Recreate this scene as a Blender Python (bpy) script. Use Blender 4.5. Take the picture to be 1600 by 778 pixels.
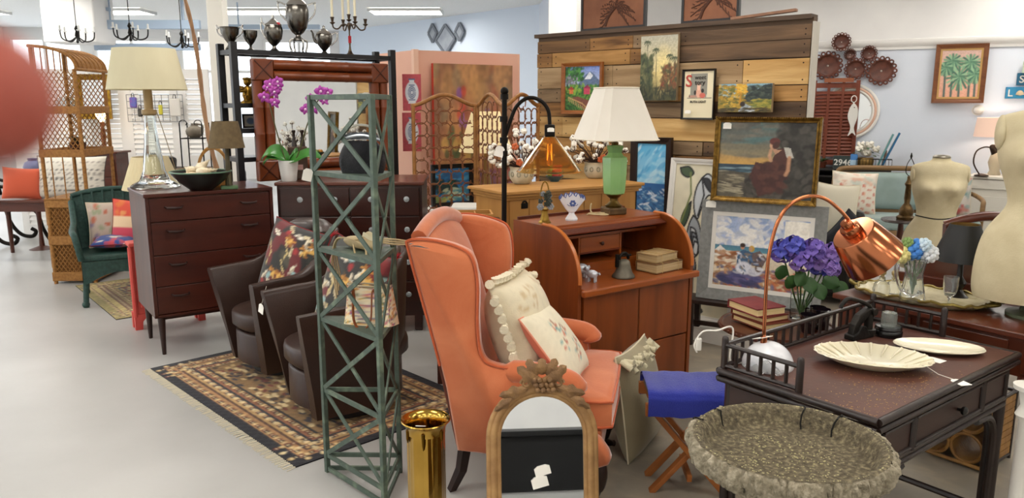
import bpy, math, random
import numpy as np
from mathutils import Matrix, Vector
rnd = random.Random(7)
PI = math.pi
sc = bpy.context.scene
for o in list(bpy.data.objects): bpy.data.objects.remove(o)
C = sc.collection
# ------------------------------------------------------------------ camera
F = 1200.0; H = 1.65; PITCH = math.atan(224.0 / F)
SP, CP = math.sin(PITCH), math.cos(PITCH)
cd = bpy.data.cameras.new('camera'); cam = bpy.data.objects.new('camera', cd); C.objects.link(cam)
cd.sensor_width = 36; cd.lens = 36 * F / 1600; cd.clip_start = .01; cd.clip_end = 100
cam.location = (0, 0, H); cam.rotation_euler = (PI / 2 - PITCH, 0, 0)
cd.dof.use_dof = True; cd.dof.focus_distance = 3.2; cd.dof.aperture_fstop = 9.5
sc.camera = cam
# ------------------------------------------------------------------ world, exposure
w = bpy.data.worlds.new('world'); sc.world = w; w.use_nodes = True
bg = w.node_tree.nodes['Background']; bg.inputs[0].default_value = (.86, .93, 1, 1); bg.inputs[1].default_value = 2.4
sc.view_settings.view_transform = 'Standard'; sc.view_settings.look = 'None'
sc.view_settings.gamma = 1; sc.view_settings.use_curve_mapping = False
sc.view_settings.exposure = 0.1
LAMP = 12.0         # strength of the ceiling troffers

# ------------------------------------------------------------------ pixel to place
def ray(x, y):
    v = (y - 389) / F
    return Vector(((x - 800) / F, CP - v * SP, -(SP + v * CP)))
def P(x, y, Y):                     # the point of that direction at depth Y
    r = ray(x, y); t = Y / r.y
    return Vector((r.x * t, Y, H + r.z * t))
def G(x, y, z=0):                   # the point of that direction at height z
    r = ray(x, y); t = (z - H) / r.z
    return Vector((r.x * t, r.y * t, z))
def PL(x, y, p0, rz):               # the point of that direction on an upright plane
    n = Vector((math.sin(rz), -math.cos(rz), 0)); r = ray(x, y); c0 = Vector((0, 0, H))
    t = (Vector((p0[0], p0[1], 0)) - c0).dot(n) / r.dot(n)
    return c0 + r * t

# ------------------------------------------------------------------ materials
def lin(h):
    if isinstance(h, str):
        h = h.lstrip('#'); h = [int(h[i:i + 2], 16) / 255 for i in (0, 2, 4)]
    return tuple(((c / 12.92) if c <= .04045 else ((c + .055) / 1.055) ** 2.4) for c in h[:3])
MATS = {}
def mat(name, c, r=.5, m=0., c2=None, sc_=8., st=(1, 1, 1), kind='noise', bump=0., bsc=None, trans=0., ior=1.45, emit=0.,
        coat=0., sheen=0., lo=.35, hi=.65, alpha=1., c3=None, det=4., spec=None, dist=0.):
    if name in MATS: return MATS[name]
    k = bpy.data.materials.new(name); k.use_nodes = True; N = k.node_tree.nodes; L = k.node_tree.links
    b = N['Principled BSDF']; I = b.inputs
    I['Base Color'].default_value = (*lin(c), 1); I['Roughness'].default_value = r; I['Metallic'].default_value = m
    I['Transmission Weight'].default_value = trans; I['IOR'].default_value = ior
    I['Coat Weight'].default_value = coat; I['Coat Roughness'].default_value = .15
    if sheen: I['Sheen Weight'].default_value = sheen; I['Sheen Roughness'].default_value = .4
    if spec is not None: I['Specular IOR Level'].default_value = spec
    if alpha < 1: I['Alpha'].default_value = alpha
    if emit: I['Emission Color'].default_value = (*lin(c), 1); I['Emission Strength'].default_value = emit
    if c2 is not None or bump:
        tc = N.new('ShaderNodeTexCoord'); mp = N.new('ShaderNodeMapping'); L.new(tc.outputs['Object'], mp.inputs[0])
        mp.inputs['Scale'].default_value = st
        def tex(s):
            if kind == 'vor':
                t = N.new('ShaderNodeTexVoronoi'); t.inputs['Scale'].default_value = s; L.new(mp.outputs[0], t.inputs['Vector']); return t.outputs['Distance']
            if kind == 'wave':
                t = N.new('ShaderNodeTexWave'); t.inputs['Scale'].default_value = s; t.inputs['Distortion'].default_value = dist or 3; t.inputs['Detail'].default_value = det
                L.new(mp.outputs[0], t.inputs['Vector']); return t.outputs['Fac']
            t = N.new('ShaderNodeTexNoise'); t.inputs['Scale'].default_value = s; t.inputs['Detail'].default_value = det; t.inputs['Distortion'].default_value = dist
            L.new(mp.outputs[0], t.inputs['Vector']); return t.outputs['Fac']
        if c2 is not None:
            cr = N.new('ShaderNodeValToRGB'); L.new(tex(sc_), cr.inputs[0]); e = cr.color_ramp.elements
            e[0].position = lo; e[1].position = hi; e[0].color = (*lin(c), 1); e[1].color = (*lin(c2), 1)
            if c3 is not None:
                q = e.new((lo + hi) / 2); q.color = (*lin(c3), 1)
            L.new(cr.outputs[0], I['Base Color'])
        if bump:
            bm = N.new('ShaderNodeBump'); bm.inputs['Strength'].default_value = bump; bm.inputs['Distance'].default_value = .01
            L.new(tex(bsc or sc_ * 3), bm.inputs['Height']); L.new(bm.outputs[0], I['Normal'])
    MATS[name] = k; return k
def vmat(name, r=.6, sheen=0., coat=0., bump=0.):       # colour from the mesh's own paint layer
    if name in MATS: return MATS[name]
    k = bpy.data.materials.new(name); k.use_nodes = True; N = k.node_tree.nodes; L = k.node_tree.links
    b = N['Principled BSDF']; a = N.new('ShaderNodeAttribute'); a.attribute_name = 'Col'
    L.new(a.outputs['Color'], b.inputs['Base Color']); b.inputs['Roughness'].default_value = r
    b.inputs['Coat Weight'].default_value = coat
    if sheen: b.inputs['Sheen Weight'].default_value = sheen
    if bump:
        t = N.new('ShaderNodeTexNoise'); t.inputs['Scale'].default_value = 180; tc = N.new('ShaderNodeTexCoord'); L.new(tc.outputs['Object'], t.inputs['Vector'])
        bm = N.new('ShaderNodeBump'); bm.inputs['Strength'].default_value = bump; bm.inputs['Distance'].default_value = .004
        L.new(t.outputs['Fac'], bm.inputs['Height']); L.new(bm.outputs[0], b.inputs['Normal'])
    MATS[name] = k; return k
def wood(name, c, c2, r=.4, ax='x', sc_=6., coat=.0, bump=.05, lo=.3, hi=.7):
    st = {'x': (.12, 1, 1), 'y': (1, .12, 1), 'z': (1, 1, .12)}[ax]
    return mat(name, c, r, c2=c2, sc_=sc_ * 3, st=st, bump=bump, bsc=sc_ * 9, coat=coat, lo=lo, hi=hi, det=6, dist=.6)

# ------------------------------------------------------------------ meshes
def eul(rx=0, ry=0, rz=0): return Matrix.Rotation(rz, 4, 'Z') @ Matrix.Rotation(ry, 4, 'Y') @ Matrix.Rotation(rx, 4, 'X')
def T(x, y=None, z=None):
    return Matrix.Translation(x if y is None else (x, y, z))
class MB:
    def __init__(s): s.v = []; s.f = []; s.col = None
    def add(s, vs, fs, M=None):
        b = len(s.v)
        s.v += [tuple(M @ Vector(q)) for q in vs] if M is not None else [tuple(q) for q in vs]
        s.f += [tuple(i + b for i in f) for f in fs]; return s
    def box(s, c, d, M=None, R=None):
        x, y, z = [q / 2 for q in d]
        vs = [(-x, -y, -z), (x, -y, -z), (x, y, -z), (-x, y, -z), (-x, -y, z), (x, -y, z), (x, y, z), (-x, y, z)]
        A = T(Vector(c))
        if R is not None: A = A @ R
        if M is not None: A = M @ A
        return s.add(vs, [(3, 2, 1, 0), (4, 5, 6, 7), (0, 1, 5, 4), (1, 2, 6, 5), (2, 3, 7, 6), (3, 0, 4, 7)], A)
    def bar(s, a, b, w, h, up=(0, 0, 1)):
        a = Vector(a); b = Vector(b); d = (b - a).normalized(); u = Vector(up)
        if abs(d.dot(u)) > .98: u = Vector((0, 1, 0))
        x = d.cross(u).normalized() * (w / 2); z = x.cross(d).normalized() * (h / 2)
        vs = [a - x - z, a + x - z, a + x + z, a - x + z, b - x - z, b + x - z, b + x + z, b - x + z]
        return s.add(vs, [(0, 1, 2, 3), (7, 6, 5, 4), (1, 0, 4, 5), (2, 1, 5, 6), (3, 2, 6, 7), (0, 3, 7, 4)])
    def tube(s, pts, r, n=8, closed=False, caps=True, flat=1., M=None):
        pts = [Vector(p) for p in pts]; k = len(pts)
        rs = r if isinstance(r, (list, tuple)) else [r] * k
        tang = []
        for i in range(k):
            a = pts[(i - 1) % k] if (closed or i > 0) else pts[0]
            b = pts[(i + 1) % k] if (closed or i < k - 1) else pts[-1]
            d = b - a; tang.append(d.normalized() if d.length > 1e-9 else Vector((0, 0, 1)))
        u = Vector((0, 0, 1)) if abs(tang[0].z) < .9 else Vector((0, 1, 0))
        vs = []
        for i in range(k):
            d = tang[i]; u = (u - d * u.dot(d))
            u = u.normalized() if u.length > 1e-6 else d.orthogonal().normalized()
            x = d.cross(u)
            for j in range(n):
                a = 2 * PI * j / n; vs.append(pts[i] + (u * math.cos(a) * flat + x * math.sin(a)) * rs[i])
        fs = []
        for i in range(k if closed else k - 1):
            for j in range(n):
                q = (i + 1) % k
                fs.append((i * n + j, i * n + (j + 1) % n, q * n + (j + 1) % n, q * n + j))
        if caps and not closed:
            fs.append(tuple(range(n - 1, -1, -1))); fs.append(tuple((k - 1) * n + j for j in range(n)))
        return s.add(vs, fs, M)
    def cyl(s, a, b, r, r2=None, n=14, caps=True, M=None): return s.tube([a, b], [r, r if r2 is None else r2], n, caps=caps, M=M)
    def lathe(s, prof, n=24, c=(0, 0, 0), M=None, wob=None, sx=1., sy=1.):
        vs = []; fs = []; k = len(prof)
        for i, (r, z) in enumerate(prof):
            for j in range(n):
                a = 2 * PI * j / n; q = r * (wob(a, i / (k - 1)) if wob else 1)
                vs.append((c[0] + q * math.cos(a) * sx, c[1] + q * math.sin(a) * sy, c[2] + z))
        for i in range(k - 1):
            for j in range(n): fs.append((i * n + j, i * n + (j + 1) % n, (i + 1) * n + (j + 1) % n, (i + 1) * n + j))
        if prof[0][0] > 1e-6: fs.append(tuple(range(n - 1, -1, -1)))
        if prof[-1][0] > 1e-6: fs.append(tuple((k - 1) * n + j for j in range(n)))
        return s.add(vs, fs, M)
    def open_lathe(s, prof, n=24, c=(0, 0, 0), M=None, wob=None, sx=1., sy=1.):
        k = len(s.f); s.lathe(prof, n, c, M, wob, sx, sy)
        s.f = [f for f in s.f[:k]] + [f for f in s.f[k:] if len(f) == 4]; return s
    def sph(s, c, r, n=12, m=8, M=None):
        r = r if isinstance(r, (tuple, list)) else (r, r, r)
        A = T(Vector(c)) @ Matrix.Diagonal((*r, 1))
        if M is not None: A = M @ A
        return s.lathe([(math.sin(PI * i / m), -math.cos(PI * i / m)) for i in range(m + 1)], n, M=A)
    def prism(s, poly, d0, d1, M=None):         # polygon in local x,z extruded along y
        n = len(poly)
        ar = sum(poly[i][0] * poly[(i + 1) % n][1] - poly[(i + 1) % n][0] * poly[i][1] for i in range(n))
        if ar < 0: poly = poly[::-1]
        vs = [(x, d0, z) for x, z in poly] + [(x, d1, z) for x, z in poly]
        fs = [tuple(range(n)), tuple(range(2 * n - 1, n - 1, -1))] + [((i + 1) % n, i, i + n, (i + 1) % n + n) for i in range(n)]
        return s.add(vs, fs, M)
    def grid(s, fn, nu, nv, cu=False, cv=False, M=None):
        U = nu if cu else nu + 1; V = nv if cv else nv + 1
        vs = [fn(i / nu, j / nv) for j in range(V) for i in range(U)]
        fs = [(j * U + i, j * U + (i + 1) % U, ((j + 1) % V) * U + (i + 1) % U, ((j + 1) % V) * U + i) for j in range(nv) for i in range(nu)]
        return s.add(vs, fs, M)
    def build(s, name, m, parent=None, smooth=40, bevel=0., sub=0, kind=None, label=None, cols=None, weld=0):
        me = bpy.data.meshes.new(name); me.from_pydata(s.v, [], s.f); me.validate()
        if weld:
            import bmesh
            q = bmesh.new(); q.from_mesh(me); bmesh.ops.remove_doubles(q, verts=q.verts, dist=weld); q.to_mesh(me); q.free()
        if smooth:
            me.polygons.foreach_set('use_smooth', [True] * len(me.polygons)); me.set_sharp_from_angle(angle=math.radians(smooth))
        if cols is not None:
            a = me.color_attributes.new('Col', 'FLOAT_COLOR', 'POINT')
            k = np.ones((len(me.vertices), 4), dtype=np.float32); k[:, :3] = cols; a.data.foreach_set('color', k.ravel())
        me.materials.append(m)
        o = bpy.data.objects.new(name, me); C.objects.link(o)
        if parent is not None: o.parent = parent
        if bevel:
            q = o.modifiers.new('bevel', 'BEVEL'); q.width = bevel; q.segments = 2; q.limit_method = 'ANGLE'; q.angle_limit = .6
        if sub:
            q = o.modifiers.new('sub', 'SUBSURF'); q.levels = sub; q.render_levels = sub
        if kind: o['kind'] = kind
        if label: o['label'] = label
        return o
def tag(o, label, cat, group=None):
    o['label'] = label; o['category'] = cat
    if group: o['group'] = group
    return o
def thing(name, label, cat, loc=(0, 0, 0), rz=0., rx=0., ry=0., group=None):
    o = bpy.data.objects.new(name, None); C.objects.link(o); o.empty_display_size = .1
    o.location = loc; o.rotation_euler = (rx, ry, rz)
    return tag(o, label, cat, group)
def struct(o): o['kind'] = 'structure'; return o
def again(o, name, parent, loc=(0, 0, 0), rot=(0, 0, 0)):       # one more piece with the same mesh
    q = bpy.data.objects.new(name, o.data); C.objects.link(q); q.parent = parent; q.location = loc; q.rotation_euler = rot; return q
def dup(root, loc, rz, label, group=None, sca=None):
    r = root.copy(); C.objects.link(r); r.location = loc; r.rotation_euler = (root.rotation_euler.x, root.rotation_euler.y, rz); r['label'] = label
    if group: r['group'] = group
    if sca: r.scale = sca
    for ch in [c for c in bpy.data.objects if c.parent == root]:
        c = ch.copy(); C.objects.link(c); c.parent = r
        for g in [d for d in bpy.data.objects if d.parent == ch]:
            d = g.copy(); C.objects.link(d); d.parent = c
    return r
def arc(cx, cz, r, a0, a1, n, y=0., rz=None):
    return [(cx + r * math.cos(a0 + (a1 - a0) * i / n), y, cz + (rz or r) * math.sin(a0 + (a1 - a0) * i / n)) for i in range(n + 1)]
def spline(pts, k=8):           # smooth line through points
    pts = [Vector(p) for p in pts]; out = []
    q = [pts[0]] + pts + [pts[-1]]
    for i in range(1, len(q) - 2):
        a, b, c, d = q[i - 1:i + 3]
        for j in range(k):
            t = j / k
            out.append(.5 * ((2 * b) + (c - a) * t + (2 * a - 5 * b + 4 * c - d) * t * t + (3 * b - a - 3 * c + d) * t ** 3))
    out.append(pts[-1]); return out

# ------------------------------------------------------------------ painted surfaces (colour layers worked out in code)
class Cv:
    def __init__(s, w, h, c):
        s.w, s.h = w, h; s.a = np.tile(np.array(lin(c)), (h, w, 1)).astype(float)
        s.U, s.V = np.meshgrid(np.linspace(0, 1, w), np.linspace(0, 1, h)); s.r = np.random.RandomState(5)
    def mix(s, m, c):
        m = np.clip(m, 0, 1)[..., None]; s.a = s.a * (1 - m) + np.array(lin(c)) * m; return s
    def grad(s, c0, c1, v0, v1, u0=0., u1=1.):
        t = np.clip((s.V - v0) / max(v1 - v0, 1e-6), 0, 1)[..., None]; k = ((s.V >= v0) & (s.V <= v1) & (s.U >= u0) & (s.U <= u1))[..., None]
        s.a = np.where(k, np.array(lin(c0)) * (1 - t) + np.array(lin(c1)) * t, s.a); return s
    def rect(s, u0, v0, u1, v1, c): return s.mix(((s.U >= u0) & (s.U <= u1) & (s.V >= v0) & (s.V <= v1)) * 1., c)
    def ell(s, cx, cy, rx, ry, c, rot=0., soft=.2, al=1.):
        x = s.U - cx; y = s.V - cy; cr, sr = math.cos(rot), math.sin(rot)
        d = np.sqrt(((x * cr + y * sr) / rx) ** 2 + ((-x * sr + y * cr) / ry) ** 2)
        return s.mix(np.clip((1 + soft / 2 - d) / max(soft, 1e-3), 0, 1) * al, c)
    def poly(s, pts, c, al=1.):
        k = np.zeros_like(s.U, bool); n = len(pts)
        for i in range(n):
            (x0, y0), (x1, y1) = pts[i], pts[(i + 1) % n]
            if y0 == y1: continue
            k ^= ((y0 > s.V) != (y1 > s.V)) & (s.U < (x1 - x0) * (s.V - y0) / (y1 - y0) + x0)
        return s.mix(k * al, c)
    def line(s, pts, wd, c, al=1., asp=1.):
        for (x0, y0), (x1, y1) in zip(pts[:-1], pts[1:]):
            dx, dy = (x1 - x0) * asp, y1 - y0; q = dx * dx + dy * dy + 1e-9
            t = np.clip(((s.U - x0) * asp * dx + (s.V - y0) * dy) / q, 0, 1)
            d = np.hypot((s.U - x0) * asp - t * dx, s.V - y0 - t * dy)
            s.mix(np.clip(1.5 - d / wd, 0, 1) * al, c)
        return s
    def dabs(s, n, box, cols, rx=.03, ry=.012, rot=0., jr=.6, al=.8):
        for _ in range(n):
            u = s.r.uniform(box[0], box[2]); v = s.r.uniform(box[1], box[3]); c = cols[s.r.randint(len(cols))]; k = s.r.uniform(.6, 1.4)
            s.ell(u, v, rx * k, ry * k, c, rot + s.r.uniform(-jr, jr), .5, al)
        return s
    def noise(s, amp=.15, gx=12, gy=12, seed=1):
        r = np.random.RandomState(seed).uniform(-1, 1, (gy + 1, gx + 1)); x = s.U * gx * .999; y = s.V * gy * .999
        i = x.astype(int); j = y.astype(int); fx = (x - i); fy = (y - j); fx = fx * fx * (3 - 2 * fx); fy = fy * fy * (3 - 2 * fy)
        n = (r[j, i] * (1 - fx) + r[j, i + 1] * fx) * (1 - fy) + (r[j + 1, i] * (1 - fx) + r[j + 1, i + 1] * fx) * fy
        s.a = np.clip(s.a * (1 + amp * n[..., None]), 0, 1); return s
    def at(s, u, v):
        return s.a[min(s.h - 1, max(0, int(v * (s.h - 1) + .5))), min(s.w - 1, max(0, int(u * (s.w - 1) + .5)))]
def canvas(cv, w, h, parent, name='canvas', y=0., z0=0., m=None, label=None):       # flat, x centred, facing -y
    b = MB(); b.v = [(-w / 2 + w * i / (cv.w - 1), y, z0 + h - h * j / (cv.h - 1)) for j in range(cv.h) for i in range(cv.w)]
    W = cv.w; b.f = [((j + 1) * W + i, (j + 1) * W + i + 1, j * W + i + 1, j * W + i) for j in range(cv.h - 1) for i in range(W - 1)]
    return b.build(name, m or vmat('painted', .55), parent, smooth=0, cols=cv.a.reshape(-1, 3), label=label)
def frame_rails(w, h, fw, fd, m, parent, y0=0., name='frame_rail', prof=None):     # four mitred rails, outer size w x h, from y0-fd to y0
    prof = prof or [(0, 0), (0, -fd), (fw * .35, -fd * .9), (fw * .7, -fd * .6), (fw, -fd * .55), (fw, 0)]
    cs = [(-w / 2, 0), (w / 2, 0), (w / 2, h), (-w / 2, h)]
    for i in range(4):
        (x0, z0), (x1, z1) = cs[i], cs[(i + 1) % 4]; d = Vector((x1 - x0, z1 - z0)).normalized(); nn = Vector((-d.y, d.x)); b = MB(); vs = []
        for e, (px, pz) in enumerate(((x0, z0), (x1, z1))):
            for q, yy in prof:
                p = Vector((px, pz)) + nn * q + d * (q if e == 0 else -q); vs.append((p.x, y0 + yy, p.y))
        n = len(prof)
        fs = [(j, (j + 1) % n, n + (j + 1) % n, n + j) for j in range(n)] + [tuple(range(n - 1, -1, -1)), tuple(range(n, 2 * n))]
        b.add(vs, fs); b.build(name, m, parent, smooth=25)
def picture(name, label, loc, rz, w, h, fw, fd, fm, cv, lean=0., cat='painting', mat_w=0., mat_m=None, group=None):
    t = thing(name, label, cat, loc, rz, rx=-lean, group=group)
    if fw:
        frame_rails(w, h, fw, fd, fm, t)
        MB().box((0, -fd * .15, h / 2), (w - fw, fd * .2, h - fw)).build('backing', mat('kraft', '#8b7355', .8), t)
        iw, ih = w - 2 * fw, h - 2 * fw
        if mat_w:
            frame_rails(iw, ih, mat_w, fd * .45, mat_m, t, name='mount_rail', prof=[(0, -fd * .2), (0, -fd * .45), (mat_w, -fd * .42), (mat_w, -fd * .2)])
            for o in [q for q in bpy.data.objects if q.parent == t and q.name.startswith('mount_rail')]: o.location.z = fw
            iw -= 2 * mat_w; ih -= 2 * mat_w
        canvas(cv, iw + .004, ih + .004, t, y=-fd * .3, z0=(h - ih) / 2 - .002)
    else:
        MB().box((0, -fd / 2 + .001, h / 2), (w, fd - .002, h)).build('stretcher', mat('raw_canvas', '#a58d6c', .85), t)
        canvas(cv, w, h, t, y=-fd)
    return t
def cushion(name, label, loc, rot, w, h, th, cvf, cvb=None, cat='cushion', n=26, pull=.07, group=None, m=None, z0=True, pw=2.6):
    # a stuffed square cushion, face towards -y, standing on its lower edge
    t = thing(name, label, cat, loc, rot[2], rot[0], rot[1], group=group); b = MB(); cols = []
    for sgn, cv in ((-1, cvf), (1, cvb or cvf)):
        def fn(u, v, sgn=sgn):
            a, c = 2 * u - 1, 2 * v - 1
            k = (max(0, 1 - abs(a) ** pw) * max(0, 1 - abs(c) ** pw)) ** .5
            x = a * w / 2 * (1 - pull * (1 - c * c) * abs(a)); z = c * h / 2 * (1 - pull * (1 - a * a) * abs(c))
            return (x * (-sgn), sgn * th / 2 * k, z + (h / 2 if z0 else 0))
        b.grid(fn, n, n)
        for j in range(n + 1):
            for i in range(n + 1): cols.append(cv.at((i / n) if sgn < 0 else 1 - i / n, 1 - j / n))
    b.f = [f[::-1] for f in b.f] if False else b.f
    b.build('cover', m or vmat('cushion_cloth', .85, sheen=.2, bump=.25), t, smooth=60, cols=np.array(cols))
    p = MB(); pts = []
    for i in range(80):
        a = 8 * i / 80; k = int(a // 2); f = a - 2 * k - 1
        q = [(f, -1), (1, f), (-f, 1), (-1, -f)][k]
        pts.append((q[0] * w / 2 * (1 - pull * (1 - q[1] ** 2)), 0, q[1] * h / 2 * (1 - pull * (1 - q[0] ** 2)) + (h / 2 if z0 else 0)))
    p.tube(pts, .004, 5, closed=True)
    return t, p
def pricetag(parent, loc, rot=(0, 0, 0), s=.04, a=1.4, string=None):
    b = MB(); w, h = s, s * a
    b.prism([(-w / 2, 0), (w / 2, 0), (w / 2, h * .8), (w * .25, h), (-w * .25, h), (-w / 2, h * .8)], -.0008, .0008, T(Vector(loc)) @ eul(*rot) @ T(0, 0, -h))
    o = b.build('price_tag', mat('tag_paper', '#f2efe6', .7), parent, smooth=0, label='small white paper price tag')
    if string: MB().tube([loc, *string], .0012, 5).build('tag_string', mat('tag_string', '#e8e4d8', .8), o)
    return o
# ================================================================== the room
WHITE = mat('wall_white', '#e9e7e4', .8, c2='#e2e0de', sc_=2, bump=.03, bsc=60)
BLUEW = mat('wall_pale_blue', '#d6dce6', .75, c2='#d0d7e2', sc_=1.5, bump=.03, bsc=60)
TRIM = mat('trim_white', '#eceae6', .5)
floor_m = mat('polished_concrete', '#a5a4a1', .34, c2='#b8b7b4', sc_=1.1, bump=.02, bsc=25, lo=.3, hi=.7, det=8, c3='#aeadaa')
CZ = 3.3
struct(MB().box((-1.5, 6.5, -.05), (19, 25, .1)).build('floor', floor_m, smooth=0))
struct(MB().box((-1.5, 6.5, CZ + .05), (19, 25, .1)).build('ceiling', mat('ceiling_white', '#eeeeec', .85, c2='#e6e6e4', sc_=40, bump=.05), smooth=0))
struct(MB().box((-1.5, -5.05, CZ / 2), (19, .1, CZ)).build('wall_rear', WHITE, smooth=0))
RWZ = math.radians(-25)
RW0 = Vector((4.875, 9.31, 0))        # a point of the pale blue wall on the right
def rw(s, d=0., z=0.):              # along the right wall (positive to the right), d in front of it
    return RW0 + Vector((math.cos(RWZ), math.sin(RWZ), 0)) * s + Vector((math.sin(RWZ), -math.cos(RWZ), 0)) * d + Vector((0, 0, z))
def upright(name, a, b, z0, z1, th, m, back=True):      # wall slab from a to b, its face on the line
    a = Vector(a[:2]); b = Vector(b[:2]); d = (b - a); L = d.length; rz = math.atan2(d.y, d.x)
    return MB().box((L / 2, th / 2, (z0 + z1) / 2), (L, th, z1 - z0), M=T(a.x, a.y, 0) @ eul(rz=rz)).build(name, m, smooth=0)
wr = struct(upright('wall_right', rw(-4.7), rw(3.3), 0, CZ, .12, BLUEW))
# above the moulding the wall is white: a shallow soffit board
zm = PL(1430, 70, RW0, RWZ).z
o = struct(MB().box((-.7, .03 - .06, (zm + .06 + CZ) / 2), (8.0, .06, CZ - zm - .06), M=T(RW0) @ eul(rz=RWZ)).build('trim_1', WHITE, smooth=0))
prof = [(0, -.05), (-.02, -.05), (-.025, -.02), (-.06, .01), (-.075, .05), (-.075, .065), (-.06, .07), (0, .07)]
b = MB(); b.add([(x, y, z) for x in (-4.7, 3.3) for y, z in prof], [(j, (j + 1) % 8, 8 + (j + 1) % 8, 8 + j) for j in range(8)] + [tuple(range(8))[::-1], tuple(range(8, 16))], T(RW0) @ eul(rz=RWZ) @ T(0, 0, zm))
struct(b.build('trim_2', TRIM, smooth=30))
struct(upright('wall_end', rw(3.3), (7.8, -5), 0, CZ, .1, WHITE))
struct(MB().box((-.7, -.009, .07), (8.0, .018, .14), M=T(RW0) @ eul(rz=RWZ)).build('baseboard_right', TRIM, smooth=0, bevel=.004))
# column behind the pallet wall, and the one on the left
c0 = P(889, 40, 8.75); struct(MB().box((c0.x + .01, 8.95, CZ / 2), (.34, .34, CZ), R=eul(rz=math.radians(-30))).build('wall_pillar', TRIM, smooth=0, bevel=.01))
c0 = P(327, 40, 8.4); struct(MB().box((c0.x + .02, 8.6, CZ / 2), (.17, .17, CZ)).build('wall_pillar', mat('pillar_cream', '#e3e1d8', .7), smooth=0, bevel=.01))
# far blue wall
FA = Vector((-3.9, 17.9, 0)); FB = Vector((.45, 13.25, 0)); FRZ = math.atan2((FB - FA).y, (FB - FA).x)
struct(upright('wall_far', FA, FB, 0, CZ, .12, mat('wall_far_blue', '#d7e2f0', .8)))
struct(upright('wall_join', FB, rw(-4.7), 0, CZ, .12, BLUEW))
# left: shop windows, far and side
def window_wall(name, a, b, z0, z1, nwin, base):
    a = Vector(a[:2]); b = Vector(b[:2]); d = b - a; L = d.length; M = T(a.x, a.y, 0) @ eul(rz=math.atan2(d.y, d.x))
    wl = MB(); wl.box((L / 2, .06, z0 / 2), (L, .12, z0), M=M); wl.box((L / 2, .06, (z1 + CZ) / 2), (L, .12, CZ - z1), M=M)
    step = L / nwin; pw = .22
    for i in range(nwin + 1): wl.box((min(max(i * step, pw / 2), L - pw / 2), .06, (z0 + z1) / 2), (pw, .12, z1 - z0), M=M)
    struct(wl.build(name, WHITE, smooth=0))
    for i in range(nwin):
        x0, x1 = i * step + pw / 2, (i + 1) * step - pw / 2
        fr = MB()
        for q in (x0 + .03, x1 - .03, (x0 + x1) / 2): fr.box((q, .05, (z0 + z1) / 2), (.06, .07, z1 - z0), M=M)
        for q in (z0 + .03, z1 - .03, z0 + (z1 - z0) * .68): fr.box(((x0 + x1) / 2, .05, q), (x1 - x0, .06, .06), M=M)
        wo = struct(fr.build('window_%d' % (base + i), TRIM, smooth=0)); k = 0
        for (p0, p1) in ((x0, (x0 + x1) / 2), ((x0 + x1) / 2, x1)):
            for (q0, q1) in ((z0, z0 + (z1 - z0) * .68), (z0 + (z1 - z0) * .68, z1)):
                MB().box(((p0 + p1) / 2, .05, (q0 + q1) / 2), (p1 - p0 - .06, .006, q1 - q0 - .06), M=M).build('pane', mat('window_glass', '#ffffff', .0, trans=1, ior=1.05), wo, smooth=0)
window_wall('wall_back', (-11, 17.0), (-3.9, 17.9), .9, 3.1, 4, 1)
window_wall('wall_left', (-10.9, -5), (-10.9, 17.0), .5, 2.9, 7, 5)
# ceiling troffers
tm = mat('troffer_frame', '#d9d9d6', .5); lm = mat('troffer_light', '#fffaf2', .5, emit=LAMP)
t0 = thing('ceiling_light', 'white flat ceiling light panel nearest the far blue wall', 'ceiling light', (-1.85, 14.0, CZ - .03), 0, group='ceiling light panels')
frame_b = MB()
for s in (-1, 1): frame_b.box((s * .62, 0, 0), (.03, .64, .05)); frame_b.box((0, s * .31, 0), (1.24, .03, .05))
frame_b.build('frame', tm, t0, smooth=0); MB().box((0, 0, 0), (1.21, .59, .02)).build('diffuser', lm, t0, smooth=0)
for i, x in enumerate((-9.6, -7.0, -4.45, -1.85, .75, 3.35, 5.6)):
    for j, y in enumerate((-3.6, -.9, 2.1, 5.1, 8.1, 11.0, 14.0)):
        if (x == -1.85 and y == 14.0) or (x > 0 and y > 9) or (x > 2.5 and y > 8.5): continue
        lb = 'white flat ceiling light panel behind the silver trophies' if (x == -4.45 and y == 14) else ('white flat ceiling light panel ' + ('at the far left corner' if x < -9 else 'above the louvred doors') if y == 14 else 'white flat ceiling light panel above the shop floor, out of view')
        dup(t0, (x, y, CZ - .03), 0, lb)
# grey beams / tracks up on the left, and the boxed duct
for k, (x0, y0, x1, y1, Y, hh, lb) in enumerate([(148, 33, 313, 44, 12, .13, 'grey steel beam under the ceiling, the upper of two'), (148, 67, 313, 80, 12.2, .1, 'grey steel beam under the ceiling, the lower of two'), (70, 10, 172, 19, 12, .05, 'thin grey lighting track under the ceiling on the far left'),
                                              (350, 34, 500, 50, 13, .07, 'thin grey ceiling rail seen behind the silver trophies')]):
    a = P(x0, y0, Y); c = P(x1, y1, Y); c.z = a.z = (a.z + c.z) / 2
    o = tag(MB().bar(a - Vector((.3, 0, 0)) if k == 0 else a, c, .08, hh).build('ceiling_beam', mat('beam_grey', '#9fb0c4', .5), smooth=0, bevel=.008), lb, 'beam')
    r = MB()
    for q in (.15, .85):
        p = a.lerp(c, q); r.cyl(p, (p.x, p.y, CZ), .012, n=6)
    r.build('hanger_rod', mat('beam_grey', '#9fb0c4'), o)
a = P(68, 66, 11.6); c = P(146, 20, 11.6)
o = tag(MB().box(((a.x + c.x) / 2, 11.9, (a.z + CZ) / 2), (c.x - a.x, .6, CZ - a.z)).build('boxed_duct', WHITE, smooth=0, bevel=.02), 'white boxed duct hanging from the ceiling at far left', 'duct')
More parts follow.
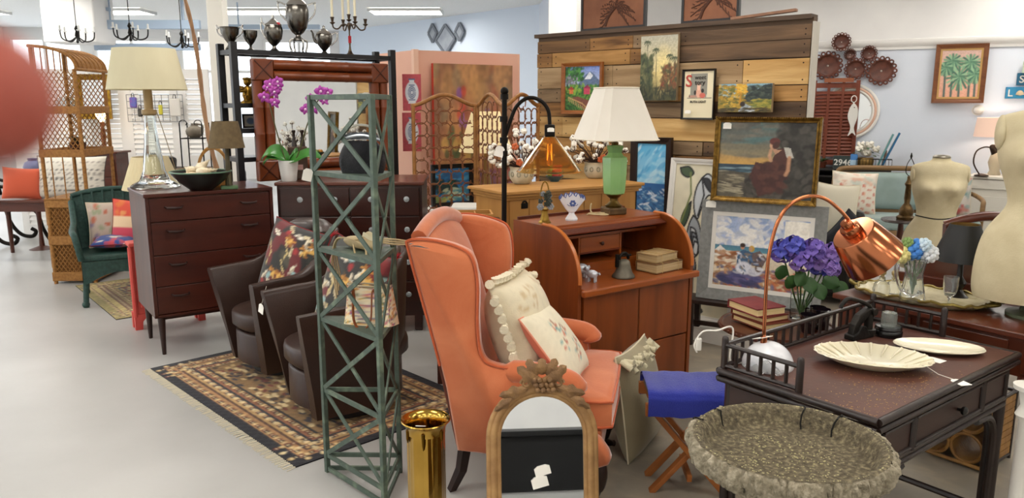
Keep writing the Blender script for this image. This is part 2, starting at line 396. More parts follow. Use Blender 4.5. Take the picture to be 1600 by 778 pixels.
# marbled worn floor sheet under the right hand furniture
fm = mat('worn_marbled_floor', '#7d766b', .5, c2='#9a8d79', sc_=6, bump=.15, bsc=20, lo=.3, hi=.7, det=12, dist=.5, c3='#877e70')
struct(MB().box((0, 0, 0), (4.4, 5.2, .006), M=T(2.62, 3.95, .003) @ eul(rz=math.radians(-8))).build('floor_sheet', fm, smooth=0))

# ================================================================== pallet wall
PWZ = math.radians(-41.1); PW0 = Vector((1.985, 5.265, 0))       # right end, bottom
def pw(s, d=0., z=0.): return PW0 + Vector((-math.cos(PWZ), -math.sin(PWZ), 0)) * s + Vector((math.sin(PWZ), -math.cos(PWZ), 0)) * d + Vector((0, 0, z))
PWL = 2.35; PWH = PL(1262, 36, PW0, PWZ).z
t = thing('pallet_wood_partition', 'tall display partition clad in mixed reclaimed pallet boards', 'partition', pw(PWL), PWZ)
MB().box((PWL / 2, .06, PWH / 2 + .01), (PWL, .07, PWH + .06)).build('backing_panel', wood('partition_back', '#4d3a2a', '#5f4a36', .7), t, smooth=0)
MB().box((PWL + .012, .045, PWH / 2), (.012, .1, PWH + .02)).build('end_trim', mat('partition_edge', '#b8b2a6', .7), t, smooth=0)
MB().box((PWL / 2 - .02, .06, PWH + .045), (PWL + .02, .12, .03)).build('top_cap', wood('partition_cap', '#5b4736', '#3d2e22', .7), t, smooth=0)
cols = [('#86643f', '#4f3722'), ('#c09258', '#86602f'), ('#d2ac72', '#a37a42'), ('#9a8060', '#5f4b36'), ('#dcb87c', '#b58b50'), ('#755a40', '#403022'), ('#a97c48', '#5a3c20'), ('#b89c76', '#866a48')]
pm = [mat('pallet_board_%d' % i, a, .75, c2=b_, sc_=7, st=(.16, 1, 1.6), bump=.35, bsc=30, lo=.3, hi=.68, det=8, dist=.9) for i, (a, b_) in enumerate(cols)]
rows = [  # from the top: board ends (fraction from the left) and tones
    ([0, .235, .41, .585, 1], [0, 6, 3, 5]), ([0, .07, .40, .55, 1], [6, 1, 6, 5]), ([0, .33, .80, 1], [7, 7, 4]), ([0, .11, .55, .80, 1], [3, 7, 1, 1]),
    ([0, .3, .66, 1], [6, 3, 5]), ([0, .12, .47, 1], [2, 4, 4]), ([0, .35, .68, 1], [1, 3, 5]), ([0, .25, .58, .76, 1], [6, 1, 6, 3]), ([0, .4, .72, 1], [2, 7, 5]), ([0, .3, 1], [3, 6]),
    ([0, .5, 1], [1, 0]), ([0, .33, 1], [7, 6]), ([0, .6, 1], [5, 2]), ([0, .4, 1], [3, 1]), ([0, .55, 1], [6, 7]), ([0, .3, 1], [0, 2])]
rhs = [.085, .1, .15, .095, .1, .145, .09, .085, .12, .15, .1, .15, .11, .14, .1, .12]; rs_ = sum(rhs); rhs = [q * PWH / rs_ for q in rhs]; nail = mat('nail', '#2a2320', .5, .8)
for i, (ends, tn) in enumerate(rows):
    for j in range(len(tn)):
        x0, x1 = ends[j] * PWL + .002, ends[j + 1] * PWL - .002; z1 = PWH - sum(rhs[:i]) - .002 - rnd.uniform(0, .004); z0 = PWH - sum(rhs[:i + 1]) + .002; th = .016 + rnd.uniform(0, .01)
        sk = rnd.uniform(-.002, .002)
        bb = MB().box(((x0 + x1) / 2, .025 - th / 2, (z0 + z1) / 2), (x1 - x0, th, z1 - z0))
        p = bb.build('board', pm[tn[j]], t, smooth=0, bevel=.002)
        nb = MB()
        for xx in (x0 + .04, x1 - .04):
            for zz in (z0 + .03, z1 - .03): nb.cyl((xx, .025 - th - .001, zz), (xx, .025 - th + .004, zz), .0055, n=6)
        nb.build('nail_heads', nail, p)
struct(MB().box((PWL / 2 + .25, -.24, .05), (PWL + .9, .42, .1), M=T(pw(PWL)) @ eul(rz=PWZ)).build('trim_3', mat('plinth_white', '#cfcbc4', .6), smooth=0, bevel=.005))

# ================================================================== salmon partition
SM = mat('salmon_paint', '#e9b79f', .7, c2='#e4b098', sc_=2)
sa = P(648, 78, 7.3); sb = P(812, 88, 7.9); sl = P(588, 84, 7.9); SH = sa.z
sb.z = sl.z = 0
def slab(name, a, b, h, th, m, parent):
    a = Vector(a[:2]); b = Vector(b[:2]); d = b - a; L = d.length
    return MB().box((L / 2, th / 2, h / 2), (L, th, h), M=T(a.x, a.y, 0) @ eul(rz=math.atan2(d.y, d.x))).build(name, m, parent, smooth=0)
t = thing('salmon_partition', 'salmon pink corner partition with paintings on it', 'partition')
slab('panel', sa, sb, SH, .1, SM, t); slab('panel', sl, sa, SH, .1, SM, t)
MB().box((sa.x, sa.y + .0, SH / 2), (.05, .05, SH + .01), R=eul(rz=.6)).build('corner_post', mat('salmon_post', '#efc4ad', .6), t, smooth=0)
SRZ = math.atan2(sb.y - sa.y, sb.x - sa.x); SLZ = math.atan2(sa.y - sl.y, sa.x - sl.x)
def box_pic(x0, y0, x1, y1, p0, rz, d=0.):      # pixel box on an upright plane -> bottom centre, width, height
    p0 = Vector((p0[0], p0[1], 0)) + Vector((math.sin(rz), -math.cos(rz), 0)) * d
    a = PL(x0, (y0 + y1) / 2, p0, rz); b = PL(x1, (y0 + y1) / 2, p0, rz); xm = (x0 + x1) / 2
    top = PL(xm, y0, p0, rz); bot = PL(xm, y1, p0, rz)
    return Vector(((a.x + b.x) / 2, (a.y + b.y) / 2, bot.z)), (b - a).to_2d().length, top.z - bot.z

# ================================================================== white louvred doors at the far left
LM = mat('louvre_white', '#e6e4e0', .55)
def louvre_door(t, w, h, x, slat_m, fw=.09, pitch=.062, mid=True, split=1, z0=0.):
    b = MB()
    for q in range(split + 1): b.box((x + fw / 2 + (w - fw) * q / split, 0, z0 + h / 2), (fw if q in (0, split) else fw * .7, .035, h))
    zs = [z0 + .06, z0 + h - .06] + ([z0 + h * .46] if mid else [])
    for q in zs: b.box((x + w / 2, 0, q), (w - fw, .034, .12 if fw > .06 else .06))
    b.build('door_frame', slat_m, t, smooth=0)
    sw = (w - fw) / split - fw; s0 = None; z = z0 + .15
    while z < z0 + h - .14:
        if not mid or abs(z - z0 - h * .46) > .085:
            for q in range(split):
                xc = x + fw / 2 + (w - fw) * (q + .5) / split
                if s0 is None:
                    s0 = MB().box((0, 0, 0), (sw + .02, .008, pitch * 1.05), R=eul(rx=-.6)).build('slat', slat_m, t, smooth=0); s0.location = (xc, 0, z)
                else: again(s0, 'slat', t, (xc, 0, z))
        z += pitch
y0 = 9.9
for k, (xa, xb, lb) in enumerate([(147, 196, 'white louvred door panel nearest the gold framed mirror'), (198, 282, 'white louvred door panel behind the large glass lamp'), (284, 333, 'white louvred door panel behind the palm stalk'), (20, 145, 'wide white louvred panel behind the wicker shelf tower')]):
    a = P(xa, 200, y0 + (0 if k else .1)); c = P(xb, 200, y0)
    h = P((xa + xb) / 2, 108 if k < 3 else 108, y0).z
    t = thing('louvred_door', lb, 'louvred door', (a.x, a.y + .0, 0), 0, group='white louvred doors')
    louvre_door(t, c.x - a.x - .01, h, 0, LM, split=1)
# ================================================================== tall chest of drawers (left)
W1 = wood('walnut_dark', '#4a1f14', '#381610', .35, 'x', 5, coat=.15); W1z = wood('walnut_side', '#57301f', '#432316', .4, 'z', 5, coat=.1)
dz = 1.09; A = G(224.6, 304, dz); B = G(428, 293, dz); D1Z = math.atan2(B.y - A.y, B.x - A.x) + math.radians(4); D1W = (B - A).length; D1D = .55
D1 = thing('chest_of_drawers', 'tall dark walnut chest of drawers on tapered legs under the glass lamp', 'dresser', (A.x, A.y, 0), D1Z); t = D1
bz = .27
b = MB(); b.box((D1W / 2, D1D / 2 + .01, (bz + dz) / 2), (D1W - .002, D1D - .02, dz - bz - .002)); b.build('body', W1z, t, smooth=0)
MB().box((D1W / 2, D1D / 2, dz - .012), (D1W + .012, D1D + .012, .024)).build('top', W1, t, smooth=0, bevel=.004)
for x in (.011, D1W - .011): MB().box((x, .0, (bz + dz) / 2 - .012), (.022, .03, dz - bz - .024)).build('side_edge', W1, t, smooth=0)
MB().box((D1W / 2, 0, bz + .008), (D1W, .03, .016)).build('bottom_edge', W1, t, smooth=0)
zs = [dz - .03, dz - .185, dz - .405, dz - .615, bz + .018]
hm = mat('walnut_pull', '#2a100a', .4)
for i in range(4):
    z1, z0 = zs[i] - .003, zs[i + 1] + .003
    d = MB().box((D1W / 2, .0, (z0 + z1) / 2), (D1W - .05, .022, z1 - z0)).build('drawer', W1, t, smooth=0, bevel=.002)
    for x in (.17, D1W - .17):
        zz = z1 - .055
        MB().tube([(x - .055, -.012, zz), (x - .045, -.032, zz - .006), (x, -.038, zz - .009), (x + .045, -.032, zz - .006), (x + .055, -.012, zz)], [.006, .008, .009, .008, .006], 8).build('drawer_pull', hm, d)
for x in (.05, D1W - .05):
    for y in (.05, D1D - .05):
        MB().cyl((x, y, bz + .005), (x + (.02 if x > .4 else -.02) * 0, y, 0), .026, .013, 12).build('leg', mat('leg_dark', '#2b140d', .4), t)
MB().box((D1W / 2, D1D / 2, bz - .015), (D1W - .08, D1D - .08, .03)).build('under_frame', hm, t, smooth=0)

# second, wider dresser behind the leather chairs
A = G(428, 287, 1.12); B = G(662, 285, 1.12); A.y = 5.45; B.y = 5.5; A.x = P(428, 287, 5.45).x; B.x = P(662, 285, 5.5).x
z2 = P(545, 285, 5.47).z; D2Z = math.atan2(B.y - A.y, B.x - A.x); D2W = (B - A).to_2d().length; D2D = .62
D2 = thing('low_dresser', 'dark brown dresser with glass knobs under the bamboo mirror', 'dresser', (A.x, A.y, 0), D2Z); t = D2
W2 = wood('dark_mahogany', '#3a1810', '#2a110b', .3, 'x', 4, coat=.2); W2t = wood('mahogany_top', '#5c2b18', '#4a2012', .3, 'x', 4, coat=.3)
MB().box((D2W / 2, D2D / 2, (z2 + .10) / 2), (D2W - .03, D2D - .03, z2 - .14)).build('body', W2, t, smooth=0)
MB().box((D2W / 2, D2D / 2, z2 - .012), (D2W, D2D, .024)).build('top', W2t, t, smooth=0, bevel=.006)
kn = mat('knob_glass', '#cfd6d8', .05, trans=.6)
for i, (z1, z0) in enumerate([(z2 - .04, z2 - .24), (z2 - .25, z2 - .47), (z2 - .48, z2 - .72), (z2 - .73, .16)]):
    for q in range(2):
        x0 = .03 + q * (D2W - .06) / 2 + .006; x1 = .03 + (q + 1) * (D2W - .06) / 2 - .006
        d = MB().box(((x0 + x1) / 2, .008, (z0 + z1) / 2), (x1 - x0, .02, z1 - z0)).build('drawer', W2, t, smooth=0, bevel=.003)
        for u in (.3, .82) if q else (.3, .8): MB().lathe([(.006, 0), (.008, .012), (.02, .018), (.021, .028), (.012, .034), (0, .035)], 10, M=T(x0 + (x1 - x0) * u, .0, (z0 + z1) / 2 + .02) @ eul(rx=PI / 2)).build('knob', kn, d)
for x in (.06, D2W - .06):
    for y in (.06, D2D - .06): MB().box((x, y, .065), (.06, .06, .13)).build('foot', W2, t, smooth=0, bevel=.01)
z2top = z2

# ================================================================== roll top desk
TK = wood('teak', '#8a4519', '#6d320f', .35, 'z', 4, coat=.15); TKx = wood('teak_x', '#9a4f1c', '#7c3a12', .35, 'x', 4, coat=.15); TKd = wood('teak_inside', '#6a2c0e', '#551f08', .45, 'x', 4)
A = G(903, 455, .74); B = G(1079, 423, .74); DKZ = math.atan2(B.y - A.y, B.x - A.x); DKW = (B - A).to_2d().length + .02; DKD = .55; DT = 1.035
DK = thing('roll_top_desk', 'teak roll-top writing desk with open tambour and cupboard below', 'desk', (A.x, A.y, 0), DKZ); t = DK
def dk(x, y, z): return DK.matrix_world @ Vector((x, y, z)) if False else Vector((A0.x + math.cos(DKZ) * x - math.sin(DKZ) * y, A0.y + math.sin(DKZ) * x + math.cos(DKZ) * y, z))
A0 = A.copy()
pf = [(0, .0), (0, .77)] + [(.24 - .24 * math.cos(a), .77 + (DT - .77) * math.sin(a)) for a in [PI / 2 * i / 14 for i in range(1, 15)]] + [(DKD, DT), (DKD, 0)]
for x in (0, DKW - .022):
    s = MB().prism(pf, 0, .022, M=Matrix(((0, 1, 0, x), (1, 0, 0, 0), (0, 0, 1, 0), (0, 0, 0, 1)))); s.f = [f[::-1] for f in s.f]
    s.build('side_panel', TK, t, smooth=30)
    e = MB().tube([(x + .011, y, z) for y, z in pf[1:-2]] + [(x + .011, .3, DT)], .0125, 6); e.build('edge_strip', mat('teak_edge', '#b5662a', .35, coat=.2), t)
MB().box((DKW / 2, .24 + (DKD - .24) / 2, DT - .011), (DKW - .046, DKD - .24, .022)).build('top', TKx, t, smooth=0, bevel=.003)
MB().box((DKW / 2, .25, DT - .03), (DKW - .046, .03, .035)).build('tambour_rail', TKx, t, smooth=0, bevel=.006)
for i in range(6):
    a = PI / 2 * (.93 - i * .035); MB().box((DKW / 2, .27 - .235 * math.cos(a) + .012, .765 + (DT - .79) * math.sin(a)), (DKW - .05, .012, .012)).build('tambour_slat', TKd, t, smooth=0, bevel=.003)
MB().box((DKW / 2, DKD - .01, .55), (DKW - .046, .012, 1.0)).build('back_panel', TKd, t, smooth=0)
MB().box((DKW / 2, .235, .735), (DKW - .046, .56, .022)).build('writing_shelf', TKx, t, smooth=0, bevel=.004)
MB().box((DKW / 2, -.036, .73), (DKW + .0, .03, .036)).build('shelf_lip', TKx, t, smooth=0, bevel=.008)
ix0, ix1 = .023, DKW - .023; cz0, cz1 = .746, .955; cy = .27
MB().box((DKW / 2, (cy + DKD) / 2, cz1), (ix1 - ix0, DKD - cy, .014)).build('cubby_top', TKx, t, smooth=0)
MB().box((DKW / 2, (cy + DKD) / 2, cz0 + .05), (ix1 - ix0, DKD - cy, .012)).build('cubby_floor', TKx, t, smooth=0)
MB().box((DKW / 2, cy + .003, cz0 + .02), (ix1 - ix0, .012, .05)).build('cubby_rail', TKx, t, smooth=0)
for x in (DKW * .28, DKW * .64): MB().box((x, (cy + DKD) / 2, (cz0 + .05 + cz1) / 2), (.012, DKD - cy, cz1 - cz0 - .05)).build('divider', TKx, t, smooth=0)
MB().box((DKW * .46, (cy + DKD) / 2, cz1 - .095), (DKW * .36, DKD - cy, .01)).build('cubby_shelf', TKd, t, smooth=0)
d = MB().box((DKW * .46, cy + .01, cz1 - .05), (DKW * .36 - .016, .02, .082)).build('drawer', TKx, t, smooth=0, bevel=.003)
MB().lathe([(.004, 0), (.004, .012), (.011, .016), (.011, .022), (0, .026)], 10, M=T(DKW * .46, cy, cz1 - .05) @ eul(rx=PI / 2)).build('knob', mat('knob_dark', '#3a1c0e', .4), d)
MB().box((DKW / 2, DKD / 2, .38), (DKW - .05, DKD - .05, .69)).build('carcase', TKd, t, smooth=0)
MB().box((.022 + DKW * .25, .004, .37), (DKW * .5 - .026, .02, .68)).build('door', TK, t, smooth=0, bevel=.002)
MB().box((DKW * .75 - .024, .004, .55), (DKW * .5 - .03, .02, .32)).build('drop_front', TK, t, smooth=0, bevel=.002)
MB().box((DKW * .75 - .024, .008, .205), (DKW * .5 - .03, .02, .35)).build('deep_drawer', TK, t, smooth=0, bevel=.002)

# ================================================================== pine cabinet behind the desk
PN = wood('pine', '#b98748', '#a67338', .5, 'z', 3); PNx = wood('pine_x', '#bf8d4d', '#aa783c', .5, 'x', 3)
A = G(792, 299, 1.12); B = G(995, 285, 1.12); PCZ = math.atan2(B.y - A.y, B.x - A.x); PCW = (B - A).to_2d().length; PCD = .4; PCH = 1.12; PC0 = A.copy()
t = thing('pine_cabinet', 'knotty pine cabinet with plank front behind the roll-top desk', 'cabinet', (A.x, A.y, 0), PCZ)
def pc(x, y, z): return Vector((PC0.x + math.cos(PCZ) * x - math.sin(PCZ) * y, PC0.y + math.sin(PCZ) * x + math.cos(PCZ) * y, z))
for x in (.01, PCW - .01): MB().box((x, PCD / 2, PCH / 2 - .02), (.02, PCD - .02, PCH - .05)).build('side_panel', PN, t, smooth=0)
n = 7
for i in range(n): MB().box((.02 + (PCW - .04) * (i + .5) / n, .006, PCH / 2 - .02), ((PCW - .04) / n - .004, .018, PCH - .06)).build('plank', PN, t, smooth=0, bevel=.002)
MB().box((PCW / 2, PCD / 2, .06), (PCW - .04, PCD - .04, .08)).build('plinth', PN, t, smooth=0)
MB().box((PCW / 2, PCD - .012, PCH / 2), (PCW - .04, .012, PCH - .04)).build('back_panel', PN, t, smooth=0)
b = MB()
for k, (o_, z_, h_) in enumerate([(.012, PCH - .05, .02), (.025, PCH - .03, .022), (.04, PCH - .01, .02)]): b.box((PCW / 2, PCD / 2 - .0, z_), (PCW + 2 * o_, PCD + 2 * o_, h_))
b.build('cornice', PNx, t, smooth=0, bevel=.004)
b = MB(); b.box((.13, -.005, PCH - .1), (.05, .004, .035)); b.tube(arc(.13, PCH - .085, .016, 0, PI, 8, y=-.006), .005, 6)
b.build('hinge', mat('black_iron', '#17130f', .5, .7), t)
# ================================================================== leather tub chairs
LE = mat('brown_leather', '#2e1c15', .4, c2='#39261e', sc_=5, bump=.12, bsc=120, coat=.04); LEg = mat('leather_worn', '#4c423f', .32, c2='#3c302b', sc_=4, bump=.12, bsc=110, coat=.15)
def tub_chair(label, loc, rz):
    t = thing('tub_chair', label, 'armchair', loc, rz, group='brown leather tub chairs')
    # local: x right, y to the back, front middle of the arms at the origin
    def path(u, k, off):        # the U of arms and back at relative width k, pulled in by off
        hw = .345 * k - off; yb = .70 - off - (1 - k) * .25; yf = (1 - k) * .35; st = yb - hw * .95 - yf
        L = st * 2 + PI * hw; q = u * L
        if q < st: return (-hw, yf + q)
        if q > L - st: return (hw, yf + (L - q))
        a = (q - st) / hw; return (-hw * math.cos(a), yf + st + hw * .95 * math.sin(a))
    def top(u):
        q = max(0, min(1, (min(u, 1 - u) - .16) / .22)); q = q * q * (3 - 2 * q)
        return .64 + .05 * min(u, 1 - u) * 2 + .20 * q
    rowsf = [lambda u: (*path(u, .74, 0), .06), lambda u: (*path(u, .80, 0), .22), lambda u: (*path(u, .92, 0), .45), lambda u: (*path(u, 1.0, 0), top(u) - .02), lambda u: (*path(u, 1.0, .008), top(u) - .003),
             lambda u: (*path(u, 1.0, .022), top(u)), lambda u: (*path(u, 1.0, .045), top(u)), lambda u: (*path(u, 1.0, .058), top(u) - .006), lambda u: (*path(u, .99, .065), top(u) - .025), lambda u: (*path(u, .90, .075), .42), lambda u: (*path(u, .84, .075), .25), lambda u: (*path(u, .76, .075), .06)]
    b = MB(); n = 40; k = len(rowsf)
    vs = [f(i / n) for f in rowsf for i in range(n + 1)]; fs = [(r * (n + 1) + i, r * (n + 1) + i + 1, (r + 1) * (n + 1) + i + 1, (r + 1) * (n + 1) + i) for r in range(k - 1) for i in range(n)]
    fs += [tuple(r * (n + 1) for r in range(k)), tuple(r * (n + 1) + n for r in range(k - 1, -1, -1))]
    b.add(vs, fs).build('shell', LE, t, smooth=50)
    def dsc(rx, ry, yc, z0, z1, rr, nm, m, pw=2.6):
        pr = [(0, z0), (.9, z0), (1, z0 + rr), (1, z1 - rr), (.985, z1 - rr * .4), (.95, z1 - .004), (.8, z1 + .006), (.4, z1 + .014), (0, z1 + .016)]
        def wob(a, _): return (abs(math.cos(a)) ** pw + abs(math.sin(a)) ** pw) ** (-1 / pw)
        return MB().lathe(pr, 36, (0, yc, 0), wob=wob, sx=rx, sy=ry).build(nm, m, t, smooth=50)
    dsc(.262, .33, .36, .29, .41, .03, 'seat_cushion', LE); dsc(.245, .30, .35, .07, .288, .02, 'seat_base', LE); dsc(.2, .22, .36, .0, .07, .01, 'swivel_plinth', mat('plinth_black', '#15110f', .6))
    def bk(u, v):
        a = 2 * u - 1; z = .42 + .44 * v; hw = .25 - .03 * v; y = .60 - .085 * a * a * 1.6 + .05 * v
        return (a * hw, y - .075 * (max(0, 1 - a ** 4) * max(0, 1 - (2 * v - 1) ** 6)) ** .5, z + .02 * (1 - a * a) * v)
    MB().grid(bk, 18, 14).build('back_cushion', LEg, t, smooth=60)
    s = MB().tube([(-.235 + .47 * i / 10, .58 - .1 * abs(i / 5 - 1) ** 2 + .035, .875 - .02 * abs(i / 5 - 1)) for i in range(11)], [.03] + [.055] * 9 + [.03], 10)
    s.build('head_roll', LEg, t, smooth=60)
    return t
c1 = Vector((-1.70, 4.50, .006)); r1 = math.radians(-48)
CH1 = tub_chair('brown leather tub chair farther back, beside the walnut chest', c1, r1)
c2 = Vector((-1.21, 3.86, .006)); r2 = math.radians(-57)
CH2 = tub_chair('brown leather tub chair nearer the green metal tower, white tag on its arm', c2, r2)
pricetag(CH2, (-.31, -.006, .565), (.0, .3, .3), .045, 1.25, [(-.325, .03, .66)])
def loc_of(c, r, x, y, z): return Vector((c.x + math.cos(r) * x - math.sin(r) * y, c.y + math.sin(r) * x + math.cos(r) * y, z))

def bird_cv(seed):
    cv = Cv(64, 64, '#2b2a28'); cv.r = np.random.RandomState(seed)
    for _ in range(16):
        u, v = cv.r.uniform(0, 1, 2); cv.ell(u, v, .16, .09, ['#6b2226', '#3a3a36', '#7d2a2a', '#4d4a3c'][cv.r.randint(4)], cv.r.uniform(0, 3), .4, .9)
    for _ in range(20):
        u, v = cv.r.uniform(0, 1, 2); a = cv.r.uniform(0, 3); cv.ell(u, v, .085, .024, ['#e8ddc4', '#d9c9a2', '#efe6d4'][cv.r.randint(3)], a, .3, .95); cv.ell(u + .01, v, .07, .010, '#6d5a40', a, .3, .6)
    for _ in range(7):
        u, v = cv.r.uniform(.1, .9, 2)
        for k in range(6): cv.ell(u + .05 * math.cos(k), v + .04 * math.sin(k * 1.3), .05, .018, ['#c58a3a', '#9a6428', '#dcae5a'][k % 3], k, .3, .9)
    for _ in range(10): u, v = cv.r.uniform(0, 1, 2); cv.ell(u, v, .05, .035, '#8fb0b0' if cv.r.rand() < .3 else '#9c2f2f', cv.r.uniform(0, 3), .4)
    for _ in range(5):
        u, v = cv.r.uniform(.1, .9, 2); cv.line([(u, v), (u + .1, v + .15), (u + .05, v + .3)], .01, '#c9b27a')
    return cv
bird = bird_cv(3); bird2 = bird_cv(11)
for (c, r, lb, cv) in ((c1, r1, 'dark floral bird cushion in the rear leather chair', bird), (c2, r2, 'dark floral bird cushion behind the green metal tower', bird2)):
    p = loc_of(c, r, .06, .30, .44); t, pp = cushion('bird_cushion', lb, p, (-.28, .16, r + .25), .50, .50, .17, cv, group='dark floral cushions', n=44)
    pp.build('piping', mat('piping_red', '#7c1f22', .8), t)
    fr = MB()
    for i in range(14): fr.tube([(.24 + rnd.uniform(-.01, .01), 0, .49 + rnd.uniform(-.01, .01)), (.25 + rnd.uniform(-.02, .03), rnd.uniform(-.02, .02), .525 + rnd.uniform(-.01, .02))], [.004, .002], 4)
    fr.build('tassel', mat('tassel_red', '#a3222a', .8), t)

# ================================================================== persian rugs
def rug(name, label, p, rz, w, d, base, border, cols, nx, ny, fringe=True, edge='#1b1a22'):
    t = thing(name, label, 'rug', p, rz); cv = Cv(nx, ny, base); asp = w / d
    m = np.minimum(np.minimum(cv.U, 1 - cv.U) * w, np.minimum(cv.V, 1 - cv.V) * d)
    for a, c in border: cv.mix((m < a) * 1., c)
    r = np.random.RandomState(4)
    # motifs of the border bands and the field
    for band, cl, n in ((.085, cols[:3], 70), (.17, cols[1:], 90), (.235, cols[:3], 60)):
        per = [(u, band / d) for u in np.linspace(.02, .98, n)] + [(u, 1 - band / d) for u in np.linspace(.02, .98, n)] + [(band / w, v) for v in np.linspace(.02, .98, int(n * .6))] + [(1 - band / w, v) for v in np.linspace(.02, .98, int(n * .6))]
        for i, (u, v) in enumerate(per): cv.ell(u, v, .016 / w * 1.0, .016 / d, cl[i % len(cl)], 0, .4, .9); cv.ell(u, v, .006 / w, .006 / d, '#e0cfa4', 0, .4, .8)
    for i in range(420):
        u = r.uniform(.28 / w, 1 - .28 / w); v = r.uniform(.28 / d, 1 - .28 / d); c = cols[r.randint(len(cols))]; a = r.uniform(0, 3)
        cv.ell(u, v, .03 / w, .013 / d, c, a, .4, .9)
    cv.noise(.25, 90, 60, 3)
    b = MB(); b.v = [(w * i / (nx - 1), d * (1 - j / (ny - 1)), .007 + .0006 * math.sin(i * .9) * math.sin(j * .7)) for j in range(ny) for i in range(nx)]
    b.f = [((j + 1) * nx + i, (j + 1) * nx + i + 1, j * nx + i + 1, j * nx + i) for j in range(ny - 1) for i in range(nx - 1)]
    b.build('pile', vmat('rug_pile', .95, sheen=.1, bump=.5), t, smooth=0, cols=cv.a.reshape(-1, 3))
    MB().box((w / 2, d / 2, .003), (w, d, .006)).build('backing', mat('rug_back', edge, .9), t, smooth=0)
    if fringe:
        fb = MB(); n = 220
        for i in range(n):
            x = w * (i + rnd.random()) / n; fb.bar((x, .0, .004), (x + rnd.uniform(-.012, .012), -.045 - rnd.uniform(0, .015), .002), .0035, .002)
        o = fb.build('fringe', mat('rug_fringe', '#d8cfb8', .9), t, smooth=0, kind='stuff')
    return t
a = G(235, 577); c = G(462, 731); rz = math.atan2(c.y - a.y, c.x - a.x); L = (c - a).to_2d().length
rug('persian_rug', 'patterned brown and navy oriental rug under the leather chairs', (a.x, a.y, 0), rz, L, 1.15, '#8a6a42',
    [(.27, '#2a2526'), (.255, '#a1804f'), (.225, '#8d5a3c'), (.20, '#2c2a30'), (.185, '#b08d5c'), (.135, '#5d3f2c'), (.12, '#a57b50'), (.06, '#3a2c2a'), (.05, '#16161f')], ['#3a2a22', '#c6a873', '#6b2f24', '#2b2c3a', '#d9c393'], 230, 140)
a = G(118, 447); c = G(196, 512)
rug('small_rug', 'faded gold oriental rug beside the green wicker chair', (a.x, a.y, 0), math.atan2(c.y - a.y, c.x - a.x), 1.5, .8, '#8b7a52', [(.2, '#6a4a36'), (.15, '#b5a26a'), (.06, '#8f8350')], ['#3a2f2a', '#b49f6a', '#7a3f30', '#4a4a52'], 130, 70, fringe=False, edge='#8f8350')

# ================================================================== three sided green metal tower
EF = Vector((-.845, 3.275, 0)); ER = Vector((-.530, 2.95, 0)); EB = Vector((-.512, 3.268, 0))
GM = mat('verdigris_paint', '#536257', .55, .1, c2='#74836f', sc_=14, bump=.1, lo=.3, hi=.75, c3='#47554b')
t = thing('metal_display_tower', 'tall green painted metal display tower with crossed braces', 'shelf', (EF.x, EF.y, 0), 0)
q0, q1, q2 = Vector((0, 0, 0)), ER - EF, EB - EF
lv = [P(510, y, 3.275).z for y in (152, 270, 388, 497, 608)] + [.085]
for q in (q0, q1, q2):
    a_ = (q1 - q2).xy.angle_signed(Vector((1, 0))) if q is not q2 else 0
    MB().box((q.x, q.y, (lv[0] + .01) / 2), (.021, .021, lv[0] + .01), R=eul(rz=math.radians(-45) if q is not q2 else 0)).build('post', GM, t, smooth=0, bevel=.002)
def inset(a, b, k=.012): d = (b - a).normalized() * k; return a + d, b - d
for (a, b_) in ((q0, q1), (q1, q2), (q0, q2)):
    a, b_ = inset(a, b_)
    for i, z in enumerate(lv + [.02]):
        MB().bar(a + Vector((0, 0, z)), b_ + Vector((0, 0, z)), .012, .02).build('rail', GM, t, smooth=0, bevel=.0015)
    for i in range(5 if not (b_.y > -.05 and a.y > -.05) else 0):
        z1, z0 = lv[i] - .012, lv[i + 1] + .012; nn = (b_ - a).cross(Vector((0, 0, 1))).normalized() * .004
        MB().bar(a + Vector((0, 0, z0)) + nn, b_ + Vector((0, 0, z1)) + nn, .007, .02).build('brace', GM, t, smooth=0)
        MB().bar(a + Vector((0, 0, z1)) - nn, b_ + Vector((0, 0, z0)) - nn, .007, .02).build('brace', GM, t, smooth=0)
for i in (1, 2, 3):
    s = MB(); cc = (q0 + q1 + q2) / 3; tr = [cc + (q - cc) * .93 for q in (q0, q1, q2)]
    s.add([(p.x, p.y, lv[i] + dz_) for dz_ in (.002, .009) for p in tr], [(2, 1, 0), (3, 4, 5), (0, 1, 4, 3), (1, 2, 5, 4), (2, 0, 3, 5)]); s.f = s.f
    s.build('shelf_plate', GM, t, smooth=0)
pricetag(t, (-.012, -.03, lv[1] + .02), (0, .25, .6), .042, 1.25)
EC = (EF + ER + EB) / 3
# black sequinned purse
S1 = lv[1] + .009
seq = mat('black_sequins', '#08080a', .18, .4, kind='vor', bump=.9, bsc=260, c2='#2b2b30', sc_=260, lo=.1, hi=.6)
rz = math.radians(-44)
t = thing('sequin_purse', 'black sequinned evening purse with silver frame on the green tower', 'purse', (EC.x + .012, EC.y + .01, S1), math.radians(-14)); t.scale = (.98, 1.1, .9)
def bag(u, v):
    a = 2 * PI * u; k = math.sin(PI * min(1, .2 + v * .66)) ** .3
    x = .105 * math.cos(a) * (1.0 - .20 * v ** 3); y = .048 * math.sin(a) * (1.06 - .75 * v ** 1.6)
    return (x * k * (1 + .02 * math.sin(9 * a)), y * k * 1.05, .145 * v)
MB().grid(bag, 36, 12, cu=True).add([bag(i / 36, 0) for i in range(36)], [tuple(range(35, -1, -1))]).build('body', seq, t, smooth=60)
MB().tube([(-.09 + .18 * i / 12, -.0, .148 + .022 * math.sin(PI * i / 12)) for i in range(13)], .009, 8).build('clasp_frame', mat('silver_frame', '#9aa0a6', .35, 1), t)
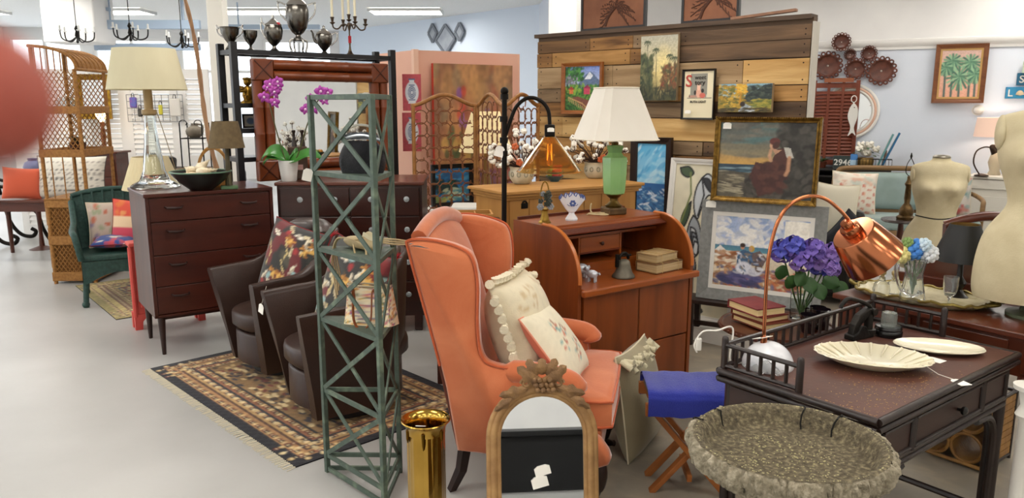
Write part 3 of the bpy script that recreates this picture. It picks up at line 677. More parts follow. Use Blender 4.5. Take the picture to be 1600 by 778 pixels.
MB().tube(arc(0, .155, .085, 0, PI, 16, rz=.062), .006, 6, flat=.6).build('handle', mat('handle_grey', '#a9a79c', .5, .3), t)
def flap(u, v): return ((2 * u - 1) * .088 * (1 - .06 * v), -.004 + .012 * math.sin(v * 3), .15 + .035 * v * (1 - (2 * u - 1) ** 2 * .4) + .002 * math.sin(40 * u))
MB().grid(flap, 40, 4).build('pleated_lining', mat('lining_grey', '#8d9096', .6), t)
# tan pouch with long cords
S2 = lv[2] + .009
t = thing('tan_pouch', 'soft tan leather pouch with long trailing cords on the tower', 'purse', (EC.x + .0, EC.y + .03, S2), rz)
TN = mat('tan_suede', '#c4b28c', .75, c2='#b09a72', sc_=9, bump=.15)
MB().grid(lambda u, v: ((2 * u - 1) * .115 * (1 + .1 * math.sin(3 * v)), .035 * math.cos(2 * PI * v) * (1 - abs(2 * u - 1) ** 3 * .6), .028 + .026 * math.sin(2 * PI * v) * (1 - abs(2 * u - 1) ** 4 * .6)), 16, 14, cv=True).build('pouch', TN, t, smooth=60)
cb = MB()
for k in range(4):
    y = -.03 - .007 * k; cb.tube(spline([(.02, y, .05), (-.09, y - .02, .045), (-.135, y - .02, .0 - .02 * k), (-.155 - .006 * k, y + .01, -.12), (-.165, y + .015, -.18 - .02 * k)], 6), .0035, 5)
cb.tube(spline([(.0, -.05, .03), (.06, -.075, -.02), (.1, -.06, -.01), (.08, -.05, .03), (.02, -.05, .045)], 6), .004, 6)
for k in range(3): cb.tube(spline([(.05, 0, .05), (.15, .03, .04 + .01 * k), (.2, .1, .035 + .006 * k), (.22, .15, .03 + .008 * k)], 6), .004, 5)
cb.build('cord', TN, t)
MB().grid(lambda u, v: (.05 + .055 * math.cos(2 * PI * u) * (1 - .2 * v), .015 * math.sin(2 * PI * u), .055 + .02 * v + .006 * math.cos(6 * PI * u)), 20, 4, cu=True).build('tassel_end', mat('cream_cloth', '#d9cfae', .8), t)
# floral tote
S3 = lv[3] + .009
cv = Cv(60, 50, '#e9dcbd')
fc = ['#b8456a', '#d08a3a', '#7a4a86', '#c9a53a', '#5c6e4a', '#c75a4a', '#5f5a7a', '#e3b36a']
cv.dabs(260, (0, 0, 1, 1), fc, .035, .02, 0, 3, .9); cv.dabs(120, (0, 0, 1, 1), ['#f0e6cc', '#3d4a38', '#f2d9a0'], .02, .01, 0, 3, .9)
t = thing('floral_tote', 'small floral tote bag with tan leather handles on the tower', 'handbag', (EC.x + .025, EC.y + .0, S3), math.radians(-14))
b = MB(); cl = []; nu, nv = 60, 24
def tote(u, v):
    a = 2 * PI * u; e = .5
    cx = math.copysign(abs(math.cos(a)) ** e, math.cos(a)); sy = math.copysign(abs(math.sin(a)) ** e, math.sin(a))
    return (cx * (.118 - .022 * v + .006 * math.sin(5 * a)), sy * (.045 - .022 * v), .165 * v + .008 * math.cos(2 * a) * v)
b.grid(tote, nu, nv, cu=True)
cols_ = [cv.at((i / nu * 2) % 1, 1 - j / nv) for j in range(nv + 1) for i in range(nu)]
b.add([tote(i / nu, 0) for i in range(nu)], [tuple(range(nu - 1, -1, -1))]); cols_ += [cv.at(.5, .5)] * nu
b.build('body', vmat('tote_cloth', .8, bump=.2), t, smooth=60, cols=np.array(cols_))
HL = mat('tan_leather', '#8a4a22', .5)
for sgn in (-1, 1):
    MB().tube(spline([(-.055, sgn * .026 - .003, .10), (-.06, sgn * .03, .135), (-.05, -.05 if sgn < 0 else .03, .15), (-.045, -.066 if sgn < 0 else .05, .03), (-.01, -.07 if sgn < 0 else .055, -.01 if sgn < 0 else .01), (.03, -.064 if sgn < 0 else .05, .03), (.035, -.05 if sgn < 0 else .03, .15), (.045, sgn * .03, .135), (.045, sgn * .026 - .003, .10)], 6), .0075, 6, flat=.5).build('handle', HL, t)
MB().tube([(math.cos(a) ** 1 * .098, .025 * math.sin(a), .167) for a in [2 * PI * i / 30 for i in range(30)]], .004, 6, closed=True).build('zip_edge', mat('tote_trim', '#c9b99a', .7), t)

# ================================================================== orange velvet wing chair
OV = mat('orange_velvet', '#bd6238', .8, c2='#d07b50', sc_=5, bump=.1, bsc=90, sheen=.7, lo=.3, hi=.75, det=8, dist=.8); OVw = mat('velvet_welt', '#b8562e', .75, sheen=.3)
WCZ = math.radians(-11); WC = Vector((.125, 3.30, 0))
t = thing('wing_chair', 'orange velvet wingback armchair with dark cabriole legs', 'armchair', WC, WCZ)
prf = spline([(-.30, 0, .22), (.30, 0, .22), (.305, 0, .34), (.20, 0, .37), (.185, 0, .50), (.17, 0, .565), (.10, 0, .60), (-.12, 0, .61), (-.185, 0, .65), (-.20, 0, .78), (-.195, 0, .95), (-.215, 0, 1.06), (-.27, 0, 1.10), (-.38, 0, 1.125), (-.475, 0, 1.12), (-.478, 0, 1.07), (-.41, 0, .78), (-.345, 0, .5)], 5)
pr2 = [(p.x, p.z) for p in prf]
cxy = sum(p[0] for p in pr2) / len(pr2), sum(p[1] for p in pr2) / len(pr2)
def wing_side(sgn):
    b = MB(); n = len(pr2); rows_ = [(0, .018), (.012, .004), (.03, 0), (.058, 0), (.07, .006), (.076, .02)]; vs = []
    for (dy, ins) in rows_:
        for i, (x, z) in enumerate(pr2):
            a_ = Vector(pr2[i - 1]); c_ = Vector(pr2[(i + 1) % n]); d = (c_ - a_); d = d.normalized() if d.length > 1e-6 else Vector((1, 0)); nn = Vector((-d.y, d.x))
            k = (x + .3) / .6; yw = .27 + .055 * max(0, min(1, k)) - .0 * z + .035 * max(0, (z - .62) / .5)
            vs.append((x + nn.x * ins, sgn * (yw + .076 - dy) * 1.0, z + nn.y * ins))
    R = len(rows_)
    fs = [(r * n + i, r * n + (i + 1) % n, (r + 1) * n + (i + 1) % n, (r + 1) * n + i) for r in range(R - 1) for i in range(n)] + [tuple(range(n))[::-1], tuple((R - 1) * n + i for i in range(n))]
    if sgn > 0: fs = [f[::-1] for f in fs]
    b.add(vs, fs); o = b.build('side_and_wing', OV, t, smooth=50)
    w_ = MB(); w_.tube([(vs[2 * n + i][0], vs[0 * n + i][1] - sgn * .008, vs[2 * n + i][2]) for i in range(n)][n // 18 * 3:-2], .006, 6); w_.build('welt', OVw, o)
    return o
wing_side(-1); wing_side(1)
for s in (-1, 1):
    MB().tube(spline([(-.18, s * .325, .575), (-.02, s * .335, .585), (.12, s * .345, .575), (.185, s * .35, .555), (.20, s * .352, .52)], 5), [.03] * 4 + [.05] * 13 + [.055, .052, .046, .03], 12).build('arm_roll', OV, t, smooth=60)
def wback(u, v):
    a = 2 * u - 1; top = 1.115 + .055 * (1 - a * a); z = .40 + (top - .40) * v
    return (-.235 - .20 * ((z - .4) / .7) + .045 * (max(0, 1 - a ** 6)) ** .5 * (max(0, 1 - (2 * v - 1) ** 8)) ** .5 - .035 * v ** 8, a * (.275 + .03 * v), z)
MB().grid(wback, 16, 20).build('back_cushion', OV, t, smooth=60)
def wback2(u, v):
    a = 2 * u - 1; top = 1.115 + .055 * (1 - a * a); z = .22 + (top - .22) * v
    return (-.315 - .175 * ((z - .22) / .9) + .03 * v ** 10, -a * (.285 + .03 * v), z)
MB().grid(wback2, 12, 16).build('back_panel', OV, t, smooth=60)
MB().tube([(-.43 - .03, -.29 + .58 * i / 14, 1.118 + .052 * (1 - (i / 7 - 1) ** 2)) for i in range(15)], .034, 10).build('top_roll', OV, t, smooth=60)
def seatc(b, z0, z1, ins):
    return [(x, y) for x, y in ((-.24, -.265), (.19, -.275), (.20, -.335), (.30, -.335), (.345, -.32), (.352, 0), (.345, .32), (.30, .335), (.20, .335), (.19, .275), (-.24, .265))]
ol = seatc(None, 0, 0, 0); n = len(ol); b = MB(); lay = [(.365, .96), (.372, 1.0), (.47, 1.0), (.484, .965), (.49, .90), (.497, .6), (.50, .2)]
vs = [(.06 + (x - .06) * k, y * k, z) for z, k in lay for x, y in ol]
b.add(vs, [(r * n + i, r * n + (i + 1) % n, (r + 1) * n + (i + 1) % n, (r + 1) * n + i) for r in range(len(lay) - 1) for i in range(n)] + [tuple(range(n))[::-1], tuple((len(lay) - 1) * n + i for i in range(n))])
o = b.build('seat_cushion', OV, t, smooth=50)
for z in (.372, .478): MB().tube([(x * 1.003, y * 1.003, z) for x, y in ol], .006, 6, closed=True).build('welt', OVw, o)
MB().box((.0, 0, .29), (.60, .62, .14)).build('seat_rail', OV, t, smooth=0, bevel=.015)
MB().box((.29, 0, .29), (.035, .66, .135)).build('front_apron', OV, t, smooth=0, bevel=.015)
CW = wood('cabriole_wood', '#2e1810', '#22110b', .35, 'z')
for s in (-1, 1):
    MB().tube(spline([(.27, s * .30, .23), (.30, s * .32, .17), (.285, s * .31, .09), (.272, s * .30, .04), (.30, s * .315, .012), (.31, s * .32, .0)], 5), [.036] * 5 + [.034] * 5 + [.026] * 5 + [.018] * 5 + [.02] * 3 + [.03] * 3, 10).build('leg', CW, t, smooth=60)
    MB().tube([(-.28, s * .26, .23), (-.30, s * .265, .1), (-.345, s * .27, .0)], [.03, .026, .02], 4).build('leg', CW, t, smooth=0)
def wc(x, y, z): return Vector((WC.x + math.cos(WCZ) * x - math.sin(WCZ) * y, WC.y + math.sin(WCZ) * x + math.cos(WCZ) * y, z))
# cushions in the wing chair
cv = Cv(64, 64, '#d9cdb0'); cv.noise(.06, 30, 30, 2)
for _ in range(26):
    u, v = cv.r.uniform(.1, .9, 2); a = cv.r.uniform(0, 3); cv.ell(u, v, .05, .018, '#b99a6a', a, .4, .7); cv.ell(u + .02, v + .02, .03, .012, '#c4ab80', a + 1, .4, .7)
pc_ = wc(.0, -.07, .497)
t, pp = cushion('tasselled_cushion', 'cream embroidered cushion with a tasselled edge in the wing chair', pc_, (-.33, .0, WCZ + math.radians(82)), .44, .44, .25, cv)
pp.build('piping', mat('cream_cord', '#d6cbb0', .8), t)
tb = MB(); ts = []
for i in range(44):
    a = 8 * i / 44; k = int(a // 2); f = a - 2 * k - 1; q = [(f, -1), (1, f), (-f, 1), (-1, -f)][k]
    if q[1] == -1: continue
    x, z = q[0] * .22 * (1 - .07 * (1 - q[1] ** 2)), q[1] * .22 * (1 - .07 * (1 - q[0] ** 2)) + .22
    d = Vector((q[0] if abs(q[0]) == 1 else 0, 0, q[1] if abs(q[1]) == 1 else 0)).normalized()
    p = Vector((x, -.012, z)); e = p + d * .05 + Vector((rnd.uniform(-.01, .01), -.014, -.016)); m_ = p.lerp(e, .4)
    MB().tube([p, m_, p.lerp(e, .55), e], [.006, .018, .014, .02], 8).build('tassel', mat('tassel_cream', '#e2d8bd', .85, bump=.4, bsc=150), t, smooth=60)
cv = Cv(64, 64, '#dcd2b8'); cv.noise(.05, 30, 30, 2)
for (u, v) in ((.35, .3), (.5, .42), (.3, .55), (.62, .62), (.5, .75)):
    for k in range(5): cv.ell(u + .06 * math.cos(k * 1.3), v + .06 * math.sin(k * 1.3), .035, .02, ['#b5532f', '#4f8f8f', '#c4674a', '#7fa39a', '#8f5a3a'][k], k, .3, .9)
cvb = Cv(16, 16, '#c9664a')
t, pp = cushion('embroidered_cushion', 'smaller cream cushion with coral back leaning in the wing chair', wc(.20, -.13, .50), (-.66, .0, WCZ + math.radians(84)), .36, .37, .13, cv, cvb)
pp.build('piping', mat('coral_piping', '#d98a70', .8), t)
# big cushion on the floor behind the chair
cv = Cv(20, 20, '#8f8468'); cv.noise(.15, 8, 8, 3)
t, pp = cushion('floor_cushion', 'large beige fringed cushion standing on the floor beside the wing chair', (.64, 3.52, .0), (-.15, .0, math.radians(62)), .42, .52, .2, cv)
fb = MB()
for i in range(40):
    x = -.2 + .4 * i / 39; z = .50 - .03 * (1 - (x / .21) ** 2); fb.tube([(x, -.02, z), (x + rnd.uniform(-.02, .02), -.05 - rnd.uniform(0, .03), z - .02 + rnd.uniform(-.04, .03))], [.012, .016], 6)
fb.build('fringe', mat('fringe_cream', '#c9c0a2', .9, bump=.5, bsc=120), t, smooth=60, kind='stuff'); pp.build('piping', mat('cream_cord', '#d6cbb0'), t)

# ================================================================== brass umbrella stand
BR = mat('brass', '#c6a04e', .16, 1, c2='#b08a3c', sc_=6, bump=.04, bsc=30); p = P(665, 655, 2.78)
t = thing('brass_umbrella_stand', 'tall faceted brass umbrella stand with flared rim and drips', 'umbrella stand', (p.x, p.y, 0), .2)
rb = p.z
b = MB(); b.lathe([(.074, 0), (.078, .01), (.074, .02), (.074, rb - .05)], 8); b.f = [f for f in b.f if len(f) == 4]; b.add([(.074 * math.cos(a), .074 * math.sin(a), .004) for a in [PI / 4 * i for i in range(8)]], [tuple(range(8))])
b.build('body', BR, t, smooth=10)
MB().open_lathe([(.074, rb - .05), (.076, rb - .03), (.085, rb - .012), (.093, rb - .004), (.096, rb), (.094, rb + .004), (.087, rb + .001), (.076, rb - .012), (.07, rb - .035), (.069, .02)], 40).build('rim', BR, t, smooth=50)
for k in range(6):
    a = k * PI / 3 + .3; L_ = (.03, .045, .022)[k % 3]; x, y = .0745 * math.cos(a), .0745 * math.sin(a)
    MB().tube([(x, y, rb - .03), (x * 1.01, y * 1.01, rb - .05 - L_ * .5), (x * 1.005, y * 1.005, rb - .05 - L_)], [.008, .006, .002], 6).build('drip', mat('brass_dark', '#6b4d18', .3, 1), t)
pricetag(t, (-.03, -.088, rb + .012), (1.2, 0, -.3), .035, .9)

# ================================================================== arched mirror with carved crest
GW = mat('worn_gilt', '#b08a58', .5, .1, c2='#82603a', sc_=18, bump=.2, bsc=60, lo=.3, hi=.75, c3='#9c764a'); GWd = mat('carved_wood', '#6e5032', .6, c2='#8d6a42', sc_=25, bump=.5, bsc=90)
AM = Vector((P(850, 760, 2.56).x, 2.53, 0))
t = thing('arched_mirror', 'arched mirror in a worn gilt frame with carved grape crest', 'mirror', AM, math.radians(4), rx=-math.radians(11.5))
aw, ah = .405, .675; fw = .052
def arch(w, h, n=22): r = w / 2; return [(-r, 0, 0), (-r, 0, (h - r * .98) * .5)] + [(-r * math.cos(PI * i / n), 0, h - r * .98 + r * .98 * math.sin(PI * i / n)) for i in range(n + 1)] + [(r, 0, (h - r * .98) * .5), (r, 0, 0)]
for off, rr, fl in ((.010, .012, 1), (.026, .016, 1), (.043, .010, 1)):
    k = arch(aw - 2 * off, ah - off); k[0] = (k[0][0], 0, .0); k[-1] = (k[-1][0], 0, .0)
    MB().tube([(x, -.012, z) for x, y, z in k], rr, 10).build('frame_moulding', GW, t, smooth=60)
MB().box((0, -.012, .02), (aw - .02, .03, .04)).build('frame_base', GW, t, smooth=0, bevel=.008)
gl = arch(aw - 2 * .045, ah - .045); b = MB(); b.add([(x, -.009, z + .0) for x, y, z in gl], [tuple(range(len(gl)))]); b.build('mirror_glass', mat('mirror_silver', '#e6eaec', .015, 1), t, smooth=0)
b = MB(); bp = arch(aw - .01, ah - .005); b.prism([(x, z) for x, y, z in bp], -.006, .004); b.build('back_board', mat('kraft', '#8b7355', .8), t, smooth=0)
cr = MB()                                                     # crest: grapes and leaves
for i in range(12):
    r_ = .011; row = i // 4; cr.sph((-.028 + .018 * (i % 4) + .006 * row, -.045 - .004 * (i % 2), ah + .012 - .018 * row), r_, 8, 6)
cr.build('grape_cluster', GWd, t, smooth=60)
def leaf(b, p, ang, L_, w_, curl=.012, M0=None):
    M = T(Vector(p)) @ eul(ry=-ang)
    def f(u, v):
        a = 2 * v - 1; s = math.sin(PI * min(1, u * .95 + .05)) ** .7 * (1 + .25 * math.sin(u * 16))
        return (u * L_, -.012 - curl * math.sin(PI * u) + .006 * abs(a), a * w_ / 2 * s)
    b.grid(f, 12, 6, M=M)
for k, (x, z, an, L_, w_) in enumerate([(-.01, .0, 2.5, .10, .05), (.01, .0, .65, .10, .05), (-.02, .025, 2.05, .07, .045), (.02, .025, 1.1, .07, .045), (0, .03, 1.57, .06, .045), (-.05, -.015, 3.4, .11, .04), (.05, -.015, -.25, .11, .04), (-.10, -.045, 3.75, .09, .03), (.10, -.045, -.6, .09, .03)]):
    b = MB(); leaf(b, (x, -.03, ah + z), an, L_, w_); b.build('carved_leaf', GWd, t, smooth=60)
for s in (-1, 1):
    MB().tube([(s * (.06 + .018 * math.cos(a) * (1 - a / 12)), -.04, ah - .0 + .018 * math.sin(a) * (1 - a / 12)) for a in [i * .5 for i in range(18)]], .006, 6).build('scroll', GWd, t)
o = pricetag(t, (-.005, -.012, ah * .50 + .035), (0, -.25, 0), .058, .62); pricetag(t, (-.016, -.0125, ah * .50 - .004), (0, -.25, 0), .06, .68)
# ================================================================== camp stool with blue towel
a = G(1017, 615, .47); SZ = math.radians(-3)
t = thing('folding_stool', 'wooden folding stool with crossed legs under a blue towel', 'stool', (a.x, a.y, 0), SZ)
SW, SD = .36, .26; SWD = wood('stool_wood', '#a5642f', '#8c4f22', .5, 'x', 4)
zr = .40
for y in (0, SD):
    MB().box((SW / 2 - .01, y, zr), (SW + .02, .025, .055)).build('top_rail', SWD, t, smooth=0, bevel=.003)
for y, in ((.03,), (SD - .03,)):
    MB().bar((.02, y, zr - .02), (SW - .02, y, .0), .022, .042, up=(0, 1, 0)).build('leg', SWD, t, smooth=0, bevel=.003)
    MB().bar((SW - .02, y + (.024 if y < .1 else -.024), zr - .02), (.02, y + (.024 if y < .1 else -.024), .0), .022, .042, up=(0, 1, 0)).build('leg', SWD, t, smooth=0, bevel=.003)
MB().box((SW / 2, SD / 2, .08), (.02, SD - .05, .03)).build('stretcher', SWD, t, smooth=0)
MB().box((SW / 2, SD / 2, zr + .033), (SW, SD + .02, .008)).build('canvas_seat', mat('stool_canvas', '#6b5a48', .9), t, smooth=0)
tw = MB(); n_ = 34
sec = spline([(-.022, 0, zr - .022), (-.024, 0, .42), (-.022, 0, .455), (.0, 0, .475), (.08, 0, .482), (.2, 0, .48), (SD - .02, 0, .474), (SD + .015, 0, .45), (SD + .018, 0, .40), (SD + .018, 0, .36)], 5)
def towel(off):
    def f(u, v):
        i = min(len(sec) - 1, int(v * (len(sec) - 1) + .5)); p_ = sec[i]; x = -.012 + (SW + .022) * u
        return (x, p_.x - off * (.2 if .2 < v < .7 else 1) * (1 if v < .5 else -1), p_.z + off * (1 if .15 < v < .8 else 0) + .002 * math.sin(13 * u + 5 * v) + .0015 * math.sin(31 * u))
    return f
tw.grid(towel(0), n_, len(sec) - 1); tw.grid(towel(.008), n_, len(sec) - 1)
t = tag(tw.build('blue_towel', mat('royal_blue_terry', '#1f2a86', .9, c2='#2c379c', sc_=4, bump=.5, bsc=220, sheen=.4), None, smooth=60), 'folded royal blue towel draped over the folding stool', 'towel')
t.location = (a.x, a.y, .001); t.rotation_euler.z = SZ
# ================================================================== stone birdbath
ST = mat('mossy_stone', '#6e6653', .9, c2='#b9ae98', sc_=60, bump=.9, bsc=140, lo=.28, hi=.72, det=10, c3='#968c76'); STi = mat('stone_basin', '#463f31', .9, c2='#998d6e', sc_=75, bump=.9, bsc=170, lo=.3, hi=.75, det=10, c3='#675d48')
BX, BY, BZ, BRD = .752, 1.955, .762, .272
t = thing('stone_birdbath', 'round mossy cast stone birdbath with bark textured rim', 'birdbath', (BX, BY, 0))
nr = np.random.RandomState(8); tabs = nr.uniform(-1, 1, (14, 200))
def bark(a, f):
    k = (a / (2 * PI)) * 64; i = int(k) % 64; fr = k - int(k); fr = fr * fr * (3 - 2 * fr); j = min(12, int(f * 13)); v = tabs[0][i] * (1 - fr) + tabs[0][(i + 1) % 64] * fr + .5 * (tabs[j][i] * (1 - fr) + tabs[j][(i + 1) % 64] * fr)
    return 1 + (.028 * v - .045 * abs(math.sin(a * 33 + 2.2 * v + f * 2.5)) ** 3) * min(1, f * 2.5) * (1 if f < .95 else .5)
R = BRD
outer = [(.12, BZ - .115), (.15, BZ - .112), (.19, BZ - .10), (.225, BZ - .088), (.25, BZ - .074), (.264, BZ - .058), (.27, BZ - .042), (.272, BZ - .028), (.27, BZ - .014), (.264, BZ - .004), (.254, BZ)]
b = MB(); b.lathe(outer, 320, wob=bark); b.f = [f for f in b.f if len(f) == 4]; b.build('bowl_outside', ST, t, smooth=80)
nz = nr.uniform(-1, 1, (9, 96))
def rough(a, f): return 1 + .006 * math.sin(a * 23 + f * 5) + .004 * math.sin(a * 57)
MB().open_lathe([(.254, BZ), (.244, BZ + .002), (.232, BZ - .004), (.223, BZ - .02), (.215, BZ - .04), (.205, BZ - .051), (.17, BZ - .054), (.11, BZ - .056), (.05, BZ - .057), (.0, BZ - .057)], 96, wob=rough).build('basin', STi, t, smooth=80)
cr = MB()
for (a, r0, r1) in ((1.05, .2, .262), (.62, .205, .262), (2.6, .22, .265), (2.2, .215, .25)):
    pts = [(math.cos(a + .02 * math.sin(i)) * (r0 + (r1 - r0) * i / 8), math.sin(a + .03 * math.sin(i * 1.7)) * (r0 + (r1 - r0) * i / 8), BZ + .002 - (.052 if i < 1 else .036 if i < 2 else .012 if i < 3 else .0)) for i in range(9)]
    cr.tube(pts, .0026, 5)
cr.build('rim_cracks', mat('crack_dark', '#14120d', .9), t)
fl = MB()
for i in range(500):
    a = rnd.uniform(0, 2 * PI); r_ = .205 * math.sqrt(rnd.random()); s_ = rnd.uniform(.0012, .0035); fl.sph((r_ * math.cos(a), r_ * math.sin(a), BZ - .0555), (s_, s_ * .8, .0015), 5, 3)
for i in range(160):
    a = rnd.uniform(0, 2 * PI); s_ = rnd.uniform(.0012, .003); fl.sph((.245 * math.cos(a), .245 * math.sin(a), BZ + .001), (s_, s_, .0015), 5, 3)
fl.build('lichen_flecks', mat('lichen', '#b9b183', .9), t, kind='stuff')
ped = [(.17, 0), (.175, .03), (.165, .05), (.12, .075), (.095, .12), (.085, .22), (.085, .38), (.095, .50), (.115, .58), (.135, .625), (.145, BZ - .112)]
MB().lathe(ped, 96, wob=lambda a, f: 1 + .03 * math.sin(a * 14 + f * 3) + .015 * math.sin(a * 31 + f * 20)).build('pedestal', ST, t, smooth=80)
# ================================================================== dark bamboo writing table
TZ = .77; TBZ = math.radians(37.5); TB0 = Vector((1.043, 2.058, 0)); TLX, TLY = 1.0, .555
DB = mat('dark_bamboo', '#180e0b', .4, c2='#281813', sc_=14, bump=.1, lo=.3, hi=.8, coat=.15); DT2 = mat('worn_brown_top', '#5a362a', .5, c2='#472820', sc_=6, bump=.12, bsc=50, lo=.3, hi=.75); DP = wood('table_panel', '#35211a', '#2a1914', .45, 'x')
TB = thing('bamboo_writing_table', 'dark bamboo writing table with spindle gallery and one drawer', 'table', TB0, TBZ); t = TB
def tb(x, y, z): return Vector((TB0.x + math.cos(TBZ) * x - math.sin(TBZ) * y, TB0.y + math.sin(TBZ) * x + math.cos(TBZ) * y, z))
MB().box((TLX / 2, TLY / 2, TZ - .009), (TLX - .02, TLY - .02, .018)).build('top', DT2, t, smooth=0)
sp = MB()
for i in range(320):
    x = max(.02, min(.98, rnd.gauss(.22, .2))); y = max(.015, min(.5, abs(rnd.gauss(0.0, .13)) + .02)); L_ = rnd.uniform(.001, .006)
    sp.box((x, y, TZ + .0006), (L_, rnd.uniform(.0008, .0022), .0006), R=eul(rz=rnd.uniform(0, 3)))
sp.build('paint_chips', mat('bare_wood_chip', '#b5935a', .7), t, smooth=0, kind='stuff')
for (p0, p1) in (((0, 0), (TLX, 0)), ((0, TLY), (TLX, TLY)), ((0, 0), (0, TLY)), ((TLX, 0), (TLX, TLY))):
    for z_, r_ in ((TZ - .008, .0125), (TZ - .034, .011)): MB().cyl((*p0, z_), (*p1, z_), r_, n=10).build('edge_pole', DB, t)
ap0, ap1 = TZ - .055, TZ - .165
for (p0, p1, nn) in (((.035, .02), (TLX - .035, .02), 'long'), ((.035, TLY - .02), (TLX - .035, TLY - .02), 'plain'), ((.02, .035), (.02, TLY - .035), 'short'), ((TLX - .02, .035), (TLX - .02, TLY - .035), 'short')):
    a = Vector((*p0, (ap0 + ap1) / 2)); c = Vector((*p1, (ap0 + ap1) / 2))
    if nn != 'long': MB().bar(a, c, .012, ap0 - ap1).build('apron', DP, t, smooth=0)
    for z_ in (ap1 - .004, ap1 - .026): MB().cyl((*p0, z_), (*p1, z_), .0115, n=10).build('rail_pole', DB, t)
x0, x1 = .05, TLX - .05; dvs = [x0, x0 + .2, x1 - .2, x1]
for i in range(3):
    xa, xb = dvs[i] + .012, dvs[i + 1] - .012
    o = MB().box(((xa + xb) / 2, .02, (ap0 + ap1) / 2), (xb - xa, .014, ap0 - ap1 - .024)).build('drawer' if i == 1 else 'apron_panel', DP, t, smooth=0, bevel=.002)
    fr = MB()
    for z_ in (ap0 - .008, ap1 + .010): fr.cyl((xa, .011, z_), (xb, .011, z_), .006, n=8)
    for x_ in (xa, xb): fr.cyl((x_, .011, ap0 - .008), (x_, .011, ap1 + .010), .006, n=8)
    fr.build('panel_moulding', DB, o)
    if i == 1: MB().lathe([(.005, 0), (.005, .01), (.014, .016), (.016, .024), (.01, .03), (0, .032)], 12, M=T((xa + xb) / 2 + .06, .013, (ap0 + ap1) / 2) @ eul(rx=PI / 2)).build('knob', mat('knob_black', '#0d0b0a', .3), o)
for x_ in dvs[1:3]: MB().cyl((x_, .014, ap0), (x_, .014, ap1), .011, n=8).build('divider_pole', DB, t)
for x_ in (.03, TLX - .03):
    for y_ in (.03, TLY - .03):
        lg = MB(); sx = 1 if x_ < .5 else -1; sy = 1 if y_ < .3 else -1
        lg.cyl((x_, y_, ap0 + .02), (x_, y_, 0), .019, n=10)
        MB_ = lg; MB_.build('leg', DB, t)
        MB().tube([(x_ + sx * .028, y_, 0.0), (x_ + sx * .028, y_, .44)] + [(x_ + sx * (.028 + .10 * (1 - math.cos(a))), y_, .44 + .11 * math.sin(a)) for a in [PI / 2 * i / 6 for i in range(1, 7)]] + [(x_ + sx * .2, y_, .553)], .013, 8).build('leg_bracket', DB, t)
        MB().tube([(x_, y_ + sy * .028, 0.0), (x_, y_ + sy * .028, .44)] + [(x_, y_ + sy * (.028 + .08 * (1 - math.cos(a))), .44 + .11 * math.sin(a)) for a in [PI / 2 * i / 6 for i in range(1, 7)]], .013, 8).build('leg_bracket', DB, t)
for y_ in (.03, TLY - .03): MB().cyl((.03, y_, .13), (TLX - .03, y_, .13), .013, n=8).build('stretcher', DB, t)
for x_ in (.03, TLX - .03): MB().cyl((x_, .03, .15), (x_, TLY - .03, .15), .013, n=8).build('stretcher', DB, t)
gh = .085
def gallery(p0, p1, n_, post1=True):
    a = Vector((*p0, TZ)); c = Vector((*p1, TZ))
    MB().cyl(a + Vector((0, 0, gh)), c + Vector((0, 0, gh)), .0085, n=8).build('gallery_rail', DB, t); MB().cyl(a + Vector((0, 0, .012)), c + Vector((0, 0, .012)), .008, n=8).build('gallery_rail', DB, t)
    for i in range(1, n_):
        q = a.lerp(c, i / n_); MB().cyl(q + Vector((0, 0, .012)), q + Vector((0, 0, gh)), .0065, n=7).build('spindle', DB, t)
def gpost(x, y): MB().lathe([(.012, TZ), (.012, TZ + .105), (.010, TZ + .112), (.006, TZ + .115), (0, TZ + .116)], 10, (x, y, 0)).build('gallery_post', DB, t)
gy = TLY * .47
for q in ((.012, TLY - .012), (.012, gy), (TLX - .012, TLY - .012), (TLX - .012, gy)): gpost(*q)
gallery((.012, gy), (.012, TLY - .012), 6); gallery((.012, TLY - .012), (TLX - .012, TLY - .012), 20); gallery((TLX - .012, TLY - .012), (TLX - .012, gy), 6)
# ================================================================== things on the roll-top desk
BRS = mat('aged_brass', '#7a6232', .4, .9, c2='#4f3f22', sc_=20)
p = G(957, 334, DT); k = p.y / F * 1.005
t = thing('table_lamp', 'green glass table lamp with white panelled shade on the roll-top desk', 'lamp', (p.x + .005, p.y, DT), .35)
JG = mat('jadeite_glass', '#7fae6a', .25, c2='#93bd7e', sc_=4, coat=.5)
MB().box((0, 0, .02), (.115, .115, .04)).build('plinth', mat('lamp_plinth', '#6b5334', .5, .4, c2='#4d3a22', sc_=20), t, smooth=0, bevel=.008)
MB().lathe([(.045, .04), (.05, .05), (.035, .06), (.022, .075), (.022, .09), (.04, .105), (.045, .115)], 20).build('metal_foot', BRS, t)
MB().lathe([(.05, .113), (.062, .12), (.066, .14), (.072, .23), (.074, .31), (.073, .325), (.052, .335), (.04, .352), (.046, .372), (.05, .385), (.048, .392), (.03, .396)], 8).build('glass_body', JG, t, smooth=20)
MB().lathe([(.02, .394), (.02, .41), (.008, .415), (.008, .47), (.016, .475), (.016, .5), (0, .505)], 12).build('lamp_neck', BRS, t)
sh = MB(); zb, zt = .425, .712
def shp(w, z, c=.28): h = w / 2; q = h * (1 - c); return [(q, -h, z), (h, -q, z), (h, q, z), (q, h, z), (-q, h, z), (-h, q, z), (-h, -q, z), (-q, -h, z)]
for (o_, rev) in ((0, 0), (.004, 1)):
    vs = shp(.40 - o_ * 2, zb) + shp(.205 - o_ * 2, zt); fs = [(i, (i + 1) % 8, 8 + (i + 1) % 8, 8 + i) for i in range(8)]
    sh.add(vs, [f[::-1] for f in fs] if rev else fs)
o = sh.build('lamp_shade', mat('shade_white', '#efe9dd', .8, c2='#e8e1d3', sc_=3), t, smooth=0)
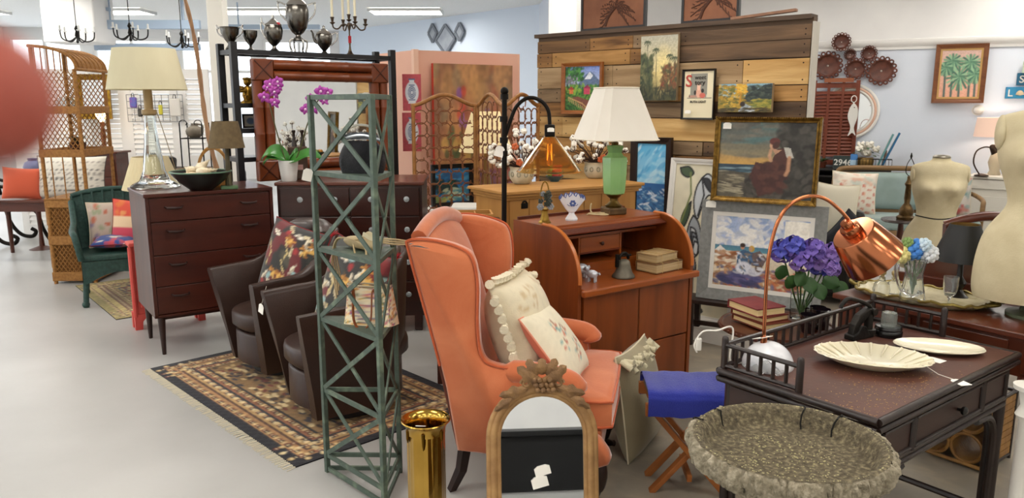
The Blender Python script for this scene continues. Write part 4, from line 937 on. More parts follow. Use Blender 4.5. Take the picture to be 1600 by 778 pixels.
for w_, z_ in ((.402, zb + .002), (.207, zt)): MB().tube([Vector(q) for q in shp(w_, z_)], .004, 5, closed=True).build('shade_trim', mat('shade_trim', '#e5ddcb', .7), o)
MB().cyl((-.1, 0, zt - .01), (.1, 0, zt - .01), .002, n=5).build('shade_spider', BRS, o)
# cord on the desk
p = G(925, 336, DT); t = tag(MB().tube(spline([p + Vector((-.03, .0, .004)), p + Vector((.02, .04, .004)), p + Vector((.09, .0, .005)), p + Vector((.02, -.02, .006)), p + Vector((-.02, .01, .008)), p + Vector((.05, .035, .009)), p + Vector((.11, .01, .006)), p + Vector((.05, -.03, .005)), p + Vector((.0, .05, .01)), p + Vector((-.0, .05, .06)), p + Vector((.01, .06, .004)), p + Vector((.13, .03, .004))], 8), .0035, 6).build('lamp_cord', mat('cord_cream', '#cdb98f', .6)), 'coiled cream lamp cord lying on the roll-top desk', 'cord')
# fan vase
p = G(893, 344, DT); BW = mat('white_porcelain', '#e8e9ee', .18, c2='#dfe3ee', sc_=3, coat=.5); BL = mat('delft_blue', '#4a5f9e', .3)
t = thing('fan_vase', 'white and blue porcelain fan shaped vase on the roll-top desk', 'vase', (p.x, p.y, DT), DKZ * .3)
MB().lathe([(.034, 0), (.036, .008), (.03, .018), (.018, .034), (.016, .042), (.022, .05)], 8).build('foot', BW, t, smooth=30)
def fan(u, v):
    a = (2 * PI * u); x = math.cos(a); y = math.sin(a); s = .022 + .048 * v ** .8; fl_ = 1 + .07 * math.cos(7 * a * 1.0) * v ** 2
    return (x * s * fl_, y * (.018 + .004 * v), .048 + .095 * v + .012 * v ** 2 * math.cos(14 * math.asin(max(-1, min(1, x)))) - .02 * v * x * x)
MB().grid(fan, 48, 12, cu=True).build('fan_body', BW, t, smooth=60)
bl = MB(); bl.tube([fan(i / 48, 1) for i in range(48)], .003, 5, closed=True); bl.build('blue_rim', BL, t)
fl = MB()
for k in range(6): a = k * PI / 3; fl.sph((.012 * math.cos(a), -.0225, .095 + .012 * math.sin(a)), (.007, .003, .007), 8, 5)
for k in (-1, 1): fl.tube([(0, -.0225, .09), (k * .02, -.0225, .082), (k * .03, -.02, .09)], .0018, 5)
fl.build('painted_flower', BL, t)
# brass figurine vase with flowers
p = G(851, 348, DT); t = thing('flower_basket_ornament', 'metal flower basket ornament with blue grey blooms on the desk', 'ornament', (p.x, p.y, DT), .2)
MB().lathe([(.034, 0), (.034, .006), (.026, .014), (.018, .05), (.02, .066), (.028, .075), (.02, .08)], 14).build('gilt_base', mat('old_gold', '#a8893f', .4, .8, c2='#86682a', sc_=25), t, smooth=30)
MB().tube(arc(0, .15, .022, -.4, PI + .4, 14, rz=.07), .004, 6).build('basket_handle', mat('old_gold', '#a8893f'), t)
for i in range(15):
    a = rnd.uniform(0, 2 * PI); z = .085 + .08 * rnd.random(); r_ = .032 * (1 - (z - .085) * 5); x, y = r_ * math.cos(a), r_ * math.sin(a)
    b = MB()
    for q in range(5): b.sph((x + .009 * math.cos(q * 1.256), y - .004, z + .009 * math.sin(q * 1.256)), (.007, .004, .007), 6, 4)
    b.sph((x, y - .008, z), .004, 6, 4); b.build('bloom', mat('bloom_slate_%d' % (i % 3), ['#4d5652', '#8e98a4', '#39423c'][i % 3], .5, .2), t, smooth=60)
for s in (-1, 1):
    b = MB()
    for q in range(6): b.sph((s * .028 + .012 * math.cos(q * 1.047), -.018, .088 + .012 * math.sin(q * 1.047)), (.008, .004, .008), 6, 4)
    b.sph((s * .028, -.022, .088), .006, 6, 4); b.build('bloom', mat('bloom_pale', '#9aa3b0', .5), t, smooth=60)
# on the writing shelf
SZ_ = .747
SV = mat('silver_white', '#c9ccd2', .3, .35, c2='#a9aeb8', sc_=30, bump=.2)
for (px, py, rz_, s_, lb) in ((908, 434, .5, 1.0, 'white and silver lamb figurine at the left of the desk shelf'), (925, 440, -.5, .8, 'smaller silver dog figurine beside the brass bell')):
    p = G(px, py, SZ_); t = thing('animal_figurine', lb, 'figurine', p, rz_ + PI, group='figurines on the desk shelf')
    A_ = Matrix.Scale(s_, 4)
    MB().lathe([(.0, .03), (.02, .034), (.03, .05), (.027, .072), (.012, .082), (0, .084)], 14, M=A_ @ T(0, 0, -.006), wob=lambda a, f: 1 + .05 * math.sin(9 * a + f * 20), sx=1.35).build('body', SV, t, smooth=60)
    MB().sph((.04, 0, .082), (.02, .016, .017), 12, 8, M=A_).sph((.058, 0, .076), (.01, .009, .008), 8, 6, M=A_).build('head', SV, t, smooth=60)
    for y in (-1, 1): MB().sph((.034, y * .018, .086), (.007, .004, .014), 8, 6, M=A_).build('ear', SV, t, smooth=60)
    for x in (-.022, .022):
        for y in (-.012, .012): MB().cyl((x, y, .036), (x, y, 0), .007, .008, 8, M=A_).build('leg', SV, t, smooth=60)
    MB().tube([(-.038, 0, .055), (-.05, 0, .06), (-.054, 0, .05)], .006, 6, M=A_).build('tail', SV, t, smooth=60)
p = G(974, 433, SZ_); t = thing('bell', 'old grey bronze hand bell with iron yoke on the desk shelf', 'bell', p, .5)
BZm = mat('bell_bronze', '#6d675a', .5, .6, c2='#565044', sc_=15, bump=.1)
MB().lathe([(.060, 0), (.062, .004), (.060, .012), (.048, .026), (.040, .05), (.035, .075), (.031, .088), (.022, .096), (.0, .1)], 28).build('bell_body', BZm, t, smooth=45)
IR = mat('black_iron', '#17130f', .5, .7)
b = MB(); b.tube(arc(0, .098, .03, 0, PI, 10, rz=.034), .008, 8); b.cyl((-.045, 0, .118), (.045, 0, .118), .006, n=8); b.cyl((-.045, 0, .06), (-.045, 0, .128), .010, n=8); b.build('yoke', IR, t)
p = G(1030, 421, SZ_)
def old_book(name, label, p, rz, w, d, h, cm, cat='book', group=None, tie=True, pages='#cbb58c', z=0.):
    t = thing(name, label, cat, (p[0], p[1], p[2]), rz, group=group)
    b = MB(); b.box((0, 0, .003), (w, d, .006)); b.box((0, 0, h - .003), (w, d, .006)); b.box((0, d / 2 - .003, h / 2), (w, .006, h - .012)); b.build('cover', cm, t, smooth=0, bevel=.002)
    MB().box((0, -.003, h / 2), (w - .01, d - .012, h - .012)).build('pages', mat('pages_' + pages.strip('#'), pages, .85, c2='#a98f64' if pages != '#e6cf9f' else '#d4b880', sc_=4, st=(1, 1, 60), bump=.3, bsc=20), t, smooth=0)
    if tie:
        b = MB()
        for x in (-w * .28, w * .30): b.tube([(x, -d / 2 - .002, 0), (x, -d / 2 - .002, h + .002), (x, d / 2 + .002, h + .002), (x, d / 2 + .002, 0)], .0016, 5)
        b.build('twine', mat('twine', '#c7ab76', .8), t)
    return t
OB = mat('aged_leather', '#7d5a36', .6, c2='#5f4023', sc_=9, bump=.25); OB2 = mat('aged_paper_cover', '#b09468', .7, c2='#8c6d42', sc_=7, bump=.25)
old_book('tied_book', 'thick old leather book tied with string, lower of the desk pair', p, DKZ + .08, .235, .15, .055, OB, group='tied old books')
old_book('tied_book', 'tattered pale book tied with string, upper of the desk pair', p + Vector((-.012, .01, .056)), DKZ + .14, .20, .14, .045, OB2, group='tied old books')

# ================================================================== arched floor lamp with amber glass shade
fp = Vector((P(786, 300, 3.85).x, 3.85, 0)); t = thing('floor_lamp', 'black iron arched floor lamp with amber glass shade', 'lamp', fp, 0)
kx = lambda x, y: (P(x, y, 3.85) - fp)
top = kx(790, 152)
MB().lathe([(.14, 0), (.145, .012), (.13, .02), (.05, .03), (.02, .04)], 28).build('base', IR, t)
b = MB(); b.tube([(0, 0, .03), (top.x * .6, 0, top.z)], .0135, 10); b.build('pole', IR, t)
b = MB(); b.sph((top.x * .6, 0, top.z + .03), .02, 12, 8); b.cyl((top.x * .6, 0, top.z - .01), (top.x * .6, 0, top.z + .016), .02, n=12); b.build('finial', IR, t)
for y_ in (186, 219, 240): q = kx(788, y_); MB().cyl((q.x * .6, 0, q.z - .014), (q.x * .6, 0, q.z + .014), .02, n=12).build('collar', IR, t)
ap = [kx(*q) for q in ((791, 216), (797, 190), (806, 168), (820, 155), (834, 153), (848, 160), (857, 174), (859, 196))]
for q in ap: q.y = 0
ap[0].x = top.x * .6
MB().tube(spline(ap, 6), .0095, 8).build('arm', IR, t, smooth=60)
e = ap[-1]; MB().box((e.x, 0, e.z - .025), (.05, .05, .06)).build('socket', IR, t, smooth=0, bevel=.006)
AG = mat('amber_glass', '#ecc888', .08, trans=.95, ior=1.06, c2='#e2b56c', sc_=8)
s1 = kx(808, 268); s2 = kx(910, 268); hw = (s2.x - s1.x) / 2; cx = e.x; ztop = e.z - .05; zbot = kx(858, 268).z
sh = MB().open_lathe([(.022, ztop), (.03, ztop - .004), (hw, zbot), (hw + .003, zbot + .0), (hw - .003, zbot + .004), (.026, ztop - .008)], 40, (cx, 0, 0)); sh.build('glass_shade', AG, t, smooth=45)
MB().lathe([(0, ztop - .15), (.014, ztop - .145), (.021, ztop - .11), (.016, ztop - .06), (.013, ztop - .03), (.013, ztop - .0)], 14, (cx, 0, 0)).build('bulb', mat('bulb_amber', '#f0b860', .1, trans=.8), t)
b = MB(); b.tube([(cx - .006, 0, ztop - .04), (cx - .008, 0, ztop - .12), (cx, 0, ztop - .05), (cx + .008, 0, ztop - .12), (cx + .006, 0, ztop - .04)], .0014, 5); b.build('filament', mat('filament', '#ffcf80', .5, emit=3), t)
pricetag(t, (-.0 + kx(783, 228).x, -.02, kx(783, 228).z), (0, .3, .2), .045, 1.2); pricetag(t, (e.x + .004, -.0265, e.z - .01), (0, 0, 0), .034, .6)

# ================================================================== cotton stems in white pots on the pine cabinet
bolls = None
def cotton(label, px, py, sx, n, seed, pots=.075):
    global bolls, husk
    p = G(px, py, PCH + .001) ; q = pc(0, 0, 0)
    t = thing('cotton_stem_pot', label, 'plant pot', p, rnd.uniform(-.5, .5), group='pots of cotton stems')
    CWp = mat('crackle_white_pot', '#cfc8b2', .4, c2='#b9b195', sc_=12, coat=.3)
    MB().lathe([(.05, 0), (.062, .01), (.082, .04), (.085, .075), (.078, .1), (.083, .112), (.085, .118), (.078, .118), (.07, .1)], 26).build('pot', CWp, t, smooth=50)
    for i in range(5): a = -PI / 2 + (i - 2) * .6; MB().tube([(.0855 * math.cos(a) + .012 * math.cos(u) * -math.sin(a), .0855 * math.sin(a) + .012 * math.cos(u) * math.cos(a), .068 + .016 * math.sin(u)) for u in [2 * PI * j / 10 for j in range(10)]], .0035, 5, closed=True).build('ring_relief', mat('relief_grey', '#8d8a78', .5), t)
    r = random.Random(seed); stem = MB(); sp_ = []
    for i in range(n):
        a = r.uniform(0, 2 * PI); R_ = sx * math.sqrt(r.random()); h_ = r.uniform(.16, .42) * (1 - .35 * R_ / sx); e_ = Vector((R_ * math.cos(a) * 1.15, R_ * math.sin(a) * .7, h_))
        sp_.append(e_); stem.tube([(0, 0, .1), e_ * .5 + Vector((0, 0, .06)), e_], [.003, .0025, .002], 5)
    stem.build('stems', mat('twig_brown', '#3b2418', .8), t)
    for i, e_ in enumerate(sp_):
        if bolls is None:
            b = MB()
            for k in range(4): b.sph((.011 * math.cos(k * PI / 2), .011 * math.sin(k * PI / 2), .006), (.014, .014, .016), 8, 6)
            bolls = b.build('cotton_boll', mat('cotton', '#ece6da', .95, bump=.4, bsc=90), t, smooth=60); bolls.location = e_; o = bolls
            hb = MB()
            for k in range(5): a = k * 1.256; hb.tube([(0, 0, -.012), (.014 * math.cos(a), .014 * math.sin(a), -.006), (.024 * math.cos(a), .024 * math.sin(a), .012)], [.003, .005, .001], 5)
            husk = hb.build('husk', mat('husk_brown', '#4a2c1c', .8), o)
        else:
            o = again(bolls, 'cotton_boll', t, e_, (r.uniform(-1, 1), r.uniform(-1, 1), r.uniform(0, 6))); hk = again(husk, 'husk', o)
    for k in range(3):
        e_ = Vector((r.uniform(-.06, .1), -.1, r.uniform(.14, .26))); b = MB()
        for q in range(5): b.sph(e_ + Vector((.014 * math.cos(q * 1.256), 0, .014 * math.sin(q * 1.256))), (.012, .007, .012), 6, 5)
        b.build('orange_bloom', mat('bloom_orange', '#c9653a', .7), t, smooth=60)
cotton('white pot of cotton stems seen behind the floor lamp', 815, 287, .19, 44, 1)
cotton('white pot of cotton stems seen left of the green lamp', 930, 278, .2, 48, 2)
# small fruit coloured ornament and dark tray behind them
p = pc(.62, .28, PCH); t = thing('small_fruit_bowl', 'small painted fruit bowl between the cotton pots', 'bowl', (G(868, 286, PCH).x, G(868, 286, PCH).y + .12, PCH))
MB().open_lathe([(.03, 0), (.032, .006), (.06, .03), (.066, .042), (.062, .042), (.03, .01), (0, .008)], 22).build('bowl', mat('bowl_teal', '#3f5a63', .3), t, smooth=50)
for i, c in enumerate(('#b8482c', '#c98a2c', '#7a8a34', '#a8382c')): MB().sph((.028 * math.cos(i * 1.6), .028 * math.sin(i * 1.6), .045), .024, 10, 8).build('fruit', mat('fruit_' + c[1:], c, .4), t, smooth=60)

# ================================================================== pictures on the pallet wall
def on_pallet(x0, y0, x1, y1, d): return box_pic(x0, y0, x1, y1, PW0, PWZ, d)
# village
cv = Cv(70, 84, '#2f5a2a'); cv.grad('#6f86c8', '#b9c6e0', 0, .45); cv.poly([(.35, .42), (.6, .18), (.75, .12), (1, .35), (1, .5), (.3, .5)], '#5c6f8f'); cv.poly([(.55, .3), (.7, .13), (.8, .22), (.72, .3)], '#dfe4ec')
cv.dabs(120, (0, .02, .5, .3), ['#2e6b30', '#4d8f3a', '#1d4a24'], .05, .03, 0, 3); cv.dabs(60, (.02, .22, .35, .45), ['#9a8fa0', '#6f6a80', '#3d6a3a'], .035, .02, 1, 1)
cv.dabs(160, (0, .42, 1, .72), ['#3f7a2c', '#6a9a34', '#274f22', '#85a83c'], .05, .025, 0, 2); cv.rect(.55, .48, .72, .63, '#c23f5a'); cv.poly([(.52, .5), (.63, .42), (.76, .5)], '#8f2a4a'); cv.rect(.12, .5, .24, .62, '#d0703a'); cv.poly([(.08, .52), (.18, .45), (.28, .52)], '#a83a2a')
cv.dabs(120, (0, .66, .5, 1), ['#2c5a2a', '#4c8038', '#1f4422'], .05, .02, .6, .6); cv.poly([(.2, .7), (.38, .68), (1, .86), (1, 1), (.62, 1)], '#7d4a3a'); cv.line([(.1, .7), (.5, .84), (.72, 1)], .012, '#c9a06a')
for i in range(12): u = .1 + i * .05; cv.line([(u, .70 + i * .025), (u, .78 + i * .024)], .008, '#d4ae78')
cv.noise(.25, 50, 60); OAK = wood('oak_frame', '#9a5c26', '#7c4519', .45, 'x')
p, w_, h_ = on_pallet(880, 98, 943, 178, .03); picture('village_painting', 'bright painting of a village among green trees in a wooden frame', p, PWZ, w_, h_, .03, .03, OAK, cv)
# palms
cv = Cv(56, 96, '#8f8a72'); cv.grad('#a9a695', '#d0c08e', 0, .55); cv.grad('#b9a56e', '#5f5a35', .55, 1); cv.ell(.62, .5, .2, .25, '#e3cf8a', 0, 1.2, .8)
cv.dabs(220, (0, .3, .32, .95), ['#2c3626', '#4a5436', '#39422c', '#6b6a44'], .06, .025, 0, 3); cv.dabs(160, (.6, .45, 1, .85), ['#6a4a2c', '#8a5a30', '#4a4a2c', '#7a3f28'], .05, .02, 0, 3); cv.dabs(120, (0, .8, 1, 1), ['#2f3424', '#494a2c', '#1f2418'], .07, .02, 0, 2)
for (u, v, b_) in ((.18, .08, .6), (.42, .2, .75), (.8, .3, .75), (.93, .34, .7)):
    cv.line([(u + .03, b_), (u, v)], .008, '#3f4434')
    for k in range(9): a = k * .7; cv.line([(u, v), (u + .1 * math.cos(a), v + .04 * math.sin(a) + .03)], .008, '#46513a')
cv.noise(.2, 40, 60, 4)
p, w_, h_ = on_pallet(1004, 56, 1061, 157, .03); picture('palm_landscape', 'tall unframed painting of misty palms on the pallet wall', p, PWZ, w_, h_, 0, .03, None, cv)
# poster
cv = Cv(90, 150, '#e2d7b6'); cv.rect(.22, .06, .78, .56, '#8d8a7e'); cv.rect(.12, .57, .94, .58, '#2a2420')
cv.ell(.5, .47, .09, .1, '#e0a890', 0, .2); cv.ell(.5, .36, .06, .055, '#eebfa4', 0, .2); cv.ell(.46, .3, .02, .05, '#efc2ac', -.2, .3); cv.ell(.55, .3, .02, .05, '#efc2ac', .2, .3); cv.ell(.38, .46, .04, .05, '#2c2622', 0, .3); cv.ell(.63, .42, .05, .045, '#2c2622', 0, .3); cv.ell(.63, .52, .1, .055, '#cf6a5a', 0, .3); cv.ell(.3, .54, .14, .025, '#b98a78', 0, .4); cv.rect(.18, .5, .21, .56, '#3a3430'); cv.rect(.76, .5, .79, .56, '#d8d0b8')
p, w_, h_ = on_pallet(1067, 108, 1118, 187, .03); BKF = mat('black_frame', '#14110f', .35)
SS = picture('story_poster', 'black framed cream Sweet Story poster with a red initial', p, PWZ, w_, h_, .014, .024, BKF, cv, cat='poster')
def lettering(parent, s, size, x, y, z, m, rx=PI / 2, ry=0., rz=0., name='lettering', shear=0., ext=.0006, align='LEFT', off=0.):
    c = bpy.data.curves.new('txt', 'FONT'); c.body = s; c.size = size; c.extrude = ext; c.align_x = align; c.shear = shear; c.offset = off; c.resolution_u = 3
    o = bpy.data.objects.new('txt', c); C.objects.link(o); dg = bpy.context.evaluated_depsgraph_get(); dg.update()
    me = bpy.data.meshes.new_from_object(o.evaluated_get(dg)); bpy.data.objects.remove(o); me.materials.clear(); me.materials.append(m)
    q = bpy.data.objects.new(name, me); C.objects.link(q); q.parent = parent; q.location = (x, y, z); q.rotation_euler = (rx, ry, rz); return q
ink = mat('ink_black', '#241f1c', .7); red = mat('ink_red', '#b5483c', .7)
lettering(SS, 'S', h_ * .33, -w_ * .41, -.0105, h_ * .66, red, off=.0015); lettering(SS, 'weet', h_ * .125, -w_ * .13, -.0105, h_ * .80, ink); lettering(SS, 'tory', h_ * .13, -w_ * .12, -.0105, h_ * .695, ink, off=.0006)
lettering(SS, 'RUTH LIGHT', h_ * .062, 0, -.0105, h_ * .335, ink, align='CENTER', off=.0006); lettering(SS, 'a story told in pictures'[:0] + '. . . . . . . . .', h_ * .03, 0, -.0105, h_ * .40, ink, align='CENTER')
pricetag(SS, (-w_ * .27, -.026, h_ * .19), (0, 0, 0), .05, .5)
# autumn river
cv = Cv(110, 70, '#8a7a3a'); cv.grad('#7fa8b8', '#a9c0bb', 0, .5); cv.poly([(.45, .55), (.55, .35), (.7, .25), (.85, .05), (1, 0), (1, .8), (.45, .6)], '#2f3a3c'); cv.dabs(140, (.55, .08, 1, .55), ['#26302f', '#39463f', '#1d2628', '#4a5446'], .05, .03, 0, 3)
cv.dabs(260, (0, .05, .5, .95), ['#8f7a2c', '#c09a34', '#6b6a2c', '#a8842a', '#5a5a30', '#d0a83c'], .045, .03, 0, 3); cv.line([(.42, .7), (.43, .05)], .018, '#c08a2c'); cv.dabs(60, (.36, 0, .52, .3), ['#d8a030', '#e0b848'], .035, .03, 0, 3)
cv.poly([(.4, .95), (.5, .68), (.62, .8), (.72, 1), (.4, 1)], '#9aa4ac'); cv.dabs(30, (.5, .8, .68, .98), ['#d8dde0', '#7f8a94'], .04, .012); cv.ell(.47, .72, .05, .09, '#2e2018', 0, .3); cv.dabs(90, (.62, .55, 1, .85), ['#8a8a34', '#a89a3c', '#5f6a30'], .05, .02); cv.dabs(80, (0, .85, 1, 1), ['#3a3420', '#5a4a24'], .05, .02); cv.noise(.2, 50, 40, 6)
p, w_, h_ = on_pallet(1126, 131, 1209, 175, .03); picture('autumn_landscape', 'small unframed autumn river painting left above the gilt framed picture', p, PWZ, w_, h_, 0, .035, None, cv)
# seascape in a dark frame
cv = Cv(60, 100, '#3f9fd6'); cv.grad('#5fb4e0', '#9fd3ee', 0, .55); cv.dabs(60, (0, 0, 1, .5), ['#3f9ad4', '#a8daf0', '#62b8e4', '#cfeaf6'], .14, .03, -.3, .4, .6); cv.grad('#2a5f9a', '#4d86b4', .52, 1); cv.dabs(120, (0, .58, 1, 1), ['#dfe9f0', '#2d5f94', '#7fa9c8', '#1f4a7c'], .08, .012, .1, .3, .8)
p, w_, h_ = on_pallet(988, 214, 1050, 352, .07); DKF = wood('dark_frame_wood', '#2c1a12', '#1f120c', .4, 'z')
picture('blue_seascape', 'blue ocean seascape in a wide dark frame behind the green lamp', p, PWZ, w_, h_, .05, .04, DKF, cv)
# heron panel
cv = Cv(80, 190, '#d9d2b8'); cv.noise(.08, 10, 20)
OUT = '#15151a'
def cvl(p_, *a, **k): cv.line([(x * .68, y) for x, y in p_], *a, **k)
def shp_(pts, c, wd=.009, a=.45):
    pts = [(x * .68, y) for x, y in pts]
    s = [(q.x, q.y) for q in spline([(x, y, 0) for x, y in pts] + [(pts[0][0], pts[0][1], 0)], 5)]
    if c: cv.poly(s, c)
    cv.line(s, wd * .55, OUT, asp=a)
shp_([(.1, .03), (.3, .02), (.42, .06), (.3, .09), (.15, .07)], '#3f5238'); shp_([(.42, .25), (.3, .3), (.22, .38), (.3, .42), (.4, .34)], '#3c4f36'); cvl([(.35, .06), (.4, .2), (.2, .42), (.0, .47)], .006, '#6f7a44', asp=.45); cvl([(.0, .36), (.35, .48)], .006, '#6f7a44', asp=.45)
shp_([(.62, .09), (.75, .06), (.9, .1), (1.0, .18), (1, .25), (.85, .2), (.75, .22), (.66, .3), (.6, .36), (.52, .32), (.48, .24), (.52, .15)], '#c3c8cc'); shp_([(.66, .09), (.8, .1), (.95, .19), (.8, .17), (.68, .12)], '#2a2e34'); cvl([(.62, .09), (.7, .2), (.6, .34)], .006, OUT, asp=.45)
shp_([(.5, .34), (.62, .38), (.72, .46), (.74, .55), (.6, .62), (.46, .58), (.38, .5), (.42, .4)], '#9aa0a6')
for k in range(4): shp_([(.46 + .04 * k, .42 + .03 * k), (.58 + .03 * k, .44 + .03 * k), (.66, .54 + .02 * k), (.5 + .02 * k, .52 + .02 * k)], ['#c8ccd0', '#7f868e', '#aeb4ba', '#d5d8da'][k])
shp_([(.44, .56), (.6, .62), (.66, .7), (.52, .74), (.4, .68)], '#6f767e'); cvl([(.5, .72), (.52, .95)], .008, OUT, asp=.45); cvl([(.6, .7), (.64, .96)], .008, OUT, asp=.45); shp_([(.3, .96), (.45, .9), (.7, .92), (.9, .97), (.7, 1), (.4, 1)], '#1c1c1c')
p, w_, h_ = box_pic(1034, 249, 1150, 545, PW0, PWZ, .26); WF = mat('frame_white', '#e2dfd8', .45)
HP = picture('heron_panel', 'tall white framed stained glass panel of a grey heron', (*p.xy, .1), PWZ, w_, h_ + (p.z - .1), .04, .03, WF, cv, lean=.10, cat='glass panel')
# grey bench that carries the leaning pictures
# beach couple
BZ0 = .46
pp0 = pw(.0, .36)
LNZ = math.radians(-31); LN0 = pw(.62, .50)
def on_lean(x0, y0, x1, y1, d): return box_pic(x0, y0, x1, y1, LN0, LNZ, d - .44)
cv = Cv(150, 120, '#dcd8d0'); cv.grad('#93a9d0', '#cfd3da', 0, .42); cv.dabs(90, (0, 0, .75, .4), ['#eceae6', '#a9bbdc', '#f3f1ec', '#8aa2cf', '#d3d6dc'], .07, .03, 0, 1.5, .8)
cv.rect(.74, .02, 1, .62, '#eeeadf'); cv.dabs(20, (.76, .05, .98, .6), ['#f6f2e8', '#e2dcd0'], .06, .05); cv.grad('#4f7f96', '#5f93a4', .42, .49, 0, .73); cv.grad('#d9cdb8', '#c2ac8c', .49, 1)
cv.rect(.74, .45, 1, .62, '#ece6da'); cv.poly([(0, .5), (.06, .42), (.14, .5), (.16, .56), (0, .58)], '#e9e6e0'); cv.dabs(60, (0, .5, .25, .75), ['#a8683f', '#e8ddc8', '#b98a5f', '#8a5a3a'], .04, .02); cv.dabs(340, (0, .72, 1, 1), ['#d8c09a', '#a87a50', '#6a6a8a', '#e8dcc4', '#8f5f3f', '#c99a6a', '#51567a', '#b5533a'], .035, .018, .3, 1)
cv.dabs(40, (.08, .82, .5, .96), ['#4d5080', '#6a6490', '#3c3f66'], .07, .025, .2, .4); cv.dabs(30, (.62, .8, .98, .95), ['#c07a4a', '#8a4a3a'], .03, .02)
cv.poly([(.26, .52), (.32, .46), (.44, .5), (.46, .66), (.26, .68)], '#3f5f80'); cv.poly([(.42, .5), (.5, .46), (.58, .56), (.54, .68), (.42, .68)], '#6a5a5a'); cv.ell(.31, .425, .022, .035, '#c08a6a', 0, .3); cv.ell(.31, .40, .03, .03, '#3a2a24', 0, .3); cv.ell(.41, .44, .03, .045, '#c9a03a', 0, .3); cv.ell(.40, .445, .017, .028, '#c99a78', 0, .3)
cv.ell(.34, .72, .09, .09, '#d8dae4', .3, .3); cv.ell(.46, .76, .08, .06, '#cfd0da', -.2, .3); cv.ell(.5, .7, .04, .06, '#5f4a3a', 0, .3); cv.dabs(40, (.24, .5, .58, .8), ['#54749a', '#e4e6ee', '#8a7a6a', '#b5b6c6', '#2f3f5a'], .03, .012, .8, 1); cv.noise(.1, 70, 50, 9)
GRM = mat('grey_linen', '#8b8c8a', .8, c2='#7c7d7b', sc_=40, bump=.1)
p, w_, h_ = on_lean(1092, 318, 1288, 476, .44); BZ0 = p.z
t = picture('beach_painting', 'beach scene painting of a seated couple in white frame and grey surround', p, LNZ, w_, h_, .075, .03, GRM, cv, lean=.09, mat_w=.028, mat_m=WF)
pricetag(t, (-w_ / 2 + .06, -.032, h_ - .006), (0, 0, 0), .07, .65); BP = (p, w_, h_)
# woman on rocks
cv = Cv(150, 120, '#54544e'); cv.grad('#5a5c58', '#6a6a60', 0, .22); cv.poly([(.42, 0), (.66, 0), (.66, .14), (.46, .2)], '#4f7f80'); cv.dabs(60, (0, 0, .66, .3), ['#62625a', '#55625f', '#7a7468', '#4a7a7c'], .12, .03, 0, .3, .5); cv.grad('#8a7c60', '#c59a52', .3, .56, 0, .66); cv.dabs(30, (0, .3, .65, .45), ['#6f6a5c', '#7f7860'], .14, .03, 0, .2, .6); cv.grad('#2f4250', '#39505a', .56, .67, 0, .5)
cv.dabs(30, (0, .58, .4, .68), ['#2a3c4c', '#7f98a0', '#45606c'], .07, .01, 0, .1); cv.grad('#6a614e', '#3d382e', .67, 1); cv.dabs(60, (0, .66, .35, 1), ['#7d7460', '#4a463c', '#918870', '#5a5446'], .09, .015, .1, .3); cv.dabs(14, (.05, .7, .3, .95), ['#a39a82'], .08, .008, .1, .2)
cv.poly([(.66, 0), (1, 0), (1, 1), (.3, 1), (.3, .8), (.42, .66), (.5, .6), (.66, .55), (.68, .3)], '#34322f'); cv.dabs(200, (.66, 0, 1, 1), ['#2a2926', '#43413c', '#3a3834', '#504d46', '#262422'], .06, .04, 0, 3); cv.dabs(120, (.3, .72, .75, 1), ['#2c2a27', '#46433c', '#39352f', '#57524a'], .06, .03, 0, 3)
cv.poly([(.45, .98), (.36, .68), (.4, .52), (.55, .56), (.62, .34), (.72, .33), (.76, .5), (.72, .72), (.62, .9)], '#4b2c26'); cv.dabs(50, (.38, .55, .7, .9), ['#3f231f', '#5a352c', '#4a2a26'], .05, .03, 1, 1); cv.poly([(.68, .32), (.75, .33), (.79, .46), (.72, .46)], '#b9b6ac'); cv.line([(.745, .45), (.74, .62), (.72, .68)], .018, '#b98a6a'); cv.line([(.56, .5), (.54, .44), (.55, .36)], .016, '#c09474')
cv.ell(.575, .30, .04, .055, '#c79c7c', 0, .25); cv.ell(.585, .25, .055, .05, '#5f2f2a', .2, .3); cv.ell(.6, .3, .035, .05, '#4a2c24', .3, .3); cv.poly([(.56, .34), (.63, .36), (.66, .36), (.6, .42)], '#b98d70'); cv.noise(.12, 50, 40, 3)
GD = mat('gilt_frame', '#8a6a2c', .38, .75, c2='#5e4418', sc_=30, bump=.3, bsc=60)
p2, w2, h2 = on_lean(1114, 177, 1280, 312, .43); p2.z = BZ0 + h_ * math.cos(.09) + .002
o2 = Vector((math.sin(LNZ), -math.cos(LNZ), 0)) * -(h_ * math.sin(.09)) + Vector((math.sin(LNZ), -math.cos(LNZ), 0)) * .035
t = picture('seated_woman_painting', 'gilt framed painting of a woman seated on rocks by the sea', p2 + Vector((o2.x, o2.y, 0)), LNZ, w2, h2, .032, .04, GD, cv, lean=.07)
bd = MB()
for i in range(46):
    for (x, z) in ((-w2 / 2 + w2 * i / 45, .004), (-w2 / 2 + w2 * i / 45, h2 - .004)): bd.sph((x, -.036, z), .0055, 6, 4)
for i in range(38):
    for x in (-w2 / 2 + .004, w2 / 2 - .004): bd.sph((x, -.036, h2 * i / 37), .0055, 6, 4)
bd.build('beading', GD, t, kind='stuff'); pricetag(t, (-w2 / 2 + .075, -.0195, h2 - .036), (0, 0, 0), .055, .75)
# low bench under them
q = pw(.0, .36); L_ = 1.05
t = thing('low_bench', 'low dark wooden bench carrying the leaning paintings', 'bench', (BP[0].x, BP[0].y, .0), LNZ)
MB().box((0, .0, BZ0 - .015), (.95, .2, .028)).build('seat', DKF, t, smooth=0, bevel=.004)
for x in (-.42, .42):
    for y in (-.075, .075): MB().box((x, y, (BZ0 - .03) / 2), (.035, .035, BZ0 - .03)).build('leg', DKF, t, smooth=0)
MB().box((0, 0, .15), (.84, .02, .03)).build('stretcher', DKF, t, smooth=0)
